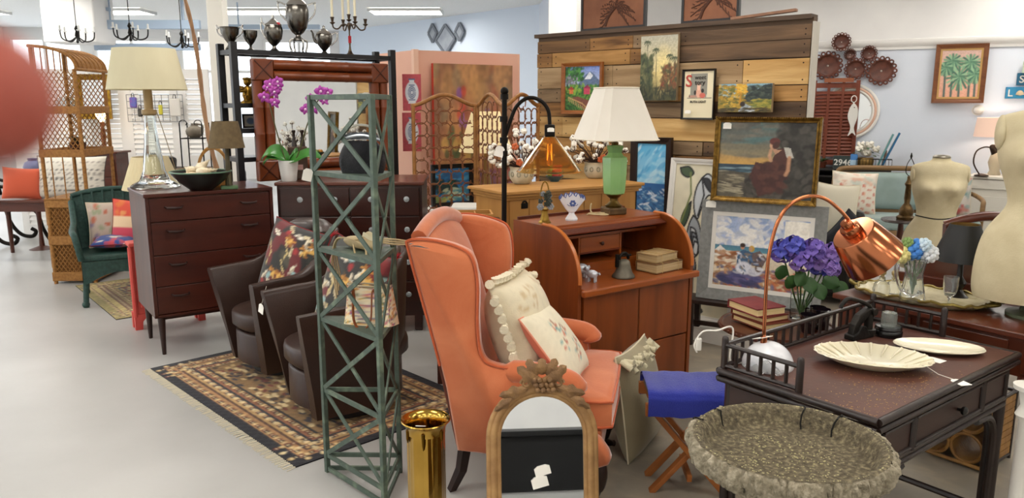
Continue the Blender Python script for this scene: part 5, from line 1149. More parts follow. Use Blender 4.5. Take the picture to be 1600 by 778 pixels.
# relief panels up on the pallet wall
def copper_panel(x0, y0, x1, y1, label, seed, tall):
    a = PL(x0, y1, PW0 - Vector((0, -.25, 0)), PWZ); p0 = pw(.0, -.16)
    p, w_, h_ = box_pic(x0, y0, x1, y1, p0, PWZ, 0); top_ = PWH + .07
    h_ = max(tall, h_ + p.z - top_); p.z = top_
    t = thing('carved_palm_panel', label, 'wall panel', p, PWZ, group='carved palm panels')
    CM = mat('copper_brown_panel', '#8a5a3e', .6, .15, c2='#74462e', sc_=7, bump=.15, lo=.3, hi=.7)
    MB().box((0, -.012, h_ / 2), (w_ - .03, .022, h_ - .03)).build('panel', CM, t, smooth=0); frame_rails(w_, h_, .02, .03, BKF, t, prof=[(0, 0), (0, -.03), (.02, -.03), (.02, 0)])
    cl = MB(); r = random.Random(seed); cxp, czp = w_ * .05, .17
    cl.tube(spline([(cxp - .1, -.024, .03), (cxp - .07, -.024, .1), (cxp, -.024, czp)], 5), [.012] * 6 + [.009] * 5, 6); cl.build('carved_trunk', mat('carving_dark', '#4f2f20', .7), t)
    for k in range(11):
        a = -.5 + k * .42; L_ = .15 + r.random() * .05; b = MB()
        for q in range(7):
            u = (q + 1) / 7; bx = cxp + L_ * u * math.cos(a); bz_ = czp + L_ * u * math.sin(a) * .8 - .10 * u * u
            b.tube([(cxp, -.023, czp), (bx, -.026, bz_)] if q == 6 else [(bx, -.024, bz_), (bx + .03 * math.cos(a - .7), -.024, bz_ + .03 * math.sin(a - .7) - .015)], .004, 5)
        b.build('carved_frond', mat('carving_dark', '#4f2f20'), t)
    return t
copper_panel(911, -40, 1012, 60, 'brown carved palm panel nearest the white column', 1, .62)
copper_panel(1068, -40, 1158, 52, 'brown carved palm panel farther right on top of the pallet wall', 2, .55)
# flat driftwood board leaning on top, and metal hook
a = pw(.45, -.12, PWH + .065); t = tag(MB().bar(pw(.62, -.1, PWH + .075), pw(.16, -.13, PWH + .105), .05, .02).build('timber_offcut', wood('offcut', '#9a7258', '#7d5a44', .7), smooth=0, bevel=.003), 'thin timber offcut lying on top of the pallet wall', 'timber')
# ================================================================== black shelf frame, bamboo mirror, trophies
BZr = math.radians(40); bx_, by_ = Vector((math.cos(BZr), math.sin(BZr), 0)), Vector((-math.sin(BZr), math.cos(BZr), 0))
E0 = P(364, 78, 5.95); ZT = E0.z; E0.z = 0
BKW = mat('black_lacquer', '#0f0f12', .35, c2='#17171b', sc_=8)
t = thing('black_shelf_frame', 'black lacquered open shelf frame behind the bamboo mirror', 'shelf', E0, BZr); EL, ED = 1.38, .27; ES = t
for x in (0, EL):
    for y in (0, ED): MB().box((x, y, (ZT + .06) / 2), (.05, .05, ZT + .06)).build('post', BKW, t, smooth=0, bevel=.003)
zsh = [ZT - .01, P(364, 165, 5.95).z, P(364, 205, 5.95).z, P(364, 250, 5.95).z, .5]
for i, z in enumerate(zsh):
    for y in (0, ED): MB().box((EL / 2, y, z), (EL - .05, .03, .035)).build('rail', BKW, t, smooth=0)
    for x in (0, EL): MB().box((x, ED / 2, z), (.03, ED - .05, .035)).build('rail', BKW, t, smooth=0)
    if i == 0:
        for k in range(1, 7): MB().box((EL * k / 7, ED / 2, z), (.03, ED - .03, .02)).build('slat', BKW, t, smooth=0)
        MB().box((EL / 2, ED / 2, z + .0155), (EL - .05, ED - .03, .004)).build('glass_shelf', mat('clear_glass', '#e8f0f0', .02, trans=1, ior=1.1), t, smooth=0)
    else: MB().box((EL / 2, ED / 2, z + .012), (EL - .04, ED - .03, .012)).build('shelf_board', BKW, t, smooth=0)
def es(x, y, z): return E0 + bx_ * x + by_ * y + Vector((0, 0, z))
# mirror hung on its front
ms = .10; m0 = es(ms, -.075, 0); mb_ = P(403, 284, m0.y).z; mh = P(396, 91, m0.y).z - mb_; mw = 1.18; fwm = .165
t = thing('bamboo_mirror', 'large mirror in a frame of split brown bamboo', 'mirror', m0 + bx_ * (mw / 2) + Vector((0, 0, mb_)), BZr)
BB = mat('bamboo_brown', '#7a3a17', .35, c2='#5e2a10', sc_=9, st=(1, 1, .5), bump=.08, coat=.25, lo=.3, hi=.75); BBd = mat('bamboo_node', '#3f1a0b', .5)
MB().box((0, .03, mh / 2), (mw - .02, .02, mh - .02)).build('back_board', BBd, t, smooth=0)
MB().box((0, .012, mh / 2), (mw - 2 * fwm + .02, .006, mh - 2 * fwm + .02)).build('mirror_glass', mat('mirror_silver', '#e6eaec'), t, smooth=0)
cr_ = .041
for s in (-1, 1):
    for k in range(2):
        off = cr_ + k * 2 * cr_
        for (a, c) in (((-mw / 2 + fwm, 0, mh / 2 + s * (mh / 2 - off)), (mw / 2 - fwm, 0, mh / 2 + s * (mh / 2 - off))), ((s * (mw / 2 - off), 0, fwm), (s * (mw / 2 - off), 0, mh - fwm))):
            a, c = Vector(a), Vector(c); n_ = 4 if abs(a.x - c.x) > .2 else 3
            for i in range(n_):
                o = MB().tube([a.lerp(c, i / n_), a.lerp(c, (i + .06) / n_), a.lerp(c, (i + .94) / n_), a.lerp(c, (i + 1) / n_)], [cr_ * 1.0, cr_ * .94, cr_ * .94, cr_], 12).build('bamboo_length', BB, t, smooth=60)
    for s2 in (-1, 1):
        cxm, czm = s * (mw / 2 - fwm / 2), mh / 2 + s2 * (mh / 2 - fwm / 2); blk = MB()
        blk.box((cxm, 0, czm), (fwm * .98, .07, fwm * .98)); ob = blk.build('corner_block', BB, t, smooth=0, bevel=.01)
        d = MB(); h_ = fwm * .42
        d.bar((cxm - h_, -.036, czm - h_), (cxm + h_, -.036, czm + h_), .006, .008, up=(0, 1, 0)); d.bar((cxm - h_, -.037, czm + h_), (cxm + h_, -.037, czm - h_), .006, .008, up=(0, 1, 0)); d.build('cross_groove', BBd, ob, smooth=0)
pricetag(t, (mw * .33, .005, mh * .74), (0, 0, 0), .07, .7)
# silver
SVR = mat('tarnished_silver', '#7d7a74', .26, 1, c2='#4d4842', sc_=9, bump=.03, lo=.25, hi=.75); SVB = mat('bright_silver', '#b9b7b2', .18, 1)
def on_top(px, d=.13): q = PL(px, 80, es(0, d, 0), BZr); return Vector((q.x, q.y, ZT + .0085 - .0)), q.y / F / 1.035
def flutes(n, k): return lambda a, f: 1 + k * abs(math.sin(n * a / 2))
def handle(b, x0, z0, x1, z1, out, s): b.tube(spline([(s * x0, 0, z0), (s * (x0 + out), 0, z0 + (z0 - z1) * .12), (s * (x0 + out * .9), 0, (z0 + z1) / 2), (s * x1, 0, z1)], 6), .006, 6)
p, k = on_top(361)
t = thing('trophy_cup', 'low two handled silver trophy cup at the left of the shelf top', 'trophy', p, -.2, group='silver trophies on the black shelf'); R = 13.5 * k
MB().lathe([(R * .55, 0), (R * .6, .008), (R * .35, .03), (R * .25, .045), (R * .6, .075), (R * .95, .12), (R, .15), (R * 1.06, .165), (R * 1.1, .168), (R * 1.02, .166), (R * .93, .15), (R * .5, .08), (0, .06)], 32, wob=flutes(16, .03)).build('cup', SVR, t, smooth=50)
for s in (-1, 1): b = MB(); handle(b, R * .98, .16, R * .75, .09, .04, s); b.tube([(s * (R + .03), 0, .155), (s * (R + .045), 0, .185)], .007, 6); b.build('handle', SVB, t)
p, k = on_top(392); t = thing('silver_goblet', 'plain round silver goblet without handles', 'goblet', p, 0, group='silver trophies on the black shelf'); R = 11.5 * k
MB().lathe([(R * .55, 0), (R * .55, .006), (R * .2, .02), (R * .18, .04), (R * .6, .07), (R * .95, .11), (R, .14), (R * 1.0, .152), (R * .95, .15), (R * .6, .09), (0, .06)], 28).build('cup', SVR, t, smooth=50)
p, k = on_top(429); t = thing('lidded_trophy', 'lidded silver trophy jug with two handles and pointed finial', 'trophy', p, .3, group='silver trophies on the black shelf'); R = 14 * k
MB().lathe([(R * .45, 0), (R * .5, .01), (R * .22, .03), (R * .2, .045), (R * .5, .065), (R * .85, .10), (R * .98, .14), (R, .17), (R * .93, .19), (R * .88, .2)], 28, wob=flutes(14, .03)).build('body', SVR, t, smooth=50)
MB().lathe([(R * .96, .2), (R * .9, .212), (R * .7, .222), (R * .45, .235), (R * .2, .25), (R * .12, .255), (R * .16, .268), (R * .1, .28), (0, .29)], 24).build('lid', SVB, t, smooth=50)
b = MB(); handle(b, R * .93, .21, R * .8, .1, .025, -1); b.tube([(-R * .95, 0, .2), (-R * 1.2, 0, .23), (-R * 1.25, 0, .26)], .006, 6); b.build('handle', SVB, t)
MB().box((R * .55, -R * .6, .215), (.025, .02, .015)).build('red_ribbon', mat('ribbon_red', '#b01f2c', .7), t)
p, k = on_top(467); t = thing('silver_urn', 'large lidded silver urn on a four legged stand', 'urn', p, .25, group='silver trophies on the black shelf'); R = 17.5 * k
for i in range(4):
    a = i * PI / 2 + .5; c_, s_ = math.cos(a), math.sin(a)
    MB().tube(spline([(c_ * R * .35, s_ * R * .35, .105), (c_ * R * .8, s_ * R * .8, .095), (c_ * R * .82, s_ * R * .82, .05), (c_ * R * .7, s_ * R * .7, .015), (c_ * R * .82, s_ * R * .82, .0)], 5), .0085, 8).build('leg', SVB, t, smooth=60)
MB().lathe([(R * .45, .09), (R * .5, .1), (R * .45, .112), (R * .25, .125), (R * .22, .14), (R * .5, .16), (R * .8, .2), (R * .95, .25), (R, .30), (R * .98, .34), (R * .9, .36), (R * .86, .37)], 32, wob=flutes(16, .025)).build('body', SVR, t, smooth=50)
MB().lathe([(R * .94, .37), (R * .9, .38), (R * .72, .4), (R * .5, .415), (R * .25, .44), (R * .13, .455), (R * .2, .475), (R * .12, .495), (0, .51)], 28).build('lid', SVB, t, smooth=50)
for s in (-1, 1): b = MB(); handle(b, R * .95, .375, R * .92, .25, .055, s); b.tube([(s * (R + .035), 0, .385), (s * (R + .06), 0, .4)], .006, 6); b.build('handle', SVB, t)
p, k = on_top(507); t = thing('silver_teapot', 'lidded silver teapot with curved spout', 'teapot', p, .2, group='silver trophies on the black shelf'); R = 13 * k
MB().lathe([(R * .35, 0), (R * .4, .008), (R * .2, .025), (R * .5, .05), (R * .85, .085), (R, .125), (R * .97, .15), (R * .9, .16)], 28, wob=flutes(12, .03)).build('body', SVR, t, smooth=50)
MB().lathe([(R * .95, .16), (R * .85, .172), (R * .5, .188), (R * .2, .205), (R * .15, .21), (R * .18, .222), (0, .235)], 24).build('lid', SVB, t, smooth=50)
MB().tube(spline([(-R * .8, 0, .085), (-R * 1.15, 0, .12), (-R * 1.3, 0, .17), (-R * 1.5, 0, .19)], 5), [.012] * 5 + [.010] * 5 + [.007] * 6, 8).build('spout', SVR, t, smooth=60)
b = MB(); handle(b, R * .93, .16, R * .75, .07, .04, 1); b.build('handle', SVB, t)
p, k = on_top(547); t = thing('candelabra', 'five armed dark metal candelabra with cream candles and red tag', 'candelabra', p, .3)
CB = mat('dark_bronze', '#5a4c3e', .35, .9); MB().lathe([(.035, 0), (.037, .006), (.02, .02), (.01, .05), (.007, .08), (.012, .12), (.006, .14), (.006, .2), (.014, .23), (.02, .25), (.01, .27)], 18).build('stem', CB, t, smooth=60)
MB().box((0, -.012, .13), (.026, .012, .06)).build('red_tag', mat('ribbon_red', '#b01f2c'), t, smooth=0, bevel=.004)
for i in range(5):
    if i < 4: a = i * PI / 2 + .25; r_, z_ = .145, .26
    else: a, r_, z_ = 0, 0, .29
    c_, s_ = math.cos(a), math.sin(a)
    if r_: MB().tube(spline([(0, 0, .235), (c_ * .05, s_ * .05, .255), (c_ * .095, s_ * .095, .215), (c_ * .135, s_ * .135, .22), (c_ * r_, s_ * r_, z_ - .005)], 6), .0065, 7).build('arm', CB, t, smooth=60)
    MB().lathe([(.006, z_ - .015), (.022, z_), (.022, z_ + .004), (.01, z_ + .008), (.013, z_ + .03), (.018, z_ + .046), (.015, z_ + .046), (.011, z_ + .03)], 14, (c_ * r_, s_ * r_, 0)).build('candle_cup', CB, t, smooth=50)
    if i != 0: MB().lathe([(.0105, z_ + .03), (.0105, z_ + .25), (.006, z_ + .256), (0, z_ + .257)], 12, (c_ * r_, s_ * r_, 0)).build('candle', mat('candle_cream', '#ece4c8', .5), t, smooth=50)
# gold cherub and framed print on the shelves
p = es(.13, .09, zsh[1] + .018); t = thing('gold_cherub', 'gilded cherub statuette on the black shelf', 'statuette', p, BZr)
GL = mat('bright_gilt', '#a07a2a', .35, .85, c2='#6e4d15', sc_=25, bump=.2)
MB().lathe([(.06, 0), (.06, .012), (.045, .02), (.03, .03)], 16).build('base', GL, t); MB().lathe([(.0, .02), (.035, .03), (.045, .06), (.038, .10), (.03, .125), (.0, .14)], 16).build('torso', GL, t, smooth=60); MB().sph((0, 0, .165), (.03, .03, .034), 14, 10).build('head', GL, t, smooth=60)
hr = MB()
for i in range(12): a = i * .52; hr.sph((.026 * math.cos(a), .026 * math.sin(a), .185), .011, 6, 5)
hr.build('curls', GL, t, smooth=60)
for s in (-1, 1):
    MB().tube(spline([(s * .035, 0, .115), (s * .065, -.02, .09), (s * .03, -.05, .10)], 5), .011, 8).build('arm', GL, t, smooth=60); MB().tube(spline([(s * .025, -.01, .04), (s * .05, -.06, .05), (s * .045, -.07, .015)], 5), .015, 8).build('leg', GL, t, smooth=60)
    def wing(u, v, s=s): return (s * (.02 + .08 * u), .03 + .01 * math.sin(3 * u), .10 + .05 * u + (.05 - .06 * u) * (v - .4) + .006 * math.sin(14 * u) * (1 - v))
    MB().grid(wing, 10, 4).build('wing', GL, t, smooth=60)
cv = Cv(20, 20, '#b9b2a4'); cv.ell(.5, .5, .3, .3, '#5f6f8a'); picture('small_framed_print', 'tiny framed print on the black shelf beside the bamboo mirror', es(.14, .10, zsh[2] + .019), BZr, .13, .11, .014, .015, BKF, cv, cat='picture', lean=.05)
# orchid
p = G(452, 284, z2top); p = Vector((P(452, 284, 5.58).x, 5.58, z2top + .0)); t = thing('potted_orchid', 'purple orchid with two flower sprays in a ribbed white pot', 'plant', p)
ko = 5.58 / F
MB().lathe([(.05, 0), (.053, .004), (.06, .05), (.068, .125), (.071, .15), (.064, .15), (.06, .12), (0, .11)], 28, wob=lambda a, f: 1 + .012 * math.sin(f * 60)).build('pot', mat('white_ceramic', '#e7e6e2', .35), t, smooth=35)
GLF = mat('orchid_leaf', '#2f6a26', .35, c2='#3f7f2f', sc_=6, coat=.2)
def oleaf(pts, w_, nm='leaf'):
    s = spline(pts, 7); n_ = len(s) - 1
    def f(u, v):
        q = s[min(n_, int(u * n_ + .5))]; a = 2 * v - 1; ww = w_ * math.sin(PI * (.08 + .92 * u) ** .8) ** .7
        return (q.x, q.y + a * .02 * 0 + a * ww * .5, q.z + abs(a) * .02 + a * ww * .28)
    MB().grid(f, n_, 8).build(nm, GLF, t, smooth=60)
oleaf([(0, 0, .14), (-.06, -.03, .2), (-.13, -.04, .2), (-.185, -.03, .145)], .14); oleaf([(0, 0, .14), (.08, -.04, .16), (.17, -.06, .19), (.255, -.05, .155)], .13); oleaf([(0, 0, .14), (-.04, -.06, .17), (-.1, -.09, .17), (-.15, -.10, .12)], .1); oleaf([(0, .02, .14), (.03, .05, .19), (.05, .09, .2)], .08)
tox = lambda x, y: (P(x, y, 5.56) - p)
STM = mat('orchid_stem', '#4a4a22', .5)
FP = mat('orchid_petal', '#8d2a86', .6, c2='#b04aa6', sc_=20, sheen=.2); FPc = mat('orchid_lip', '#d8b8d0', .5)
def oflower(q, s_, rz_=0.):
    b = MB()
    o = MB().sph(q + Vector((0, -.012, 0)), s_ * .2, 8, 6).build('flower_centre', FPc, t, smooth=60)
    for k in range(5):
        a = PI / 2 + k * 2 * PI / 5 + rz_; L_ = s_ * (1 if k % 2 else .85); wd = s_ * (.9 if k in (1, 4) else .55)
        def f(u, v, a=a, L_=L_, wd=wd): c = 2 * v - 1; ww = wd * .5 * math.sin(PI * (.1 + .88 * u)) ** .7; return (q.x + math.cos(a) * L_ * u - math.sin(a) * c * ww, q.y - .006 - .012 * math.sin(3 * u) + .008 * c * c, q.z + math.sin(a) * L_ * u + math.cos(a) * c * ww)
        MB().grid(f, 6, 4).build('petal', FP, o, smooth=60)
for (sp_, fl_) in (([(450, 262), (441, 235), (428, 190), (421, 155), (428, 132), (436, 128)], [(424, 132, .05), (436, 128, .048), (431, 144, .05), (415, 152, .05), (431, 160, .046), (420, 137, .04), (437, 134, .042)]),
                  ([(456, 262), (468, 235), (480, 195), (492, 165), (505, 148), (515, 144)], [(503, 143, .052), (514, 145, .046), (488, 154, .046), (492, 168, .05), (479, 171, .046), (508, 157, .04), (484, 166, .038)])):
    MB().tube(spline([tox(*q) for q in sp_], 6), .0045, 6).build('stem', STM, t, smooth=60)
    for (x, y, s_) in fl_: oflower(tox(x, y) + Vector((0, -.02, 0)), s_, rnd.uniform(-.3, .3))
# little wooden box with bottle necks beside it
p = Vector((P(464, 250, 5.72).x, 5.74, z2top)); t = thing('wooden_trug', 'small wooden box with two bottle necks behind the orchid', 'box', p, .3)
MB().box((0, 0, .12), (.14, .09, .24)).build('box', wood('trug_wood', '#4f3a2c', '#3c2a20', .6), t, smooth=0, bevel=.006)
for x in (-.02, .04): MB().lathe([(.02, .235), (.018, .27), (.01, .3), (.01, .34), (.014, .345), (.014, .36), (0, .362)], 12, (x, 0, 0)).build('bottle_neck', mat('bottle_dark', '#2a201c', .2), t)
cv = Cv(12, 8, '#c9c4ba')
for i in range(0, 8, 2): cv.rect(0, i / 8, 1, (i + 1) / 8, '#a83a3a')
cv.rect(0, 0, .4, .5, '#3a4a7a'); canvas(cv, .07, .04, t, name='printed_label', y=-.0465, z0=.07)

# ================================================================== on the tall chest
p = G(243, 293, dz)
p = Vector((p.x, max(p.y, 5.0), dz)); k = p.y / F / .985
t = thing('glass_table_lamp', 'tall clear glass lamp with oval ivory shade on the walnut chest', 'lamp', p, .2)
CG = mat('lamp_glass', '#f2f6f4', .03, trans=1, ior=1.35)
zs0 = 150 * k
MB().open_lathe([(0, .006), (34 * k, .004), (36 * k, .012), (33 * k, .022), (22 * k, .05), (16 * k, .12), (11 * k, .3), (7.5 * k, 108 * k), (8 * k, 112 * k), (6 * k, 112 * k), (9 * k, .3), (14 * k, .12), (19 * k, .055), (0, .03)], 32, wob=lambda a, f: 1 + .03 * math.cos(10 * a)).build('glass_body', CG, t, smooth=45)
MB().lathe([(9 * k, 110 * k), (11 * k, 112 * k), (11 * k, 118 * k), (6.5 * k, 119 * k), (6.5 * k, 150 * k), (3 * k, 152 * k), (2 * k, 190 * k)], 16).build('wood_neck', wood('lamp_neck_wood', '#a0875c', '#8b7148', .5, 'z'), t, smooth=30)
b = MB(); b.open_lathe([(57 * k, 148 * k), (44 * k, 208 * k), (43.2 * k, 208 * k), (56 * k, 148 * k)], 44, sy=.75); o = b.build('lamp_shade', mat('shade_ivory', '#cfc7a8', .85, c2='#c6be9e', sc_=5, st=(1, 1, .3)), t, smooth=50)
MB().tube([(56.5 * k * math.cos(a), 56.5 * .75 * k * math.sin(a), 148 * k) for a in [2 * PI * i / 40 for i in range(40)]], .004, 5, closed=True).build('shade_trim', mat('shade_rim', '#b9b08e', .8), o)
b = MB(); b.tube(spline([(11 * k, 0, 114 * k), (20 * k, .03, 70 * k), (30 * k, .05, 20 * k), (34 * k, .06, .004)], 6), .003, 5); b.build('cord', mat('cord_brown', '#8a7a5c', .6), t)
p = G(318, 294, dz); p = Vector((P(318, 292, 5.2).x, 5.17, dz)); k = 5.17 / F
t = thing('black_bowl', 'wide black bowl on the walnut chest heaped with shells', 'bowl', p)
MB().open_lathe([(0, .001), (16 * k, 0), (18 * k, .006), (34 * k, .06), (45 * k, .12), (46 * k, .125), (44.5 * k, .125), (33 * k, .065), (15 * k, .015), (0, .012)], 36).build('bowl', mat('black_glaze', '#101210', .3, coat=.3), t, smooth=50)
MB().tube([(45.2 * k * math.cos(a), 45.2 * k * math.sin(a), .125) for a in [2 * PI * i / 40 for i in range(40)]], .005, 6, closed=True).build('rim', mat('bowl_rim_green', '#5d7a66', .4), t)
SHL = mat('shell_cream', '#e3d6bb', .5, c2='#cdb892', sc_=14, bump=.15)
def star(label, loc, rot, R_):
    t = thing('starfish', label, 'starfish', loc, rot[2], rot[0], rot[1], group='shells in the black bowl')
    b = MB(); n_ = 40; top_ = []; 
    for ring in range(6):
        f = ring / 5
        for i in range(n_):
            a = 2 * PI * i / n_; w_ = (.38 + .62 * max(0, math.cos(2.5 * ((a % (2 * PI / 5)) - PI / 5) * 1.0 - 0)) ** 0) if False else (.33 + .67 * abs(math.cos(2.5 * a)) ** 2.2)
            b.v.append((f * R_ * w_ * math.cos(a), f * R_ * w_ * math.sin(a), .014 * (1 - f) ** .7 + .002))
    for r in range(5):
        for i in range(n_): b.f.append((r * n_ + i, (r + 1) * n_ + i, (r + 1) * n_ + (i + 1) % n_, r * n_ + (i + 1) % n_))
    b.build('star_body', SHL, t, smooth=60)
    d = MB()
    for k in range(5):
        for j in range(1, 6): a = 2 * PI * k / 5; d.sph((R_ * .16 * j * math.cos(a), R_ * .16 * j * math.sin(a), .016 - .002 * j), .003, 5, 4)
    d.build('nubs', SHL, t, kind='stuff')
for i, (dx, dy, dz_, R_, rx, lb) in enumerate([(-.06, -.05, .105, .085, .25, 'starfish lying left in the black bowl'), (.05, -.02, .118, .08, -.2, 'starfish lying right in the black bowl'), (.0, .05, .125, .075, .5, 'starfish propped at the back of the black bowl')]): star(lb, p + Vector((dx, dy, dz_)), (rx, .15 * (i - 1), i), R_)
for i, (dx, dy, dz_, an, lb) in enumerate([(.075, -.06, .112, .4, 'spiral conch shell at the right of the black bowl'), (-.09, .03, .115, 2.4, 'spiral conch shell at the left of the black bowl'), (.02, .02, .15, 1.2, 'spiral conch shell on top of the heap in the bowl')]):
    b = MB(); pts = [(-.06 + .12 * j / 40, .012 * math.cos(j * .8) * (1 - j / 40), .012 * math.sin(j * .8) * (1 - j / 40)) for j in range(41)]
    b.tube(pts, [.004 + .032 * (1 - j / 40) ** 1.4 * (1 if j > 3 else .3 + j * .2) for j in range(41)], 9)
    o = tag(b.build('conch_shell', SHL, None, smooth=60), lb, 'shell', 'shells in the black bowl'); o.location = p + Vector((dx, dy, dz_ + .02)); o.rotation_euler = (.2, -.5 if i == 2 else -.2, an)
p = Vector((P(363, 289, 5.3).x, 5.24, dz)); k = 5.24 / F / .985
t = thing('small_table_lamp', 'small brown lamp with green base on the walnut chest', 'lamp', p, .4)
b = MB(); b.box((0, 0, .012), (.11, .07, .024)); b.build('base', mat('base_green', '#4d6a4c', .6, c2='#5f7d58', sc_=20), t, smooth=0, bevel=.006)
MB().tube([(0, 0, .02), (0, 0, .1), (0, 0, .28)], [.024, .019, .013], 8).build('stem', mat('stem_olive', '#5a5238', .6, c2='#463f2a', sc_=15), t, smooth=20)
MB().open_lathe([(27 * k, 63 * k), (19 * k, 103 * k), (18.4 * k, 103 * k), (26.3 * k, 63 * k)], 32).build('lamp_shade', mat('shade_brown', '#6b5a3e', .85, c2='#5f4f36', sc_=30), t, smooth=50)
MB().cyl((0, 0, .28), (0, 0, 92 * k), .006, n=8).build('socket', BRS, t)
# wicker basket with a hoop handle behind the bowl
p = Vector((P(338, 285, 5.45).x, 5.42, dz)); WK = mat('wicker_honey', '#b98846', .6, c2='#9a6c30', sc_=30, bump=.5, bsc=120)
t = thing('hoop_basket', 'small honey coloured basket with a tall hoop handle', 'basket', p, .1)
MB().open_lathe([(0, .004), (.09, .0), (.1, .03), (.11, .09), (.115, .095), (.104, .09), (.09, .02), (0, .015)], 30, wob=lambda a, f: 1 + .02 * math.sin(30 * a)).build('basket', WK, t, smooth=50)
for r_ in (.105, .112): MB().tube(arc(0, .08, r_, 0, PI, 20, rz=r_ * 1.75), .0065, 7).build('hoop_handle', WK, t)
# pleated lampshade on a stand behind the chest
p = Vector((P(242, 290, 6.1).x - .02, 6.1, 0)); k = 6.1 / F; z0_ = P(242, 295, 6.1).z
t = thing('pleated_floor_lamp', 'floor lamp with pleated cream shade behind the walnut chest', 'lamp', p)
MB().open_lathe([(43 * k, z0_), (26 * k, z0_ + 50 * k), (25.5 * k, z0_ + 50 * k), (42.5 * k, z0_)], 120, wob=lambda a, f: 1 + .02 * math.sin(30 * a)).build('pleated_shade', mat('shade_cream_pleat', '#cdbf9a', .85), t, smooth=50)
MB().lathe([(.13, 0), (.13, .02), (.02, .04), (.012, .06), (.012, z0_ + 48 * k)], 18).build('stand', BRS, t, smooth=40)

# ================================================================== wicker tower at the left
a = G(83, 444); WZ = math.atan2(G(150, 439).y - a.y, G(150, 439).x - a.x); WZ = math.radians(4)
WKc = mat('wicker_tan', '#a8763a', .65, c2='#8a5c28', sc_=40, bump=.6, bsc=150)
t = thing('wicker_shelf_tower', 'tall honey wicker cabinet with arched open shelf top', 'shelf', (a.x, a.y, 0), WZ); ww, wd = .40, .62
bh = P(78, 312, a.y).z; hh = P(100, 74, a.y + .2).z; hz = hh - .2
for x in (0.02, ww - .02):
    for y in (.02, wd - .02): MB().cyl((x, y, 0.0), (x, y, hh - (.2 if x > .1 else .01)), .018, n=8).build('post', WKc, t)
def band(z, h_): 
    for (c, s_) in (((ww / 2, .012, z), (ww, .024, h_)), ((ww / 2, wd - .012, z), (ww, .024, h_)), ((.012, wd / 2, z), (.024, wd - .04, h_)), ((ww - .012, wd / 2, z), (.024, wd - .04, h_))): MB().box(c, s_).build('woven_band', WKc, t, smooth=0, bevel=.004)
uz = [bh - .0, P(100, 240, a.y).z, P(100, 172, a.y).z]
for z in (.07, bh * .52, bh - .035, uz[1], uz[2]): band(z, .085 if z < bh else .07)
def lattice(p0, p1, z0, z1, n_):
    b = MB(); p0 = Vector(p0); p1 = Vector(p1); d = p1 - p0; L_ = d.length; u = d / L_; hgt = z1 - z0; st_ = L_ / n_
    for i in range(-int(hgt / st_ * .7) - 1, n_ + 1):
        for sg in (1, -1):
            x0_ = i * st_ if sg > 0 else L_ - i * st_; sl_ = .7 * sg; pts = []
            for zz in (0, hgt):
                pts.append((x0_ + sl_ * zz, zz))
            (xa, za), (xb, zb_) = pts
            lo_, hi_ = 0., 1.
            if abs(xb - xa) > 1e-6:
                t0_, t1_ = (0 - xa) / (xb - xa), (L_ - xa) / (xb - xa); lo_, hi_ = max(0, min(t0_, t1_)), min(1, max(t0_, t1_))
            if hi_ - lo_ > .03:
                q0_ = p0 + u * (xa + (xb - xa) * lo_) + Vector((0, 0, z0 + hgt * lo_)); q1_ = p0 + u * (xa + (xb - xa) * hi_) + Vector((0, 0, z0 + hgt * hi_))
                b.tube([q0_, q1_], .0045, 4, caps=False)
    return b.build('lattice', WKc, t, kind='stuff')
for (z0_, z1_) in ((.11, bh * .52 - .04), (bh * .52 + .04, bh - .075)): lattice((.03, .012, 0), (ww - .03, .012, 0), z0_, z1_, 9); lattice((ww - .012, .03, 0), (ww - .012, wd - .03, 0), z0_, z1_, 12)
for x in (.1, .2, .3): MB().cyl((x, .012, bh), (x, .012, uz[1]), .006, n=5).build('cane', WKc, t)
for (z0_, z1_) in ((uz[1] + .035, uz[2] - .035), (uz[2] + .035, hh - .22)): lattice((.03, .012, 0), (ww - .03, .012, 0), z0_, z1_, 8); lattice((.03, wd - .012, 0), (ww - .03, wd - .012, 0), z0_, z1_, 8)
MB().box((ww / 2, wd / 2, bh - .005), (ww, wd, .03)).build('cabinet_top', WKc, t, smooth=0, bevel=.01)
for z in (uz[1], uz[2]): MB().box((ww / 2, wd / 2, z), (ww - .04, wd - .04, .02)).build('shelf', WKc, t, smooth=0)
MB().box((ww / 2, wd / 2, bh / 2), (ww - .06, wd - .06, bh - .08)).build('liner', mat('wicker_liner', '#7d5528', .8), t, smooth=0)  # solid dark tan backing inside the lattice
for k_ in range(6): x = .05 + .055 * k_; MB().cyl((x, .012, hz - .02), (x, .012, hz + .2 * math.cos(math.asin(x / ww)) ** .8), .006, n=5).build('gable_cane', WKc, t)
MB().box((ww / 2, wd / 2, .06), (ww - .04, wd - .04, .02)).build('cabinet_floor', WKc, t, smooth=0)
pk = mat('wicker_panel_pale', '#b08a62', .7, c2='#9a744e', sc_=60, bump=.6, bsc=200)
dr = MB().box((-.004, wd / 2, bh - .16), (.02, wd - .06, .17)).build('drawer', pk, t, smooth=0, bevel=.004); MB().tube(arc(0, 0, .03, PI, 2 * PI, 8), .006, 6, M=T(-.02, wd / 2, bh - .15) @ eul(rz=PI / 2)).build('pull', IR, dr)
for s in (0, 1):
    yc = .03 + (wd - .06) * (s * .5 + .25); o = MB().box((-.004, yc, (bh - .27 + .11) / 2 + .02), (.02, (wd - .06) / 2 - .01, bh - .42)).build('door', pk, t, smooth=0, bevel=.004)
    MB().tube(arc(0, 0, .05, -PI / 2, PI / 2, 8, rz=.05), .006, 6, M=T(-.018, wd / 2 + (s - .5) * .05, bh * .42) @ eul(rz=PI)).build('pull', IR, o)
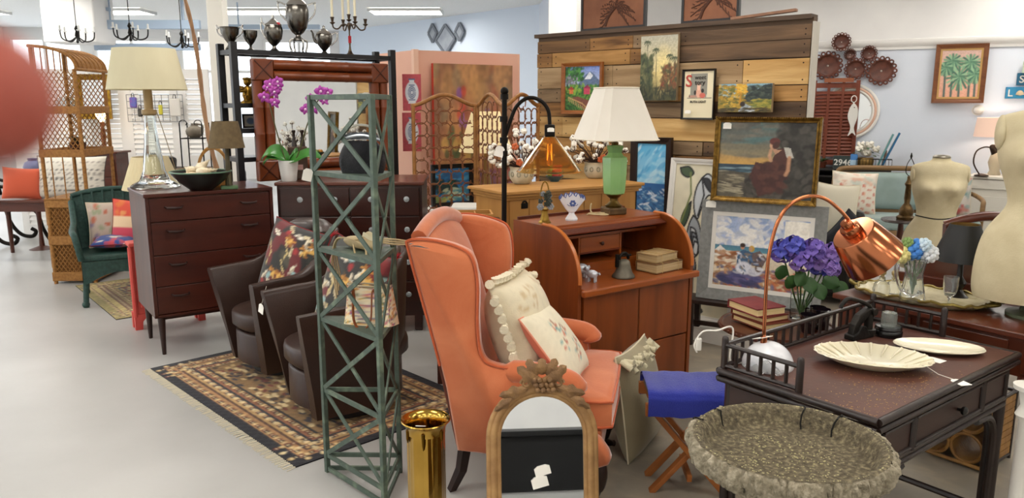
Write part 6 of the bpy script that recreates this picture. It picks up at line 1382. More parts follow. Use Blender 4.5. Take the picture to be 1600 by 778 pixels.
# arched hood
def hd(u, v):
    # curves over from the left (back) to the right front
    return (ww * math.sin(PI / 2 * u), wd * v, hz + .2 * math.cos(PI / 2 * u) ** .8)
b = MB(); b.grid(lambda u, v: hd(u, v), 14, 8); b.build('arched_hood', WKc, t, smooth=60)
for y in (.01, wd - .01): MB().tube([hd(i / 14, y / wd) for i in range(15)], .014, 6).build('hood_edge', WKc, t)
for v in np.linspace(.1, .9, 7): MB().tube([Vector(hd(i / 14, v)) + Vector((0, 0, .004)) for i in range(15)], .007, 5).build('hood_rib', WKc, t)
MB().cyl((ww, 0, hz), (ww, wd, hz), .015, n=8).build('hood_edge', WKc, t)
# things inside the tower
tw_ = lambda x, y, z: Vector((a.x, a.y, z)) + Vector((math.cos(WZ) * x - math.sin(WZ) * y, math.sin(WZ) * x + math.cos(WZ) * y, 0))
t = thing('glass_cake_dome', 'clear ribbed glass dome on the upper wicker shelf', 'glass dome', tw_(.17, .25, uz[2] + .011))
MB().open_lathe([(.11, 0), (.11, .03), (.1, .07), (.06, .105), (0, .118), (0, .115), (.058, .1), (.097, .068), (.107, .03), (.107, 0)], 30, wob=lambda a, f: 1 + .015 * math.sin(20 * a)).build('dome', mat('clear_glass', '#e8f0f0'), t, smooth=50); MB().sph((0, 0, .13), .014, 10, 8).build('knob', mat('clear_glass', '#e8f0f0'), t, smooth=60)
t = thing('potted_greenery', 'small dark leafy plant on the lower wicker shelf', 'plant', tw_(.22, .28, uz[1] + .011))
MB().open_lathe([(0, .002), (.06, 0), (.075, .07), (.08, .075), (.07, .07), (0, .05)], 18).build('pot', mat('pot_brown', '#4d2f22', .6), t, smooth=40)
for i in range(16):
    a_ = rnd.uniform(0, 6.28); L_ = rnd.uniform(.08, .16); b = MB(); b.grid(lambda u, v: (math.cos(a_) * L_ * u - math.sin(a_) * (2 * v - 1) * .015 * math.sin(PI * u), math.sin(a_) * L_ * u + math.cos(a_) * (2 * v - 1) * .015 * math.sin(PI * u), .07 + .13 * u - .07 * u * u), 6, 2); b.build('leaf', mat('leaf_dark', '#2d3a22', .5), t)
# ================================================================== further back on the left
a = G(140, 446)
# green wicker armchair
GWk = mat('green_wicker', '#1f3b36', .55, c2='#2b4c44', sc_=40, bump=.6, bsc=160)
gc = Vector((P(190, 440, 6.55).x, 6.55, 0)); t = thing('green_wicker_chair', 'dark green wicker armchair with fan back and braided arms', 'armchair', gc, math.radians(28))
sw, sd, sz = .56, .52, .40
MB().box((0, 0, sz), (sw, sd, .05)).build('seat', GWk, t, smooth=0, bevel=.015)
for s in (-1, 1):
    for y in (-1, 1): MB().cyl((s * (sw / 2 - .03), y * (sd / 2 - .03), sz), (s * (sw / 2 - .0), y * (sd / 2 - .0), .0), .022, n=8).build('leg', GWk, t); MB().sph((s * (sw / 2), y * (sd / 2), .025), .03, 8, 6).build('foot', GWk, t, smooth=60)
def skirt(u, v): 
    x = -sw / 2 + sw * u; return (x, -sd / 2 - .005, sz - .02 - (.2 - .1 * math.sin(PI * u)) * v)
MB().grid(skirt, 14, 6).build('apron', GWk, t); MB().grid(lambda u, v: (-sw / 2 - .005, -sd / 2 + sd * u, sz - .02 - (.2 - .1 * math.sin(PI * u)) * v), 14, 6).build('apron', GWk, t)
def cb_(u, v): x = (2 * u - 1); return (x * (sw / 2 + .05 * v), sd / 2 - .02 + .12 * v + .02 * (1 - x * x), sz + (.47 + .05 * (1 - x * x)) * v)
MB().grid(cb_, 16, 12).build('back_panel', GWk, t, smooth=60)
for i in range(9): MB().tube([Vector(cb_(i / 8, v / 10)) + Vector((0, -.012, 0)) for v in range(11)], .010, 6).build('back_stake', GWk, t)
MB().tube([cb_(i / 16, 1) for i in range(17)], .022, 8).build('top_braid', GWk, t, smooth=60)
for s in (-1, 1):
    ap_ = spline([(s * (sw / 2 + .05), sd / 2 + .09, sz + .42), (s * (sw / 2 + .04), sd / 4, sz + .27), (s * (sw / 2 + .05), -sd / 4, sz + .22), (s * (sw / 2 + .03), -sd / 2 - .03, sz + .19), (s * (sw / 2), -sd / 2 - .01, sz)], 6)
    MB().tube(ap_, .026, 8).build('arm_braid', GWk, t, smooth=60)
    MB().grid(lambda u, v, s=s: (s * (sw / 2 + .035 * v), -sd / 2 + sd * u * 1.1, sz + (.19 + .2 * u * u) * v), 10, 8).build('side_panel', GWk, t)
gl = lambda x, y, z: gc + Vector((math.cos(.489) * x - math.sin(.489) * y, math.sin(.489) * x + math.cos(.489) * y, z))
cv = Cv(30, 30, '#b8a89a'); cv.dabs(40, (0, 0, 1, 1), ['#b5532f', '#7a6a8a', '#8f9a7a', '#d8c0b0'], .07, .05, 0, 3); tt, pp = cushion('floral_cushion', 'muted floral cushion at the back of the green wicker chair', gl(-.02, .15, sz + .03), (-.25, 0, .489), .40, .40, .13, cv); pp.build('piping', mat('cream_cord', '#d6cbb0'), tt)
cv = Cv(30, 30, '#d4523f'); cv.rect(0, .35, 1, .6, '#e6c9a4'); cv.rect(0, .6, .5, 1, '#c94a5f'); cv.dabs(20, (0, 0, 1, .35), ['#d8793f', '#c93f3a', '#e0a060'], .08, .05, 0, 3); cv.rect(.4, .1, .6, .3, '#e8d8b8')
tt, pp = cushion('patchwork_cushion', 'red and white patchwork cushion on the green wicker chair', gl(.14, -.02, sz + .03), (-.2, .1, .489 - .2), .42, .42, .14, cv); pp.build('piping', mat('piping_red', '#7c1f22'), tt)
cv = Cv(20, 20, '#2f4a8a'); cv.dabs(20, (0, 0, 1, 1), ['#c94a4a', '#2a3f7a', '#e0d8c8'], .1, .05, 0, 3); tt, pp = cushion('blue_cushion', 'small blue patterned cushion lying on the green wicker seat', gl(-.05, -.16, sz + .09), (-1.45, 0, .3), .34, .26, .09, cv); pp.build('piping', mat('piping_red', '#7c1f22'), tt)
# coral painted cabinet behind the chest
p = G(196, 519) + Vector((.06, .04, 0)); t = thing('coral_cabinet', 'coral red painted cabinet with bracket feet behind the walnut chest', 'cabinet', p, D1Z)
CR = mat('coral_paint', '#c8433c', .5, c2='#d2574d', sc_=7)
MB().box((.25, .07, .36), (.46, .12, .54)).build('body', CR, t, smooth=0, bevel=.006); MB().box((.25, .07, .645), (.5, .16, .03)).build('top', CR, t, smooth=0, bevel=.008)
for x in (.02, .48):
    for y in (.02, .12): MB().prism([(0, 0), (.05, 0), (.055, .06), (.09, .10), (.09, .12), (0, .12)], -.02, .02, M=T(x, y, 0) @ eul(rz=0 if x < .2 else PI) @ T(-.02, 0, 0)).build('bracket_foot', CR, t, smooth=0)
for z in (.25, .45): d_ = MB().box((.25, .012, z), (.40, .02, .17)).build('drawer', CR, t, smooth=0, bevel=.004); MB().sph((.25, -.006, z), .014, 8, 6).build('knob', BRS, d_, smooth=60)
MB().cyl((.01, .01, .1), (.01, .01, .63), .018, n=8).build('corner_post', CR, t)
# black and white lumbar cushion and table behind the tower
t = thing('long_low_table', 'long dark wooden table behind the wicker tower', 'table', (P(100, 300, 8.4).x - .15, 8.4, 0)); RB = wood('red_brown', '#5a2a1a', '#44200f', .4)
MB().box((0, 0, .645), (1.4, .55, .03)).build('top', RB, t, smooth=0, bevel=.005); MB().box((0, 0, .58), (1.3, .45, .1)).build('apron', RB, t, smooth=0)
for x in (-.63, .63):
    for y in (-.21, .21): MB().cyl((x, y, .63), (x, y, 0), .03, .02, 8).build('leg', RB, t)
cv = Cv(70, 40, '#d9d3c6')
for i in range(14):
    for j in range(10): cv.ell((i + .5 * (j % 2) + .3) / 14, (j + .5) / 10, .026, .014, ['#3a3632', '#8a8078', '#26221f'][(i * 3 + j) % 3], .6 if j % 2 else -.6, .3, .9)
q = P(112, 311, 8.3); tt, pp = cushion('lumbar_cushion', 'long black and white patterned cushion behind the wicker tower', (q.x, 8.3, .662), (-.2, 0, 0), .76, .46, .18, cv); pp.build('piping', mat('tassel_red2', '#3a3632', .8), tt)
cv = Cv(10, 10, '#c9583a'); q = P(34, 310, 8.2); tt, pp = cushion('orange_cushion', 'plain orange cushion at the left end of the long table', (q.x, 8.2, .662), (-.2, .1, .5), .36, .34, .12, cv); pp.build('piping', mat('coral_piping', '#d98a70'), tt)
q = P(32, 276, 8.6); t = thing('plant_stand', 'slim wooden plant stand at far left', 'stand', (q.x, 8.85, 0))
MB().cyl((0, 0, q.z - .025), (0, 0, q.z - .0), .16, n=24).build('top', RB, t); MB().lathe([(.14, 0), (.03, .04), (.02, .2), (.03, .5), (.02, q.z - .025)], 14).build('column', RB, t)
t = thing('blue_vase', 'round slate blue vase on the plant stand at far left', 'vase', (q.x, 8.85, q.z)); MB().lathe([(.05, 0), (.09, .03), (.105, .09), (.085, .14), (.045, .165), (.055, .185), (.045, .185), (.03, .15)], 24).build('body', mat('slate_blue', '#6f7aa0', .3), t, smooth=50); MB().tube([(.05 * math.cos(i * .314), .05 * math.sin(i * .314), .185) for i in range(20)], .006, 6, closed=True).build('lip', mat('slate_blue', '#6f7aa0'), t)
# gilt mirror and spindle lamp
q0 = P(145, 186, 9.75); q1 = P(168, 116, 9.75); w_ = (P(168, 150, 9.75) - P(118, 150, 9.75)).x
t = thing('gilt_wall_mirror', 'gold framed mirror hanging beyond the wicker tower', 'mirror', (P(145, 150, 9.75).x, 9.78, q0.z), .15); frame_rails(w_, q1.z - q0.z, .07, .04, mat('bright_gilt', '#a07a2a'), t); MB().box((0, -.008, (q1.z - q0.z) / 2), (w_ - .1, .01, q1.z - q0.z - .1)).build('mirror_glass', mat('mirror_silver', '#e6eaec'), t, smooth=0)
q = P(157, 237, 9.3); t = thing('tall_red_chest', 'tall red brown chest carrying the small lit lamp', 'chest', (q.x, 9.45, 0))
MB().box((0, 0, q.z / 2), (.36, .3, q.z - .04)).build('body', RB, t, smooth=0); MB().box((0, 0, q.z - .012), (.42, .36, .024)).build('top', RB, t, smooth=0, bevel=.006)
for i in range(4): d_ = MB().box((0, -.155, .15 + i * (q.z - .2) / 4 + .08), (.32, .02, (q.z - .25) / 4)).build('drawer', RB, t, smooth=0, bevel=.004); MB().sph((0, -.175, .15 + i * (q.z - .2) / 4 + .08), .015, 8, 6).build('knob', BRS, d_, smooth=60)
t = thing('spindle_lamp', 'bare bulb lamp on a turned wooden spindle, lit', 'lamp', (q.x, 9.4, q.z))
hb = P(155, 190, 9.4).z - q.z; MB().lathe([(.07, 0), (.075, .02), (.03, .04), (.02, .1), (.035, hb * .5), (.02, hb * .8), (.028, hb - .02), (.02, hb)], 16).build('spindle', wood('spindle_wood', '#8a4a22', '#6b3616', .4, 'z'), t, smooth=50)
MB().lathe([(.02, hb), (.03, hb + .02), (.058, hb + .06), (.065, hb + .1), (.045, hb + .145), (0, hb + .16)], 18).build('bulb', mat('bulb_warm', '#ffd8a0', .3, emit=14), t, smooth=60)
# wrought iron chaise frame at far left
q = G(14, 386); t = thing('iron_garden_seat', 'black wrought iron garden seat frame with scrolled legs at far left', 'seat', (q.x - .25, q.y, 0), .2)
for y in (0, .55):
    MB().tube(spline([(-.2, y, .78), (-.12, y, .80), (-.05, y, .7), (.0, y, .45), (.06, y, .2), (.16, y, .06), (.28, y, .03), (.33, y, .09), (.28, y, .13)], 6), .024, 8).build('leg', IR, t, smooth=60)
    MB().tube(spline([(.0, y, .45), (.3, y, .47), (.55, y, .42), (.62, y, .2), (.7, y, .05), (.85, y, .03), (.88, y, .1)], 6), .022, 8).build('leg', IR, t, smooth=60)
    MB().tube(spline([(-.12, y, .78), (.1, y, .72), (.35, y, .71)], 6), .02, 8).build('arm', IR, t, smooth=60)
for i in range(6): x = -.02 + .11 * i; MB().cyl((x, 0, .455), (x, .55, .455), .012, n=6).build('seat_slat', IR, t)
# black office chair and leather sofa near the louvred doors
q = G(215, 345, 0); cx_ = P(222, 280, 8.05)
t = thing('black_leather_chair', 'black leather swivel chair behind the glass lamp', 'chair', (cx_.x, 8.05, 0), -.5); BLk = mat('black_leather', '#131110', .4, coat=.2)
zb_ = P(222, 245, 8.05).z
MB().box((0, .22, (zb_ + .55) / 2), (.42, .1, zb_ - .55), R=eul(rx=-.12)).build('back', BLk, t, smooth=0, bevel=.04); MB().box((-.02, -.05, .52), (.5, .5, .11)).build('seat', BLk, t, smooth=0, bevel=.04); MB().cyl((0, 0, .1), (0, 0, .48), .03, n=10).build('column', IR, t)
for i in range(5): a_ = i * 1.257; MB().bar((0, 0, .09), (.28 * math.cos(a_), .28 * math.sin(a_), .06), .04, .03).build('base_arm', IR, t, smooth=0); MB().sph((.28 * math.cos(a_), .28 * math.sin(a_), .03), .03, 8, 6).build('caster', IR, t, smooth=60)
for s in (-1, 1): MB().tube([(s * .26, .2, .52), (s * .27, .18, .74), (s * .27, -.12, .75), (s * .26, -.18, .7)], .022, 8).build('arm', BLk, t, smooth=60)
q = P(300, 252, 9.1); t = thing('dark_leather_sofa', 'dark leather sofa back in front of the louvred doors', 'sofa', (q.x, 9.1, 0)); DL = mat('espresso_leather', '#2a1b17', .4)
MB().box((0, .2, .55), (1.1, .2, q.z - .25)).build('back', DL, t, smooth=0, bevel=.07); MB().box((0, -.15, .33), (1.0, .6, .3)).build('seat', DL, t, smooth=0, bevel=.05)
for s in (-1, 1): MB().box((s * .58, -.05, .36), (.16, .75, .55)).build('arm', DL, t, smooth=0, bevel=.06); MB().box((s * .5, -.1, .05), (.06, .5, .1)).build('foot', IR, t, smooth=0)
# wire stand with jug
q = P(310, 245, 8.55); zt_ = P(308, 214, 8.55).z; z1_ = P(308, 196, 8.55).z; t = thing('wire_stand', 'black wire plant stand holding a grey jug', 'stand', (q.x, 8.5, 0))
for x in (-.12, .12):
    for y in (-.1, .1): MB().cyl((x, y, 0), (x, y, z1_ + .03), .007, n=6).build('upright', IR, t)
for z in (.3, .7, zt_ - .012):
    b = MB(); b.tube([(-.12, -.1, z), (.12, -.1, z), (.12, .1, z), (-.12, .1, z)], .006, 5, closed=True); b.build('ring', IR, t)
    for i in range(7): MB().cyl((-.12 + .04 * i, -.1, z), (-.12 + .04 * i, .1, z), .004, n=5).build('wire', IR, t)
for s in (-1, 1): MB().tube([(s * .12 + s * .04 * math.cos(i * .5) - s * .04, -.1, z1_ + .03 + .03 * math.sin(i * .5)) for i in range(9)], .005, 5).build('scroll', IR, t)
t = thing('grey_jug', 'squat grey stoneware jug on the wire stand', 'jug', (q.x, 8.5, zt_ - .005)); MB().lathe([(.05, 0), (.085, .03), (.095, .07), (.08, .105), (.04, .125), (.035, .15), (.045, .155), (.035, .155), (.02, .12)], 22).build('body', mat('stoneware', '#8a8172', .6, c2='#6f675a', sc_=12), t, smooth=50); MB().tube(spline([(.04, 0, .145), (.09, 0, .13), (.09, 0, .08)], 5), .009, 6).build('handle', mat('stoneware', '#8a8172'), t)
b = MB(); t = thing('round_wicker_basket', 'round brown wicker basket at the foot of the wire stand', 'basket', (q.x + .12, 8.15, 0)); t.scale = (.7, .7, 1); MB().open_lathe([(0, .01), (.22, 0), (.26, .3), (.29, .98), (.27, .98), (.24, .3), (0, .05)], 36, wob=lambda a, f: 1 + .02 * math.sin(40 * a)).build('basket', mat('wicker_grey', '#8a7a62', .7, c2='#6f604a', sc_=40, bump=.6, bsc=120), t, smooth=50); MB().tube([(.28 * math.cos(i * .2), .28 * math.sin(i * .2), .98) for i in range(31)], .016, 6).build('rim', mat('wicker_grey', '#8a7a62'), t)
# palm stalk
p0 = P(334, 235, 8.0); p1 = P(287, -6, 8.0); d_ = (p1 - p0); pb = p0 - d_ * (p0.z / d_.z); pt = p0 + d_ * ((3.1 - p0.z) / d_.z)
pts = [pb.lerp(pt, i / 30) + Vector((.025 * math.sin(i * .35), 0, 0)) for i in range(31)]; pts[0].z = .0
t = tag(MB().tube(pts, [.03 - .012 * i / 30 + .004 * math.sin(i * 2.1) for i in range(31)], 8).build('dried_palm_stalk', mat('stalk_tan', '#b08a68', .8, c2='#8f6a4c', sc_=20, st=(1, 1, .2), bump=.4)), 'tall slender dried palm stalk leaning beside the white column', 'stalk')
# wire grid with hanging oddments
g0 = P(200, 190, 9.82); g1 = P(284, 148, 9.82); t = thing('wire_grid_panel', 'white wire grid panel hung on the louvred doors', 'wire panel', (g0.x, 9.83, g0.z)); gw, gh_ = g1.x - g0.x, g1.z - g0.z; GWm = mat('grid_grey', '#8f9092', .5, .5)
for i in range(9): MB().cyl((gw * i / 8, 0, 0), (gw * i / 8, 0, gh_), .005, n=5).build('wire', GWm, t)
for i in range(5): MB().cyl((0, 0, gh_ * i / 4), (gw, 0, gh_ * i / 4), .005, n=5).build('wire', GWm, t)
def hung(name, lb, cat, x, y, w_, h_, m, rx=0):
    q = P(x, y, 9.76); t = thing(name, lb, cat, (q.x, 9.78, q.z)); MB().box((0, 0, -h_ / 2 - .03), (w_, .03, h_)).build('body', m, t, smooth=0, bevel=min(w_, h_) * .25); MB().tube(arc(0, -.03, .018, 0, PI, 8, rz=.05), .004, 5).build('loop', IR, t)
hung('blue_purse', 'blue and violet coin purse hung on the wire grid', 'purse', 206, 148, .09, .13, mat('violet_blue', '#4a5fb0', .5, c2='#7a4a9a', sc_=20)); hung('black_keyring', 'black keyring trinket hung on the wire grid', 'keyring', 217, 166, .06, .1, BLk); hung('yellow_tassel', 'yellow tassel trinket hung on the wire grid', 'tassel', 249, 160, .05, .12, mat('lemon', '#c9c040', .6)); hung('white_card', 'white card hung at the right of the wire grid', 'card', 271, 150, .14, .22, mat('card_white', '#d8d4cc', .7)); hung('dark_bracelet', 'dark beaded trinket hung in the middle of the grid', 'trinket', 232, 158, .05, .1, mat('bead_brown', '#5a4a42', .5))
# chandeliers
def chandelier(label, x, y, Y, s_=1.):
    q = P(x, y, Y); t = thing('scroll_chandelier', label, 'chandelier', q, .3, group='small hanging chandeliers')
    MB().cyl((0, 0, .1), (0, 0, CZ - q.z), .006, n=6).build('chain_rod', IR, t); MB().lathe([(.0, -.14), (.02, -.12), (.01, -.08), (.03, -.03), (.015, .03), (.03, .06), (.01, .1)], 12).build('stem', IR, t, smooth=50)
    for i in range(5):
        a_ = i * 1.257; c_, s2 = math.cos(a_), math.sin(a_); MB().tube(spline([(0, 0, -.04), (c_ * .1, s2 * .1, -.11), (c_ * .2, s2 * .2, -.08), (c_ * .22, s2 * .22, .02)], 6), .009, 6).build('arm', IR, t, smooth=60)
        MB().lathe([(.025, .02), (.03, .03), (.012, .035), (.012, .09), (.0, .095)], 10, (c_ * .22, s2 * .22, 0)).build('candle_sleeve', mat('sleeve_white', '#d8d8d4', .5), t)
    return t
chandelier('small black scroll chandelier in the middle of the far left ceiling', 203, 48, 10.5); chandelier('small black scroll chandelier at far left near the boxed duct', 120, 52, 11.0); chandelier('small black scroll chandelier hanging by the palm stalk', 284, 60, 11.0)
# ================================================================== salmon partition dressings
cv = Cv(90, 120, '#a06a4a'); cv.grad('#6a4030', '#8a5236', 0, .12); cv.grad('#8a5a44', '#b07a52', .12, .6); cv.dabs(160, (0, 0, 1, .7), ['#b5854f', '#7a4a3a', '#a8684a', '#c9905a', '#8f7a5a', '#944a34'], .10, .09, 1.5, .5, .5); cv.dabs(14, (.3, .15, .7, .4), ['#7a4a8a', '#b8402c'], .03, .03); cv.grad('#a05a4a', '#6a4a6a', .66, .82); cv.grad('#5f4a5c', '#8a5a4a', .82, 1); cv.dabs(50, (0, .7, 1, 1), ['#6a4a70', '#a8684a', '#4f4a5c'], .12, .04, 0, .3, .6); cv.dabs(20, (.1, .4, .5, .6), ['#4a5a3a', '#c9a05a'], .04, .04); cv.noise(.2, 30, 40)
p, w_, h_ = box_pic(676, 101, 797, 345, sa, SRZ, .05); picture('abstract_painting', 'large orange and brown abstract painting on the salmon partition', p, SRZ, w_, h_, 0, .045, None, cv)
t = [o for o in bpy.data.objects if o.name == 'stretcher' or o.name.startswith('stretcher')][-1]; t.data.materials[0] = mat('red_edge', '#c23f2c', .6)
for i, (y0_, y1_) in enumerate(((116, 173), (176, 236))):
    cv = Cv(40, 80, '#c4505a'); cv.noise(.12, 10, 20, i); cv.ell(.5, .5, .36, .30, '#dfe2e8', 0, .1); cv.rect(.36, .14, .64, .26, '#dfe2e8'); cv.rect(.32, .12, .68, .16, '#5a6a90'); cv.rect(.3, .76, .7, .8, '#dfe2e8')
    for k in range(3): cv.line([(.5 + .2 * math.cos(a_) * (1 - k * .3), .5 + .16 * math.sin(a_) * (1 - k * .3)) for a_ in [j * .5 for j in range(13)]], .015, '#5a6a94')
    cv.line([(.36, .3), (.64, .3)], .015, '#5a6a94'); cv.line([(.34, .7), (.66, .7)], .015, '#5a6a94')
    p, w_, h_ = box_pic(629, y0_, 658, y1_, sa - Vector((.12, .03, 0)) if False else P(655, 160, 7.2), math.radians(8), .03)
    picture('ginger_jar_tile', ('upper', 'lower')[i] + ' red tile with a blue and white ginger jar', p, math.radians(8), w_, h_, 0, .03, None, cv, cat='tile', group='ginger jar tiles')
cv = Cv(70, 70, '#2a7ab8'); cv.grad('#2f8ac4', '#1f5a94', 0, 1); cv.dabs(40, (0, 0, 1, .5), ['#1f6aa8', '#4aa0d0', '#2a5a8a'], .15, .05, 0, .4); cv.dabs(60, (.0, .35, .6, .7), ['#1f3a3a', '#2a5040', '#183030'], .1, .05, 0, 1); cv.dabs(40, (.3, .6, 1, .95), ['#5f9a9a', '#3a7a8a', '#c0c8a8'], .1, .04); cv.dabs(14, (0, .8, .5, 1), ['#8f9a4a', '#c0b060'], .06, .05)
p, w_, h_ = box_pic(673, 256, 738, 322, sa, SRZ, .30); zb_ = p.z; picture('island_painting', 'blue island seascape in a dark frame behind the scroll screen', p, SRZ, w_, h_, .04, .03, BKF, cv)
t = thing('display_table', 'small white table below the island painting', 'table', (p.x, p.y, 0), SRZ); MB().box((.12, .0, zb_ - .015), (.95, .34, .03)).build('top', TRIM, t, smooth=0, bevel=.004)
for x in (-.26, .5):
    for y in (-.13, .09): MB().box((x, y, (zb_ - .03) / 2), (.04, .04, zb_ - .03)).build('leg', TRIM, t, smooth=0)
# cream lamp behind the screen
q = P(760, 300, 7.3); t = thing('cream_shade_lamp', 'lit lamp with wide cream shade behind the scroll screen', 'lamp', (q.x, 7.2, zb_), 0); k = 7.2 / F; zb2, zt2 = P(756, 236, 7.3).z - zb_, P(756, 174, 7.3).z - zb_
MB().open_lathe([(42 * k, zb2), (22 * k, zt2), (21.5 * k, zt2), (41 * k, zb2)], 30).build('lamp_shade', mat('shade_lit_cream', '#e8d2a0', .8, emit=.35), t, smooth=50); MB().lathe([(.07, 0), (.075, .02), (.03, .04), (.06, .12), (.05, .2), (.015, zb2), (.01, zb2 + .1)], 18).build('base', mat('shade_base', '#8a6a3a', .4, .5), t, smooth=50)
# rattan scroll screen: three hinged leaves
RT = mat('rattan', '#a8733c', .5, c2='#8a5a2a', sc_=20, bump=.2); RTd = mat('rattan_scroll', '#7d4a26', .5)
s0 = P(642, 165, 6.55); s1 = P(745, 165, 6.75); s2 = P(787, 165, 6.15); s3 = P(842, 165, 6.7)
t = thing('scroll_screen', 'folding rattan screen of scrolled rings with arched tops', 'screen', (0, 0, 0)); scroll = None
for i, (a_, b_) in enumerate(((s0, s1), (s1, s2), (s2, s3))):
    a2, b2 = a_.xy, b_.xy; L_ = (b2 - a2).length; M_ = T(a2.x, a2.y, 0) @ eul(rz=math.atan2((b2 - a2).y, (b2 - a2).x)); hp = s0.z
    nm = ['leaf_frame'] * 3; tp = lambda x: hp + .09 * (math.sin(PI * x / L_) ** 2) * (1 if L_ > .5 else .8)
    for x in (.018, L_ - .018): MB().cyl((x, 0, 0), (x, 0, hp + .01), .017, n=8, M=M_).build('leaf_post', RT, t)
    MB().tube([(x, 0, tp(x)) for x in [L_ * j / 20 for j in range(21)]], .017, 8, M=M_).build('arched_top', RT, t, smooth=60)
    MB().cyl((0, 0, .15), (L_, 0, .15), .014, n=8, M=M_).build('bottom_rail', RT, t)
    nc = max(3, int(round(L_ / .125))); dx = (L_ - .06) / nc; rr_ = dx * .56
    z = .15 + rr_; row = 0
    while z < hp + .08:
        for c in range(nc):
            x = .03 + dx * (c + .5)
            if z + rr_ > tp(x) + .015: continue
            if scroll is None:
                pts = [(math.cos(a_) * (1 - .0 * a_), 0, math.sin(a_)) for a_ in [-.6 + j * .3 for j in range(20)]]; e = pts[-1]
                pts += [(e[0] * (1 - j * .16) + .05 * j, 0, e[2] * (1 - j * .12)) for j in range(1, 5)]
                scroll = MB().tube([Vector(q_) * .068 for q_ in pts], .0058, 6).build('scroll_ring', RTd, t, smooth=60); o = scroll
            else: o = again(scroll, 'scroll_ring', t)
            A_ = M_ @ T(x, 0, z) @ eul(ry=rnd.choice((0, PI / 2, PI, -PI / 2)) * (1 if (row + c) % 2 else 1)); o.location = A_.translation; o.rotation_euler = A_.to_euler(); f_ = rr_ / .068; o.scale = (f_, f_, f_)
        z += rr_ * 1.78; row += 1
# compartment tray on a small table
q = P(730, 346, 4.58); t = thing('plain_side_table', 'plain wooden side table behind the wing chair', 'table', (q.x, 4.58, 0), .1); MB().box((0, 0, q.z - .012), (.42, .36, .024)).build('top', RB, t, smooth=0, bevel=.004)
for x in (-.18, .18):
    for y in (-.15, .15): MB().box((x, y, (q.z - .024) / 2), (.03, .03, q.z - .024)).build('leg', RB, t, smooth=0)
t = thing('compartment_box', 'shallow wooden display box with glass topped compartments', 'box', (q.x, 4.58, q.z), .1)
MB().box((0, 0, .008), (.30, .2, .016)).build('base', PN, t, smooth=0)
for s in (-1, 1): MB().box((0, s * .095, .032), (.30, .012, .05)).build('side', PN, t, smooth=0); MB().box((s * .145, 0, .032), (.012, .18, .05)).build('side', PN, t, smooth=0); MB().box((s * .048, 0, .03), (.008, .18, .044)).build('divider', PN, t, smooth=0)
for i in range(3): MB().box((-.097 + .097 * i, 0, .022), (.07, .13, .012)).build('insert', mat('insert_%d' % i, ['#2a2622', '#d8d4cc', '#3a3a3a'][i], .5), t, smooth=0)
# stack of white linen behind it
q = P(726, 326, 5.45); t = thing('linen_stack', 'folded white linen behind the compartment box', 'linen', (q.x, 5.9, .0)); MB().box((0, 0, .35), (.34, .3, .7)).build('crate', RB, t, smooth=0, bevel=.004)
for i in range(4): MB().box((.005 * i, 0, .725 + .05 * i), (.32 - .01 * i, .28, .046)).build('fold', mat('linen_white', '#dcd9d2', .9), t, smooth=0, bevel=.018)
# diamond plaques on the far wall
pl0 = FA
for i, (x, y, w_, h_, lb) in enumerate(((679, 52, 15, 27, 'left'), (699, 62, 34, 44, 'large middle'), (721, 50, 15, 26, 'right'))):
    q = PL(x, y, FA, FRZ); n_ = Vector((math.sin(FRZ), -math.cos(FRZ), 0)) * .02; k = q.y / F / 1.03; W2_, H2_ = w_ * k * 1.4 / 2, h_ * k / 2
    t = thing('diamond_plaque', lb + ' grey diamond plaque high on the far blue wall', 'plaque', q + n_, FRZ, group='diamond plaques'); MB().prism([(-W2_, 0), (0, -H2_), (W2_, 0), (0, H2_)], -.03, .01).build('board', mat('plaque_grey', '#8a919c', .6, c2='#a0a6ae', sc_=6), t, smooth=0)
    b = MB(); 
    for (u0, v0), (u1, v1) in (((-W2_, 0), (0, -H2_)), ((0, -H2_), (W2_, 0)), ((W2_, 0), (0, H2_)), ((0, H2_), (-W2_, 0))): b.bar((u0, -.03, v0), (u1, -.03, v1), .03, .05)
    b.build('border', mat('plaque_edge', '#6f757e', .6), t, smooth=0)
# ================================================================== on the dark table
IRN = mat('cast_iron', '#1a1816', .45, .6, c2='#2a2622', sc_=20, bump=.2); CU = mat('copper', '#c07a54', .17, 1, c2='#b56c48', sc_=8); MBL = mat('white_marble', '#d9dade', .25, c2='#b4b7be', sc_=5, lo=.48, hi=.68, det=10, dist=1.5, coat=.2)
p = G(1199, 572, TZ); YL = p.y; t = thing('copper_desk_lamp', 'copper arched desk lamp on a white marble dome base', 'lamp', p, 0); R = .086
MB().lathe([(R * .98, 0), (R, .004)] + [(R * math.cos(a), .004 + R * .98 * math.sin(a)) for a in [PI / 2 * i / 12 for i in range(1, 12)]] + [(0, R * .98 + .004)], 40).build('marble_base', MBL, t, smooth=60)
kl = lambda x, y: P(x, y, YL) - p
pts = [kl(*q) for q in ((1194, 522), (1196, 470), (1199, 420), (1203, 390), (1213, 352), (1228, 326), (1248, 311), (1270, 306), (1292, 312), (1312, 328), (1326, 343))]
pts[0].z = R * .95
for q in pts: q.y = 0
MB().tube(spline(pts, 7), .0062, 10).build('arm', CU, t, smooth=60)
MB().cyl((pts[0].x, 0, R * .9), (pts[0].x, 0, R + .018), .011, n=14).build('collar', CU, t)
a_, b_ = kl(1333, 363), kl(1374, 410); a_.y = b_.y = 0; d_ = (b_ - a_).normalized(); d_ = Vector((d_.x, .16, d_.z)).normalized(); L_ = .128
M_ = T(a_) @ d_.to_track_quat('Z', 'Y').to_matrix().to_4x4(); r0, r1 = .074, .101
MB().lathe([(.0, -.052), (.017, -.05), (.019, -.045), (.019, -.03), (.031, -.029), (.033, -.024), (.033, -.002), (.03, 0)], 24, M=M_).build('shade_cap', CU, t, smooth=35)
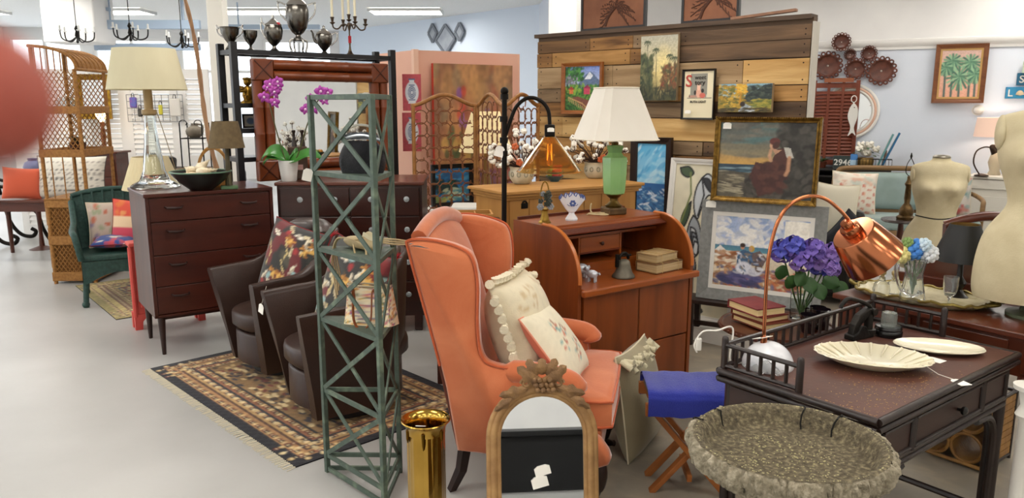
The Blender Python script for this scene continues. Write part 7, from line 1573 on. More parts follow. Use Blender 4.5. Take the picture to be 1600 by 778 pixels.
MB().open_lathe([(.028, -.001), (r0 - .004, .0), (r0, .004), (r1, L_), (r1 - .002, L_), (r0 - .003, .006), (.02, .003)], 48, M=M_).build('lamp_shade', CU, t, smooth=35)
MB().sph((0, 0, .05), .03, 14, 10, M=M_).build('bulb', mat('bulb_frost', '#e8e4da', .4), t, smooth=60)
q0 = kl(1130, 530); WC_ = mat('cord_white', '#dcd8cf', .5)
MB().tube(spline([(-R * .9, .02, .006), (-.12, .03, .012), (kl(1150, 545).x, .05, .12), (kl(1125, 530).x, .04, .115), (kl(1105, 530).x, .06, .105), (kl(1092, 535).x, .06, .06), (kl(1096, 550).x, .06, .03)], 7), .0032, 6).build('power_cord', WC_, t)
MB().box((kl(1098, 546).x, .06, kl(1098, 546).z), (.02, .016, .045)).build('plug', WC_, t, smooth=0, bevel=.004)
pricetag(t, (pts[0].x + .012, -.012, R + .022), (1.25, 0, .5), .06, .8)
# crumpled clear wrap beside the base
p = G(1165, 572, TZ); b = MB(); rr = random.Random(3)
b.grid(lambda u, v: (-.07 + .14 * u, -.03 + .06 * v + .01 * math.sin(9 * u), .004 + .035 * abs(math.sin(5 * u + 3 * v) * math.sin(PI * v) * math.sin(PI * u)) + .012 * rr.random()), 14, 8)
o = tag(b.build('plastic_wrap', mat('clear_wrap', '#e4e6e6', .08, trans=.75, ior=1.2), None, smooth=0), 'crumpled clear plastic wrap behind the gallery rail', 'plastic wrap'); o.location = tb(.085, TLY - .12, TZ + .001); o.rotation_euler.z = TBZ - PI / 2
# embosser
p = G(1342, 528, TZ); t = thing('seal_press', 'black cast iron lever seal press on the dark table', 'seal press', p, .5)
b = MB(); b.prism([(-.06, 0), (.06, 0), (.06, .018), (.03, .022), (.012, .05), (-.015, .055), (-.03, .03), (-.06, .02)], -.022, .022); b.build('foot', IRN, t, smooth=0, bevel=.004)
MB().prism([(-.055, .015), (-.02, .02), (-.005, .06), (.03, .085), (.062, .09), (.065, .11), (.03, .115), (-.02, .095), (-.045, .06)], -.014, .014).build('frame', IRN, t, smooth=0, bevel=.004)
MB().tube(spline([(.06, 0, .1), (.04, 0, .125), (-.02, 0, .15), (-.08, 0, .165), (-.11, 0, .15), (-.12, 0, .135)], 6), .008, 8).build('lever', IRN, t, smooth=60)
MB().cyl((.05, 0, .02), (.05, 0, .09), .016, n=14).build('ram', IRN, t); MB().cyl((.05, 0, .017), (.05, 0, .03), .028, n=18).build('die', IRN, t); MB().cyl((.055, -.024, .1), (.055, .024, .1), .014, n=12).build('pivot', IRN, t)
p = G(1387, 524, TZ); t = thing('glass_jar_stand', 'small clear glass jar upturned on a round black base', 'jar', p); BKP = mat('black_bakelite', '#0e0d0d', .25)
MB().lathe([(.05, 0), (.052, .006), (.052, .02), (.048, .026), (.05, .03), (.046, .04), (.03, .042), (0, .043)], 30).build('base', BKP, t, smooth=40)
MB().open_lathe([(.027, .043), (.029, .05), (.029, .085), (.026, .093), (.0, .095), (0, .092), (.024, .09), (.0265, .083), (.0265, .045)], 26).build('glass_jar', mat('jar_glass', '#e2e8e4', .05, trans=.9, ior=1.2), t, smooth=45)
# shell platter and oval plate
CRM = mat('cream_glaze', '#e9e2c9', .22, c2='#e2d9bc', sc_=4, coat=.3)
def platter(name, label, px, py, hw, hd_, rz, depth, scal, cat='plate'):
    p = G(px, py, TZ); t = thing(name, label, cat, p, rz); n_ = 96
    def w(a, f): return 1 + scal * f ** 2 * (abs(math.sin(a * 11)) - .5)
    MB().open_lathe([(0, .002), (.55, .0), (.6, .003), (.8, depth * .5), (1.0, depth), (1.02, depth + .002), (1.0, depth + .006), (.8, depth * .55 + .005), (.58, .008), (0, .007)], n_, wob=w, sx=hw, sy=hd_).build('dish', CRM, t, smooth=50)
    rb_ = MB()
    if scal > .05:
        for i in range(22):
            a = PI * (i + .5) / 11; rb_.tube([(.62 * hw * math.cos(a), .62 * hd_ * math.sin(a), .010), (.8 * hw * math.cos(a), .8 * hd_ * math.sin(a), depth * .55 + .007), (.99 * hw * math.cos(a), .99 * hd_ * math.sin(a), depth + .006)], [.002, .004, .006], 6)
        rb_.build('shell_ribs', CRM, t, smooth=60, kind='stuff')
    return t
t = platter('shell_platter', 'large oval cream platter with scalloped shell rim', 1362, 570, .185, .125, math.radians(-22), .035, .09); pricetag(t, (.24, -.06, .001), (-PI / 2, 0, .6), .04, 1.4, [(.2, -.03, .003), (.16, -.02, .025)])
t = platter('oval_plate', 'flatter cream oval plate behind the shell platter', 1466, 548, .148, .085, math.radians(-18), .016, .03); pricetag(t, (-.06, -.10, .001), (-PI / 2, 0, .9), .045, 1.4)
# ================================================================== round side table, books, hydrangeas
RTZ = .635; p = G(1214, 507, RTZ); rt0 = p.copy(); t = thing('round_side_table', 'round dark wooden side table with carved rim', 'table', (p.x, p.y, 0)); RW_ = wood('side_table_wood', '#5a2f1c', '#452214', .35, 'x', coat=.2)
MB().lathe([(0, RTZ - .03), (.24, RTZ - .03), (.26, RTZ - .022), (.265, RTZ - .008), (.262, RTZ + .004), (.25, RTZ + .004), (.245, RTZ - .003), (0, RTZ - .003)], 48).build('top', RW_, t, smooth=35)
bd = MB()
for i in range(60): a = i * 2 * PI / 60; bd.sph((.263 * math.cos(a), .263 * math.sin(a), RTZ - .01), (.008, .008, .007), 6, 5)
bd.build('carved_beading', RW_, t, kind='stuff')
MB().lathe([(.04, .16), (.05, .2), (.025, .26), (.02, .4), (.035, .5), (.025, .56), (.06, RTZ - .03)], 20).build('column', RW_, t, smooth=50)
for i in range(3): a = i * 2.094 + .4; MB().tube(spline([(.02 * math.cos(a), .02 * math.sin(a), .22), (.14 * math.cos(a), .14 * math.sin(a), .2), (.22 * math.cos(a), .22 * math.sin(a), .07), (.28 * math.cos(a), .28 * math.sin(a), .018)], 6), .02, 8).build('leg', RW_, t, smooth=60)
RB1 = mat('maroon_cloth', '#7a2a2c', .6, c2='#6a2024', sc_=15); RB2 = mat('rust_cloth', '#7a3a26', .6, c2='#672c1c', sc_=15)
q = G(1182, 506, RTZ); q.z = RTZ + .004
old_book('stacked_book', 'rust coloured hardback at the bottom of the side table stack', q + Vector((.02, .0, 0)), math.radians(24), .165, .22, .03, RB2, tie=False, pages='#e6cf9f', group='books on the round table')
old_book('stacked_book', 'rust coloured hardback in the middle of the side table stack', q + Vector((.012, .005, .031)), math.radians(28), .16, .21, .028, RB2, tie=False, pages='#e6cf9f', group='books on the round table')
old_book('stacked_book', 'maroon hardback on top of the side table stack', q + Vector((-.005, .005, .06)), math.radians(22), .165, .215, .04, RB1, tie=False, pages='#e6cf9f', group='books on the round table')
q = G(1250, 498, RTZ); q.z = RTZ - .002; t = thing('hydrangea_vase', 'clear glass vase of violet and blue hydrangeas', 'flowers', q)
CGv = mat('vase_glass', '#eef4f2', .03, trans=1, ior=1.3)
MB().open_lathe([(0, .004), (.045, .003), (.05, .006), (.052, .06), (.055, .18), (.057, .2), (.053, .2), (.048, .06), (.046, .014), (0, .012)], 8).build('vase', CGv, t, smooth=20)
stn = MB(); LG = mat('hydrangea_leaf', '#2c4a24', .5, c2='#3a5c2c', sc_=9, bump=.2)
heads = [(1222, 392, .085, 0), (1252, 405, .09, 1), (1281, 412, .085, 2), (1300, 395, .07, 2), (1240, 385, .075, 0), (1270, 390, .08, 1), (1298, 420, .06, 2)]
flo = None; HC = [mat('hydrangea_%d' % i, c, .7, c2=c2_, sc_=25) for i, (c, c2_) in enumerate((('#3a3f9a', '#5a5cb8'), ('#5f4aa0', '#7d66b8'), ('#7a5aa8', '#9a80c4')))]
fm_ = {}
for (x, y, s_, ci) in heads:
    hp_ = P(x, y, q.y - .02 + rnd.uniform(-.06, .05)) - q; stn.tube([(0, 0, .02), hp_ * .55, hp_], .004, 6)
    for i in range(16):
        z_ = 1 - 2 * (i + .5) / 16; a = i * 2.4; d_ = Vector((math.sqrt(1 - z_ * z_) * math.cos(a), math.sqrt(1 - z_ * z_) * math.sin(a), z_)); cc = (ci + (i % 3 == 0)) % 3
        if cc not in fm_:
            b = MB()
            for k in range(4):
                an = k * PI / 2; b.grid(lambda u, v: ((.004 + .022 * u) * math.cos(an) - (2 * v - 1) * .013 * math.sin(PI * (.15 + .75 * u)) * math.sin(an), (.004 + .022 * u) * math.sin(an) + (2 * v - 1) * .013 * math.sin(PI * (.15 + .75 * u)) * math.cos(an), .006 * math.sin(3 * u) + .004 * (2 * v - 1) ** 2), 4, 3)
            b.sph((0, 0, .003), .004, 6, 4); fm_[cc] = b.build('floret', HC[cc], t, smooth=60); o = fm_[cc]
        else: o = again(fm_[cc], 'floret', t)
        o.location = hp_ + d_ * s_ * .52; o.rotation_euler = d_.to_track_quat('Z', 'Y').to_euler(); o.scale = (1.15, 1.15, 1.15)
stn.build('stems', mat('stem_green', '#4a6a34', .6), t)
for i, (x, y, an) in enumerate(((1235, 440, 2.6), (1265, 445, -1.4), (1298, 440, -.4), (1250, 435, -2.2), (1312, 450, -.6), (1220, 425, 2.9), (1280, 455, -1.2))):
    c_ = P(x, y, q.y - .05) - q; L_ = .075
    def lf(u, v): a = 2 * v - 1; s2 = math.sin(PI * (.06 + .9 * u)) ** .8 * .036; return (c_.x + math.cos(an) * L_ * (u - .5) - math.sin(an) * a * s2, c_.y - .03 * u + .008 * abs(a), c_.z + math.sin(an) * L_ * (u - .5) + math.cos(an) * a * s2)
    MB().grid(lf, 10, 6).build('leaf', LG, t, smooth=60)
# dark cups
for i, (x, y, s_, lb) in enumerate(((1275, 505, 1.0, 'left'), (1303, 498, 1.1, 'middle'), (1322, 500, .95, 'right'))):
    q = rt0 + Vector(((.10, .18, .20)[i], (-.12, -.06, .03)[i], -.002)); t = thing('dark_glass_cup', lb + ' one of three near black glass cups on the round table', 'cup', q, .4 + i, group='dark glass cups')
    DG = mat('dark_purple_glass', '#130c12', .08, coat=.6); MB().open_lathe([(0, .003), (.026, 0), (.03, .006), (.036, .05), (.039, .085), (.037, .086), (.033, .05), (.026, .01), (0, .008)], 26, M=Matrix.Scale(s_, 4)).build('cup', DG, t, smooth=45)
    MB().tube(spline([(.035 * s_, 0, .07 * s_), (.06 * s_, 0, .065 * s_), (.058 * s_, 0, .03 * s_), (.033 * s_, 0, .025 * s_)], 5), .005, 7).build('handle', DG, t, smooth=60)
# ================================================================== vanity table with tray
VZ = math.radians(-55); V0 = Vector((1.445, 3.37, 0)); VH = .82; VL, VD = 1.12, .52
t = thing('vanity_table', 'reddish wooden vanity table with raised back behind the dark table', 'table', V0, VZ); VM = wood('vanity_wood', '#5c2a1a', '#48200f', .3, 'x', 4, coat=.25)
def va(x, y, z): return Vector((V0.x + math.cos(VZ) * x - math.sin(VZ) * y, V0.y + math.sin(VZ) * x + math.cos(VZ) * y, z))
MB().box((VL / 2, VD / 2, VH - .012), (VL, VD, .024)).build('top', VM, t, smooth=0, bevel=.005)
MB().box((VL / 2, VD - .01, VH + .02), (VL, .02, .045)).build('back_rail', VM, t, smooth=0, bevel=.004)
MB().prism([(.1, 0), (.42, 0), (.42, .09), (.38, .13), (.16, .13), (.1, .09)], VD + .002, VD + .022, M=T(0, 0, VH)).build('back_panel', VM, t, smooth=0)
MB().box((VL / 2, VD / 2, VH - .1), (VL - .06, VD - .06, .15)).build('case', VM, t, smooth=0)
for i in range(3): d_ = MB().box((VL * (i + .5) / 3, .03, VH - .1), (VL / 3 - .05, .02, .12)).build('drawer', VM, t, smooth=0, bevel=.003); MB().sph((VL * (i + .5) / 3, .012, VH - .1), .013, 8, 6).build('knob', BRS, d_, smooth=60)
for x in (.04, VL - .04):
    for y in (.05, VD - .05): MB().cyl((x, y, VH - .02), (x, y, 0), .024, .014, 10).build('leg', VM, t)
q = G(1440, 466, VH + .002); q.z = VH; t = thing('ornate_tray', 'oblong marbled tray with gilt scrolled edge on the vanity', 'tray', q, VZ + .15)
TRM = mat('tray_marble', '#d8cfae', .3, c2='#b3a678', sc_=14, det=8, dist=1.4, lo=.4, hi=.7); GT = mat('tray_gilt', '#9a8648', .35, .7, c2='#7a6a34', sc_=30, bump=.3)
MB().open_lathe([(0, .012), (.8, .010), (.86, .012), (.95, .022), (1.0, .026), (1.02, .022), (.95, .014), (.84, .0), (0, .0)], 90, wob=lambda a, f: (abs(math.cos(a)) ** 3.2 + abs(math.sin(a)) ** 3.2) ** (-1 / 3.2) * (1 + .03 * f * math.sin(12 * a)), sx=.26, sy=.15).build('tray_bed', TRM, t, smooth=50)
MB().tube([(.262 * w_ * math.cos(a), .152 * w_ * math.sin(a), .026 + .004 * math.sin(24 * a)) for a in [2 * PI * i / 90 for i in range(90)] for w_ in [(abs(math.cos(a)) ** 3.2 + abs(math.sin(a)) ** 3.2) ** (-1 / 3.2) * (1 + .03 * math.sin(12 * a))]], .007, 6, closed=True).build('gilt_edge', GT, t, smooth=60)
for s in (-1, 1): MB().tube(spline([(s * .26, -.05, .026), (s * .30, -.03, .035), (s * .29, 0, .04), (s * .30, .03, .035), (s * .26, .05, .026)], 6), .009, 7).build('handle', GT, t, smooth=60)
TR0 = q.copy()
def on_tray(px, py): g = G(px, py, VH + .013); return g
CRY = mat('cut_crystal', '#f0f3f3', .03, trans=.95, ior=1.42)
q = on_tray(1424, 470); t = thing('crystal_pitcher', 'cut crystal pitcher holding silk flowers on the tray', 'pitcher', q, .2)
MB().open_lathe([(0, .004), (.045, .0), (.05, .008), (.046, .04), (.036, .09), (.034, .12), (.042, .165), (.048, .185), (.045, .186), (.036, .15), (.03, .11), (.04, .04), (0, .015)], 40, wob=lambda a, f: 1 + .045 * abs(math.sin(8 * a + 5 * f))).build('body', CRY, t, smooth=20)
MB().tube(spline([(-.042, 0, .165), (-.08, 0, .17), (-.085, 0, .12), (-.06, 0, .06), (-.045, 0, .05)], 6), .008, 8).build('handle', CRY, t, smooth=60)
kf = lambda x, y: P(x, y, q.y) - q
for i, (x, y, c, s_, lb) in enumerate(((1410, 398, '#d9cf8a', .042, 0), (1431, 390, '#4a86cf', .048, 0), (1450, 396, '#dfe3e6', .042, 0), (1420, 380, '#7f9a5a', .026, 0), (1440, 382, '#c9dce8', .032, 0))):
    b = MB(); c_ = kf(x, y); c_.y = rnd.uniform(-.02, .02)
    for j in range(26):
        z_ = 1 - 2 * (j + .5) / 26; a = j * 2.4; d_ = Vector((math.sqrt(1 - z_ * z_) * math.cos(a), math.sqrt(1 - z_ * z_) * math.sin(a), z_)); b.sph(c_ + d_ * s_ * .7, (s_ * .32, s_ * .32, s_ * .32), 6, 4)
    b.build('silk_flower', mat('silk_' + c[1:], c, .8), t, smooth=0); MB().tube([c_, (c_.x * .3, 0, .1), (0, 0, .03)], .003, 5).build('stem', mat('stem_green', '#4a6a34'), t)
for (x, y, s_, lb) in ((1376, 464, 1.0, 'larger round crystal perfume bottle with stopper'), (1395, 460, .85, 'smaller crystal perfume bottle nearer the pitcher')):
    q = on_tray(x, y); t = thing('perfume_bottle', lb, 'bottle', q, 0, group='perfume bottles on the tray'); A_ = Matrix.Scale(s_, 4)
    MB().lathe([(.02, 0), (.03, .006), (.036, .035), (.03, .062), (.013, .072), (.012, .088), (.018, .092), (0, .093)], 24, M=A_).build('bottle', CRY, t, smooth=45); MB().lathe([(.008, .09), (.008, .098), (.014, .104), (.015, .118), (.01, .126), (0, .128)], 16, M=A_).build('stopper', mat('stopper_gold', '#b09a6a', .3, .6), t, smooth=50)
q = on_tray(1482, 478); t = thing('crystal_goblet', 'footed cut crystal goblet at the right of the tray', 'goblet', q)
MB().open_lathe([(0, .004), (.028, .002), (.03, 0), (.029, .005), (.006, .01), (.005, .03), (.008, .036), (.022, .055), (.028, .085), (.029, .125), (.027, .125), (.025, .085), (.019, .058), (0, .042)], 32, wob=lambda a, f: 1 + .02 * abs(math.sin(7 * a))).build('bowl_and_stem', CRY, t, smooth=35)
# black shaded lamp on the vanity
q = va(.40, .40, VH); k = q.y / F / .98; q = Vector((P(1503, 400, q.y).x, q.y, VH)); t = thing('black_shade_lamp', 'lamp with tapered black shade lined in gold', 'lamp', q)
zb_, zt_ = P(1505, 406, q.y).z - VH, P(1505, 350, q.y).z - VH
b = MB(); b.open_lathe([(.118, zb_), (.058, zt_)], 40); b.build('lamp_shade', mat('shade_black', '#151616', .55), t, smooth=50); MB().open_lathe([(.0565, zt_), (.1165, zb_)], 40).build('shade_lining', mat('gold_lining', '#a08048', .4, .6), t, smooth=50)
MB().lathe([(.05, 0), (.052, .01), (.03, .02), (.015, .04), (.03, .07), (.012, .1), (.008, zt_ - .02)], 20).build('base', mat('lamp_base_black', '#17120f', .3), t, smooth=50); MB().cyl((-.057, 0, zt_ - .004), (.057, 0, zt_ - .004), .002, n=5).build('spider', BRS, t)
# ================================================================== dress forms
FAB = mat('dress_form_linen', '#cbbf9e', .85, c2='#c0b391', sc_=12, bump=.15, bsc=150)
def dress_form(label, loc, rz, zneck, zhip, s_, stand_to=0., tape=True, hipw=.175):
    t = thing('dress_form', label, 'mannequin', (loc[0], loc[1], stand_to), rz, group='linen dress forms'); h_ = zneck - zhip; z0 = zhip - stand_to
    pr = [(0, hipw * .96, .125), (.06, hipw, .13), (.2, hipw * .985, .13), (.34, hipw * .88, .115), (.46, .125, .095), (.52, .12, .092), (.6, .135, .105), (.70, .158, .128), (.76, .165, .13), (.82, .168, .108), (.88, .175, .095), (.925, .165, .082), (.95, .12, .072), (.965, .075, .062), (.98, .056, .054), (1.0, .053, .052)]
    pts = spline([(w_, d_, f) for f, w_, d_ in pr], 4); n_ = 40; b = MB(); k_ = len(pts)
    for q in pts:
        for i in range(n_):
            a = 2 * PI * i / n_; x = q.x * s_ * math.cos(a); y = q.y * s_ * math.sin(a); f = q.z
            bust = math.exp(-((f - .73) / .055) ** 2) * .045 * s_ * (math.exp(-((abs(x) / s_ - .075) / .045) ** 2)) if math.sin(a) < 0 else 0
            b.v.append((x, y - bust, z0 + f * h_))
    b.f = [(r * n_ + i, r * n_ + (i + 1) % n_, (r + 1) * n_ + (i + 1) % n_, (r + 1) * n_ + i) for r in range(k_ - 1) for i in range(n_)] + [tuple(range(n_))[::-1]]
    b.build('torso', FAB, t, smooth=60)
    MB().lathe([(.053 * s_, z0 + h_ - .004), (.055 * s_, z0 + h_ + .004), (.045 * s_, z0 + h_ + .016), (.02 * s_, z0 + h_ + .02), (0, z0 + h_ + .02)], 24).build('neck_cap', mat('cap_metal', '#8a8478', .35, .8), t, smooth=50)
    for f, m_ in ((.47, mat('tape_black', '#1c1a1a', .6)), (.22, mat('tape_maroon', '#6a3a34', .7))):
        if not tape: break
        kk = min(range(k_), key=lambda i: abs(pts[i].z - f)); q = pts[kk]
        MB().tube([(q.x * s_ * 1.01 * math.cos(a), q.y * s_ * 1.01 * math.sin(a), z0 + q.z * h_ - .012 * max(0, -math.sin(a)) ** 4) for a in [2 * PI * i / 40 for i in range(40)]], .0045 if f > .4 else .002, 6, closed=True).build('waist_tape', m_, t)
    return t, z0
q = P(1466, 300, 5.6); zn = P(1468, 246, 5.6).z; t, z0 = dress_form('cream linen dress form with black waist tape before the settee', (q.x, 5.6), -.35, zn, zn - .82, 1.1, hipw=.2)
MB().cyl((0, 0, 0.03), (0, 0, z0 + .02), .018, n=10).build('pole', IR, t); MB().lathe([(.18, 0), (.18, .02), (.03, .04)], 24).build('foot', IR, t)
for s in (-1, 1): MB().sph((s * .176, 0, z0 + .82 * .845), (.018, .055, .06), 14, 10).build('armhole_cap', FAB, t, smooth=60)
q = Vector((P(1640, 300, 2.98).x, 2.98, 0)); zn = P(1600, 175, 2.98).z + .04; t, z0 = dress_form('large cream dress form cropped at the right edge', (q.x, q.y), -.4, zn, P(1600, 468, 2.98).z, 1.15, stand_to=VH, tape=False, hipw=.2)
MB().lathe([(.1, 0), (.1, .012), (.05, .02), (.045, z0 + .01)], 20).build('stand', mat('stand_olive', '#59604a', .5), t, smooth=40)
for s in (-1, 1): MB().sph((s * .185, 0, z0 + (zn - z0 - VH) * .845), (.02, .06, .07), 14, 10).build('armhole_cap', FAB, t, smooth=60)
# ================================================================== wine rack under the tables
q = G(1430, 706); t = thing('bamboo_wine_rack', 'bamboo bottle rack of round tubes standing under the tables', 'wine rack', (q.x, q.y, .006), math.radians(-53)); BM = mat('bamboo_natural', '#9a7038', .5, c2='#80592a', sc_=20, bump=.3, bsc=80); rr_ = .068
for j in range(2):
    for i in range(2 if j == 0 else 2):
        c_ = (.07 + i * .145 + (.0 if j == 0 else .0), 0, .09 + j * .145)
        MB().open_lathe([(rr_ - .008, 0), (rr_, 0), (rr_, .26), (rr_ - .008, .26), (rr_ - .008, 0)], 26, M=T(c_[0], .02, c_[2]) @ eul(rx=-PI / 2) @ Matrix.Identity(4)).build('bottle_tube', BM, t, smooth=35)
        MB().tube([(c_[0] + rr_ * math.cos(a), .018, c_[2] + rr_ * math.sin(a)) for a in [2 * PI * k / 26 for k in range(26)]], .007, 6, closed=True).build('tube_ring', BM, t)
for x in (-.015, .30):
    for y in (.0, .28): MB().cyl((x, y, 0), (x, y, .36), .010, n=8).build('post', DB, t)
for z in (.02, .335):
    for y in (0, .28): MB().cyl((-.015, y, z), (.30, y, z), .009, n=8).build('rail', BM if z < .1 else DB, t)
    for x in (-.015, .30): MB().cyl((x, 0, z), (x, .28, z), .009, n=8).build('rail', DB, t)
for k_ in range(9): MB().box((.302, .14, .045 + .033 * k_), (.006, .26, .029)).build('side_slat', BM, t, smooth=0)
# white turned post at the lower right
q = Vector((P(1600, 690, 2.22).x, 2.22, .0)); zt_ = P(1595, 600, 2.22).z; t = thing('white_turned_stand', 'white painted stand with a slim turned post at the right edge', 'stand', q); WP = mat('white_paint', '#dcd8cf', .45)
MB().lathe([(.11, .006), (.11, .03), (.05, .045), (.035, .1), (.045, .2), (.03, .24), (.042, .28), (.024, .32), (.022, zt_ - .12), (.034, zt_ - .1), (.022, zt_ - .07), (.03, zt_ - .02)], 24).build('post', WP, t, smooth=45); MB().lathe([(.0, zt_ - .02), (.045, zt_ - .018), (.047, zt_ - .004), (.03, zt_), (0, zt_)], 24).build('cap', WP, t, smooth=45)
# ================================================================== back right, along the pale blue wall
def wall_pt(x, y, d=0.): return PL(x, y, rw(0, d), RWZ)
BKB = mat('basket_brown', '#4f2a1e', .5, c2='#6b3a2a', sc_=14, bump=.3, coat=.2)
for i, (x, y, r_, lb) in enumerate(((1293.5, 103, 21, 'large brown woven wall basket at the left of the cluster'), (1315, 66, 13.5, 'medium woven wall basket at the top of the cluster'), (1328.6, 85.5, 8.5, 'smallest brown woven wall basket in the cluster'), (1337, 108, 16, 'woven wall basket low in the middle of the cluster'), (1358, 84, 11.5, 'small woven wall basket at the upper right of the cluster'), (1377, 111, 21, 'large brown woven wall basket at the right of the cluster'))):
    q = wall_pt(x, y, .012 if y > 70 else .09); R = r_ * q.y / F / 1.0; t = thing('wall_basket', lb, 'basket', q, RWZ, rx=PI / 2, group='woven wall baskets')
    MB().open_lathe([(0, .012), (R * .6, .012), (R * .72, .02), (R * .82, .05), (R * .78, .052), (R * .68, .026), (R * .58, .02), (0, .02)], 32).build('dish', BKB, t, smooth=50); n_ = 16
    for k in range(n_):
        a = 2 * PI * k / n_; c_ = Vector((R * .88 * math.cos(a), R * .88 * math.sin(a), .055)); MB().tube([c_ + Vector((R * .13 * math.cos(u), R * .13 * math.sin(u), .006 * math.sin(u * 2))) for u in [2 * PI * j / 10 for j in range(10)]], .007 * max(.7, r_ / 16), 5, closed=True).build('rim_loop', BKB, t, smooth=60)
    MB().sph((0, 0, .022), R * .07, 8, 6).build('centre_shell', mat('shell_white', '#cfc4b8', .5), t, smooth=60)
# shutters
q0 = wall_pt(1263, 240, .12); q1 = wall_pt(1345, 125, .12); t = thing('brown_shutters', 'reddish brown louvred shutter panel propped on the dark console', 'shutter', (q0.x, q0.y, 0), RWZ, rx=0); CSZ = P(1320, 263, q0.y - .3).z; SHm = wood('shutter_brown', '#7a3a22', '#642c18', .5, 'z')
louvre_door(t, (q1 - q0).xy.length, q1.z - CSZ, 0, SHm, fw=.045, pitch=.042, mid=False, split=3, z0=CSZ)
MB().box(((q1 - q0).xy.length * .55, -.03, q1.z - .0), ((q1 - q0).xy.length * .62, .03, .05)).build('top_batten', wood('batten', '#9a5a38', '#82482a', .5), t, smooth=0)
t.location.y += 0
q = wall_pt(1328, 174, .02); R = 39 * q.y / F / .985; t = thing('round_mirror', 'round white framed wall mirror half hidden by the brown shutters', 'mirror', q, RWZ)
for r_, m_ in ((R, 'frame_white'), (R * .9, 'frame_blush'), (R * .82, 'frame_white')): MB().tube([(r_ * math.cos(a), 0, r_ * math.sin(a)) for a in [2 * PI * i / 40 for i in range(40)]], .02, 8, closed=True).build('frame_ring', WF if m_ == 'frame_white' else mat('frame_blush', '#d8b09a', .4), t, smooth=60)
b = MB(); b.cyl((0, .0, 0), (0, .012, 0), R * .84, n=40); b.build('mirror_glass', mat('mirror_silver', '#e6eaec'), t)
q = wall_pt(1334, 160, .19); k = q.y / F; t = thing('fish_ornament', 'white wooden fish hanging on the shutters', 'ornament', q, RWZ)
MB().prism([(p_.x * k, p_.z * k) for p_ in spline([(0, 0, 0), (6, 0, -8), (7, 0, -22), (3, 0, -38), (6, 0, -50), (1, 0, -46), (-5, 0, -51), (-2, 0, -38), (-7, 0, -22), (-5, 0, -8)], 4)], -.012, .012).build('body', mat('driftwood_white', '#d5d2cb', .7), t, smooth=0); MB().tube([(.03 * math.cos(a), 0, .04 + .04 * math.sin(a)) for a in [2 * PI * i / 16 for i in range(16)]], .005, 6, closed=True).build('hanging_ring', WF, t); MB().sph((.012, -.013, -.06), .007, 6, 5).build('eye', IR, t)
# dark console
qa, qb = wall_pt(1258, 262, .02), wall_pt(1392, 262, .02); t = thing('dark_console', 'dark console shelf behind the blue settee', 'console', (qa.x, qa.y, 0), RWZ); W_ = (qb - qa).xy.length; DC = mat('console_black', '#1c1816', .5)
MB().box((W_ / 2, -.18, CSZ - .012), (W_, .36, .024)).build('top', DC, t, smooth=0); MB().box((W_ / 2, -.02, CSZ / 2), (W_, .02, CSZ - .03)).build('back', DC, t, smooth=0)
for x in (.02, W_ - .02): MB().box((x, -.18, CSZ / 2 - .015), (.03, .34, CSZ - .03)).build('side', DC, t, smooth=0)
for z in (.1, .45, .8): MB().box((W_ / 2, -.18, z), (W_ - .06, .32, .02)).build('shelf', DC, t, smooth=0)
def on_con(x, d=.22): g = PL(x, 250, rw(0, d), RWZ); return Vector((g.x, g.y, CSZ))
q = on_con(1317, .3); t = thing('number_sign', 'dark wooden block sign with white numbers 2946', 'sign', q, RWZ); k = q.y / F; MB().box((0, 0, 10 * k), (28 * k, .03, 20 * k)).build('board', mat('board_slate', '#2f3a38', .6), t, smooth=0, bevel=.003); lettering(t, '2946', 13 * k, 0, -.0165, 5.5 * k, mat('paint_white', '#d8d8d0', .6), align='CENTER', off=.001)
q = on_con(1334, .3); t = thing('blue_can', 'tall blue tin can on the dark console', 'can', q); MB().lathe([(.04, 0), (.042, .005), (.042, .165), (.038, .172), (.038, .178), (0, .178)], 22).build('tin', mat('tin_blue', '#3a74b0', .4), t, smooth=40); MB().lathe([(.0425, .05), (.0425, .11)], 22).build('label_band', mat('tin_label', '#a8c4d8', .5), t); 
q = on_con(1352, .2); t = thing('gold_flower_pot', 'gold pot of white silk roses on the dark console', 'flowers', q); MB().lathe([(.05, 0), (.09, .04), (.1, .1), (.085, .13), (.09, .135)], 24).build('pot', mat('pot_gold', '#9a7a44', .4, .6), t, smooth=50)
for i in range(9):
    a = i * .7; r_ = .09 * (i % 3) / 2 + .02; c_ = Vector((r_ * math.cos(a), r_ * math.sin(a), .19 + .05 * ((i * 5) % 3))); b = MB()
    for j in range(9): z_ = 1 - 2 * (j + .5) / 9; u = j * 2.4; b.sph(c_ + Vector((math.cos(u), math.sin(u), z_)) * .026, (.024, .024, .02), 6, 4)
    b.build('rose', mat('rose_white', '#e4dfd2', .8), t, smooth=60)
for i in range(10): a = i * .63; c_ = Vector((.11 * math.cos(a), .11 * math.sin(a), .17 + .03 * (i % 4))); b = MB(); b.grid(lambda u, v: (c_.x + .06 * u * math.cos(a) - .02 * (2 * v - 1) * math.sin(PI * u) * math.sin(a), c_.y + .06 * u * math.sin(a) + .02 * (2 * v - 1) * math.sin(PI * u) * math.cos(a), c_.z - .02 * u * u), 6, 3); b.build('leaf', LG, t)
q = on_con(1366, .3); t = thing('wire_basket', 'low dark wire basket on the dark console', 'basket', q, RWZ); k = q.y / F; hw_ = 25 * k
for z in (.005, 16 * k): MB().tube([(-hw_, -.06, z), (hw_, -.06, z), (hw_, .08, z), (-hw_, .08, z)], .004, 5, closed=True).build('ring_wire', IR, t)
for i in range(12): x = -hw_ + 2 * hw_ * i / 11; MB().cyl((x, -.06, .005), (x, -.06, 16 * k), .003, n=5).build('upright_wire', IR, t); MB().cyl((x, -.06, .005), (x, .08, .005), .003, n=5).build('floor_wire', IR, t)
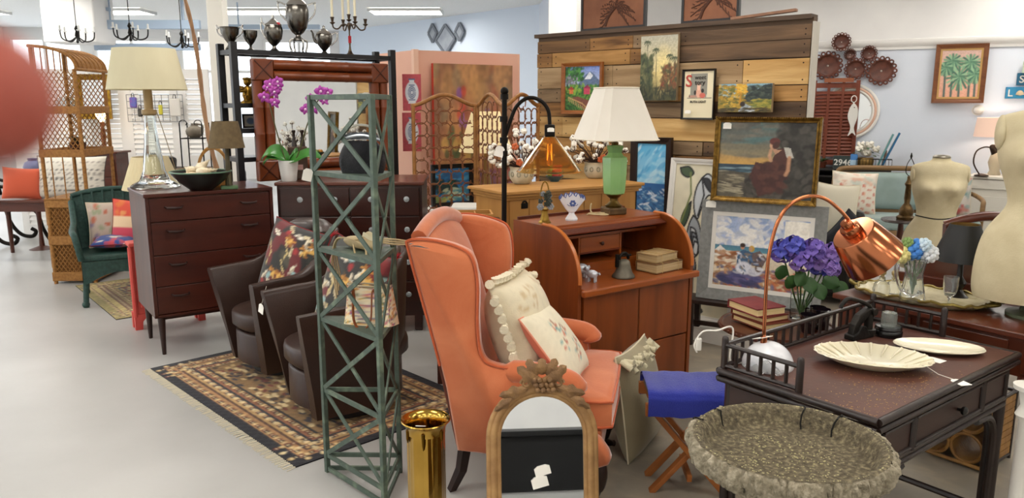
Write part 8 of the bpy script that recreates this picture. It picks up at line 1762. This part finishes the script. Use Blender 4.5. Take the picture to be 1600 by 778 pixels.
for i, (x, y0_, m_, lb, ln) in enumerate(((1374, 210, mat('frame_teal', '#5f8f92', .5), 'leaning teal painted empty frame in the wire basket', .35), (1381, 208, mat('frame_blue', '#2f6a94', .5), 'leaning deep blue painted frame in the wire basket', .38), (1384, 236, mat('board_pink', '#b89484', .6), 'small pinkish board leaning in the wire basket', .12))):
    q = on_con(x - 4, .27 - .04 * i); h_ = P(x, y0_, q.y).z - CSZ; t = thing('leaning_frame', lb, 'frame', q + Vector((0, 0, .006)), RWZ + 1.0, ry=0, rx=-.0, group='frames in the wire basket'); t.rotation_euler = (0, ln, RWZ)
    hl = h_ / math.cos(ln); b = MB(); b.box((0, 0, hl / 2), (.022, .12 if i < 2 else .1, hl)); b.build('panel', m_, t, smooth=0, bevel=.003); MB().box((-.012, 0, hl / 2), (.004, .08, hl - .05)).build('inner_edge', mat('frame_inner', '#b9bfb8', .6), t, smooth=0)
q = on_con(1285, .24); t = thing('small_green_plant', 'small dark green plant at the left end of the console', 'plant', q); MB().lathe([(.04, 0), (.055, .07), (.05, .07)], 16).build('pot', RB, t)
for i in range(18): a = i * .9; L_ = .09 + .04 * (i % 3); b = MB(); b.grid(lambda u, v: (L_ * u * math.cos(a) - .014 * (2 * v - 1) * math.sin(PI * u) * math.sin(a), L_ * u * math.sin(a) + .014 * (2 * v - 1) * math.sin(PI * u) * math.cos(a), .07 + .1 * u - .06 * u * u), 5, 2); b.build('leaf', LG, t)
# palm painting
cv = Cv(90, 120, '#d3a594'); cv.grad('#c9a79a', '#d69f86', 0, 1)
for (u, v, s_) in ((.3, .22, .3), (.75, .25, .32), (.5, .55, .4), (.9, .5, .25), (.12, .35, .22)):
    cv.line([(u, v), (u + .02, 1)], .022, '#4a5f5a', asp=.75)
    for k_ in range(17):
        a = k_ * .37 + .2; e = (u + s_ * math.cos(a) * .8, v + s_ * math.sin(a) * .62 + .05); cv.line([(u, v), e], .022, ['#4f7a62', '#6f9a78', '#3f6a5a', '#8ab08a'][k_ % 4], asp=.75)
cv.noise(.12, 40, 50); FRW = wood('carved_frame', '#7a4a28', '#5f3418', .4, 'x')
p, w_, h_ = box_pic(1459, 69, 1541, 161, rw(0), RWZ, .03); t = picture('palm_painting', 'painting of green palms on pink ground in a wooden frame', p, RWZ + 0, w_, h_, .05, .04, FRW, cv, mat_w=.02, mat_m=mat('slip_gold', '#b9945a', .4, .4))
q = wall_pt(1528, 172, .0); t = thing('thermostat', 'small round white thermostat on the pale blue wall', 'thermostat', q, RWZ, rx=PI / 2); MB().lathe([(.05, 0), (.05, .02), (.04, .032), (0, .036)], 24).build('dial', WF, t, smooth=50); MB().lathe([(.062, 0), (.062, .006), (0, .007)], 24).build('plate', WF, t)
# letter blocks
for i, (x0_, y0_, y1_, s_, m_, lb) in enumerate(((1588, 114, 133, 'S', '#1f5f7e', 'upper dark blue wall block with the white letter S'), (1570, 136, 154, 'L', '#2a7aa4', 'lower blue wall block with letter L, a shell and letter C'))):
    a_ = wall_pt(x0_, y1_, .03); b_ = wall_pt(1618, y1_, .03); tz = wall_pt(x0_, y0_, .03).z; t = thing('letter_block', lb, 'sign', a_, RWZ, group='blue letter blocks'); W_ = (b_ - a_).xy.length; h_ = tz - a_.z
    MB().box((W_ / 2, .015, h_ / 2), (W_, .03, h_)).build('block', mat('block_' + m_[1:], m_, .6, c2='#2f84ac' if i else '#1a5472', sc_=12), t, smooth=0, bevel=.003); PW_ = mat('paint_white', '#d8d8d0'); lettering(t, s_, h_ * .85, h_ * .15, -.002, h_ * .2, PW_, off=.001)
    if i:
        lettering(t, 'C', h_ * .85, h_ * 1.55, -.002, h_ * .2, PW_, off=.001); b = MB()
        for k_ in range(7): u = PI * (.1 + .8 * k_ / 6); b.tube([(h_ * 1.08, -.004, h_ * .28), (h_ * 1.08 + .3 * h_ * math.cos(u), -.008, h_ * .28 + .42 * h_ * math.sin(u))], [.003, .011], 6)
        b.build('sea_shell', SHL, t, smooth=60)
q = wall_pt(1602, 112, .06); t = thing('green_candle', 'pale green pillar candle above the letter blocks', 'candle', (q.x, q.y, wall_pt(1596, 114, .06).z), RWZ); MB().lathe([(.03, 0), (.03, .13), (.02, .135), (0, .13)], 18).build('wax', mat('wax_green', '#c9d6bd', .6), t, smooth=40); MB().cyl((0, 0, .13), (0, 0, .145), .002, n=5).build('wick', IR, t)
# settee
SEZ = RWZ * .55; q = P(1413, 330, 8.2); t = thing('blue_settee', 'pale blue upholstered settee with carved wooden frame', 'settee', (q.x, 8.2, 0), SEZ); SEb = mat('settee_blue', '#8fa09e', .7, c2='#84958f', sc_=5, sheen=.2); SEw = wood('settee_wood', '#8a6a42', '#6f5230', .5, 'x'); zt_ = P(1390, 264, 8.5).z; sw_ = .68
def back_(u, v): a = 2 * u - 1; return (a * (sw_ - .03), .26 + .05 * v - .05 * (max(0, 1 - a ** 8) * max(0, 1 - (2 * v - 1) ** 8)) ** .5, .52 + (zt_ - .56 - .05 * abs(a) ** 6) * v)
MB().grid(back_, 24, 12).build('back_cushion', SEb, t, smooth=60)
MB().tube(spline([(-sw_, .3, .4), (-sw_, .31, zt_ - .2), (-sw_ + .03, .32, zt_ - .05), (-sw_ + .14, .325, zt_), (0, .33, zt_ + .005), (sw_ - .14, .325, zt_), (sw_ - .03, .32, zt_ - .05), (sw_, .31, zt_ - .2), (sw_, .3, .4)], 6), .028, 8).build('back_frame', SEw, t, smooth=60)
MB().box((0, .335, (zt_ + .5) / 2 - .03), (2 * sw_ - .05, .015, zt_ - .52)).build('back_panel', SEw, t, smooth=0); MB().box((0, .29, .5), (2 * sw_ - .04, .035, .05)).build('lower_rail', SEw, t, smooth=0, bevel=.008)
MB().box((0, 0, .42), (2 * sw_ - .02, .58, .13)).build('seat', SEb, t, smooth=0, bevel=.035); MB().box((0, 0, .325), (2 * sw_, .6, .07)).build('seat_frame', SEw, t, smooth=0, bevel=.01)
for s in (-1, 1):
    MB().tube(spline([(s * sw_, .3, .72), (s * (sw_ + .02), .1, .71), (s * (sw_ + .02), -.14, .68), (s * sw_, -.22, .62), (s * sw_, -.2, .35)], 6), .024, 8).build('arm', SEw, t, smooth=60)
    for y in (-.26, .27): MB().cyl((s * (sw_ - .04), y, .3), (s * (sw_ - .04), y, 0), .03, .016, 10).build('leg', SEw, t)
se = lambda x, y, z: Vector((q.x + math.cos(SEZ) * x - math.sin(SEZ) * y, 8.2 + math.sin(SEZ) * x + math.cos(SEZ) * y, z))
cv = Cv(50, 50, '#ddd2c2'); 
for i in range(8):
    for j in range(8):
        if (i + j) % 2: cv.ell((i + .5) / 8, .3 + (j + .5) / 11, .045, .03, ['#c97a64', '#d89a7a', '#bf6a58'][(i * j) % 3], i, .4, .8); cv.rect(i / 8 + .02, .3 + j / 11, i / 8 + .045, .3 + j / 11 + .05, '#c4705c')
cv.dabs(25, (0, 0, 1, .3), ['#b8c0b4', '#c9b8a8', '#d4a890'], .08, .03, .5, .4)
qq = se(-.52, .0, .487); tt, pp = cushion('coral_print_cushion', 'cream cushion with coral print on the blue settee', qq, (-.2, .06, SEZ + .1), .48, .46, .15, cv); pp.build('piping', mat('cream_cord', '#d6cbb0'), tt)
cv = Cv(40, 40, '#c9bfb4'); cv.dabs(60, (0, 0, 1, 1), ['#b5463f', '#6f8f8a', '#d8b0a0', '#8aa09a', '#c86a5a'], .08, .05, 0, 3); qq = se(.46, .06, .487); tt, pp = cushion('floral_chair_cushion', 'red and teal floral cushion behind the dress form', qq, (-.2, 0, SEZ), .42, .42, .14, cv); pp.build('piping', mat('cream_cord', '#d6cbb0'), tt)
# black armchair with white and navy cushions
t = thing('black_armchair', 'low black leather armchair right of the gilt framed picture', 'armchair', (2.72, 6.55, 0), -.5); t.scale = (.9, .9, 1)
MB().box((0, -.02, .22), (.56, .56, .32)).build('seat', BLk, t, smooth=0, bevel=.05); MB().box((0, .28, .42), (.6, .14, .66), R=eul(rx=-.1)).build('back', BLk, t, smooth=0, bevel=.05)
for s in (-1, 1): MB().box((s * .33, .0, .36), (.13, .66, .6)).build('arm', BLk, t, smooth=0, bevel=.05); MB().box((s * .28, -.2, .03), (.05, .05, .06)).build('foot', IR, t, smooth=0)
cv = Cv(12, 12, '#d9d2bd'); qq = Vector((P(1303, 335, 6.5).x, 6.52, .385)); tt, pp = cushion('white_cushion', 'plain white cushion in the black armchair', qq, (-.2, .06, -.3), .36, .62, .13, cv); pp.build('piping', mat('cream_cord', '#d6cbb0'), tt)
cv = Cv(12, 12, '#12151f'); qq = Vector((P(1312, 340, 6.3).x, 6.33, .42)); tt, pp = cushion('navy_cushion', 'small navy cushion standing on its corner in the black armchair', qq, (-.25, .7, -.3), .36, .36, .12, cv); pp.build('piping', mat('plinth_black', '#15110f'), tt)
# round table with brass lamp
q = P(1412, 342, 6.6); ztb = q.z; t = thing('occasional_table', 'dark round occasional table holding the brass lamp base', 'table', (q.x - .02, 6.6, 0)); MB().lathe([(0, ztb - .025), (.15, ztb - .025), (.165, ztb - .012), (.16, ztb), (0, ztb)], 32).build('top', mat('dark_marble', '#3a3230', .25, c2='#544844', sc_=9, coat=.2), t, smooth=40); MB().lathe([(.13, 0), (.12, .03), (.03, .06), (.02, .3), (.03, .5), (.02, ztb - .025)], 20).build('column', RB, t, smooth=50)
t = thing('brass_lamp_base', 'ornate brass table lamp without a shade', 'lamp', (q.x, 6.57, ztb)); k = 6.57 / F; MB().lathe([(13 * k, 0), (14 * k, 4 * k), (10 * k, 7 * k), (11 * k, 14 * k), (8 * k, 20 * k), (4 * k, 26 * k), (5 * k, 34 * k), (4 * k, 52 * k), (6 * k, 56 * k), (3 * k, 62 * k), (3 * k, 68 * k), (0, 69 * k)], 20).build('base', mat('antique_brass', '#6a5230', .4, .8, c2='#4a3820', sc_=25, bump=.3), t, smooth=45)
MB().tube(spline([(0, 0, 68 * k), (6 * k, 0, 74 * k), (5.5 * k, 0, 86 * k), (1 * k, 0, 95 * k), (0, 0, 97 * k), (-1 * k, 0, 95 * k), (-5.5 * k, 0, 86 * k), (-6 * k, 0, 74 * k), (0, 0, 68 * k)], 5), .0035, 6).build('harp', IR, t); MB().lathe([(.006, 96 * k), (.01, 99 * k), (.004, 104 * k), (0, 105 * k)], 10).build('finial', IR, t)
# white cabinet, lit lamp, gooseneck lamp
q = P(1512, 275, 8.6); q1 = P(1590, 275, 8.3); CBZ = math.atan2(q1.y - q.y, q1.x - q.x); W_ = (q1 - q).xy.length; zc = P(1545, 276, 8.45).z; t = thing('white_cabinet', 'white painted cabinet under the lit lamp', 'cabinet', (q.x, q.y, 0), CBZ); WPm = mat('cabinet_white', '#d5d0c4', .5)
MB().box((W_ / 2, .22, zc / 2), (W_ - .02, .4, zc - .03)).build('body', WPm, t, smooth=0); MB().box((W_ / 2, .21, zc - .015), (W_ + .02, .45, .03)).build('top', WPm, t, smooth=0, bevel=.006)
MB().box((W_ / 2, .008, zc - .09), (W_ - .06, .02, .1)).build('drawer', WPm, t, smooth=0, bevel=.004); MB().box((W_ / 2, .008, zc / 2 - .06), (W_ - .06, .02, zc - .32)).build('door', WPm, t, smooth=0, bevel=.006)
q = Vector((P(1557, 270, 8.62).x, 8.66, zc)); k = 8.62 / F; t = thing('lit_table_lamp', 'lit table lamp with blush drum shade on the white cabinet', 'lamp', q)
MB().lathe([(.06, 0), (.065, .02), (.05, .05), (.075, .14), (.05, .24), (.015, .27), (.012, 62 * k)], 22).build('base', mat('lamp_base_cream', '#b9ab90', .4), t, smooth=50); zb_ = P(1557, 214, 8.62).z - zc; zt_ = P(1557, 184, 8.62).z - zc
MB().open_lathe([(34 * k, zb_), (31 * k, zt_), (30.6 * k, zt_), (33.6 * k, zb_)], 36).build('lamp_shade', mat('shade_blush_lit', '#d9b8a4', .8, emit=.45), t, smooth=50); MB().sph((0, 0, (zb_ + zt_) / 2), .04, 14, 10).build('bulb', mat('bulb_lit', '#fff0dc', .4, emit=60), t, smooth=60)
q = Vector((P(1535, 274, 8.5).x, 8.52, zc)); t = thing('gooseneck_lamp', 'dark bronze gooseneck lamp on the white cabinet', 'lamp', q); BZm2 = mat('oil_bronze', '#3f2f24', .35, .7)
MB().lathe([(.07, 0), (.07, .012), (.03, .025), (0, .03)], 22).build('base', BZm2, t); k = 8.5 / F; MB().tube(spline([(-.02, 0, .015), (-14 * k, 0, 20 * k), (-12 * k, 0, 38 * k), (0, 0, 45 * k), (12 * k, 0, 44 * k)], 6), .008, 8).build('neck', BZm2, t, smooth=60)
M_ = T(13 * k, 0, 45 * k) @ Vector((.5, -.25, -.8)).to_track_quat('Z', 'Y').to_matrix().to_4x4(); MB().open_lathe([(.012, -.03), (.03, -.02), (.04, .02), (.055, .07), (.053, .07), (.036, .02), (.01, -.02)], 24, M=M_).build('hood', BZm2, t, smooth=50); MB().sph((0, 0, .045), .028, 12, 8, M=M_).build('bulb', mat('bulb_soft', '#fff2e0', .4, emit=6), t, smooth=60)
# white oval table, carved chair with cushions
q = P(1552, 336, 5.6); t = thing('white_oval_table', 'small white oval table right of the dress form', 'table', (q.x + .05, 5.5, 0), -.3); MB().lathe([(0, q.z - .03), (.9, q.z - .03), (1, q.z - .015), (.98, q.z), (0, q.z)], 36, sx=.19, sy=.14).build('top', WP, t, smooth=40); MB().lathe([(.14, 0), (.13, .03), (.03, .06), (.025, .4), (.04, .5), (.025, q.z - .03)], 18).build('column', WP, t, smooth=50)
q = P(1560, 400, 4.25); t = thing('carved_chair', 'carved reddish wooden chair holding patterned cushions', 'chair', (q.x + .05, 4.3, 0), -.35); zb_ = P(1560, 352, 4.35).z
MB().box((0, 0, .42), (.52, .5, .05)).build('seat', VM, t, smooth=0, bevel=.01)
for s in (-1, 1): MB().cyl((s * .23, -.22, .42), (s * .23, -.22, 0), .024, .016, 10).build('leg', VM, t); MB().tube([(s * .23, .22, 0), (s * .23, .24, .45), (s * .24, .3, zb_ - .04)], .022, 8).build('back_post', VM, t)
MB().tube(spline([(-.25, .3, zb_ - .05), (-.12, .3, zb_), (0, .3, zb_ + .02), (.12, .3, zb_), (.25, .3, zb_ - .05)], 6), .03, 8).build('crest_rail', VM, t, smooth=60); MB().box((0, .27, .68), (.2, .02, .42)).build('splat', VM, t, smooth=0)
cl_ = lambda x, y, z: Vector((t.location.x + math.cos(-.35) * x - math.sin(-.35) * y, 4.3 + math.sin(-.35) * x + math.cos(-.35) * y, z))
cv = Cv(50, 50, '#9a6a58'); 
for i in range(6): cv.line([(0, i * .2), (.5, i * .2 - .3), (1, i * .2)], .03, ['#d8c8a8', '#3a2a28', '#b8483c'][i % 3])
cv.dabs(40, (0, 0, .35, 1), ['#c9705f', '#d8b8a0', '#8a3a34'], .05, .04, 0, 3); tt, pp = cushion('kilim_cushion', 'cushion with a zigzag woven pattern in the carved chair', cl_(.02, .16, .448), (-.2, 0, -.35), .44, .44, .14, cv); pp.build('piping', mat('piping_red', '#7c1f22'), tt)
cv = Cv(50, 50, '#16241c'); cv.dabs(30, (0, .1, 1, 1), ['#1f4a38', '#2c6048', '#3f7a58', '#123026'], .2, .03, .9, .4); cv.ell(.75, .2, .12, .07, '#c9848c', .3, .3); cv.ell(.12, .5, .12, .13, '#c8623a', 0, .2); cv.ell(.12, .5, .06, .07, '#2a1814', 0, .2); tt, pp = cushion('tropical_cushion', 'dark green tropical leaf cushion at the front of the carved chair', cl_(-.04, -.06, .448), (-.25, 0, -.4), .46, .42, .15, cv); pp.build('piping', mat('plinth_black', '#15110f'), tt)
# ================================================================== behind the camera, seen only in the mirrors
t = thing('black_filler', 'long low black counter behind the viewer, seen in the arched mirror', 'filler', (.3, -1.0, 0)); MB().box((0, 0, .2), (3.2, 1.2, .4)).build('body', mat('filler_black', '#0c0c0d', .6), t, smooth=0); MB().box((0, 0, .42), (3.3, 1.28, .04)).build('top', mat('filler_black', '#0c0c0d'), t, smooth=0, bevel=.006)  # unseen black block, added and sized for the dark reflection in the arched mirror
# ================================================================== fingertip in front of the lens
SK = mat('skin', '#ab5546', .55, c2='#9c493b', sc_=90, bump=.1); tip = P(62, 160, .075)
t = thing('fingertip', 'blurred reddish fingertip reaching in at the upper left edge', 'finger', (tip.x, tip.y, tip.z), 0, ry=.05)
MB().tube(spline([(0, 0, 0), (-.0015, 0, 0), (-.005, 0, 0), (-.012, 0, 0), (-.022, .001, -.0005), (-.034, .003, -.001), (-.05, .009, -.002), (-.07, .018, -.004)], 4), [.0006] + [.0025, .0038, .0047] + [.0053, .0058, .0062, .0066] + [.007] * 4 + [.0072] * 4 + [.0076] * 4 + [.008] * 4 + [.0082] * 4 + [.0085], 18, flat=1.0).build('skin_surface', SK, t, smooth=80)
MB().grid(lambda u, v: (-.0025 - .011 * u, .0068 * math.cos((2 * v - 1) * .75) + .0006 - .0022 * (1 - u) ** 3, .0068 * math.sin((2 * v - 1) * .75)), 8, 8).build('nail', mat('nail_pink', '#d8a090', .3), t, smooth=60)
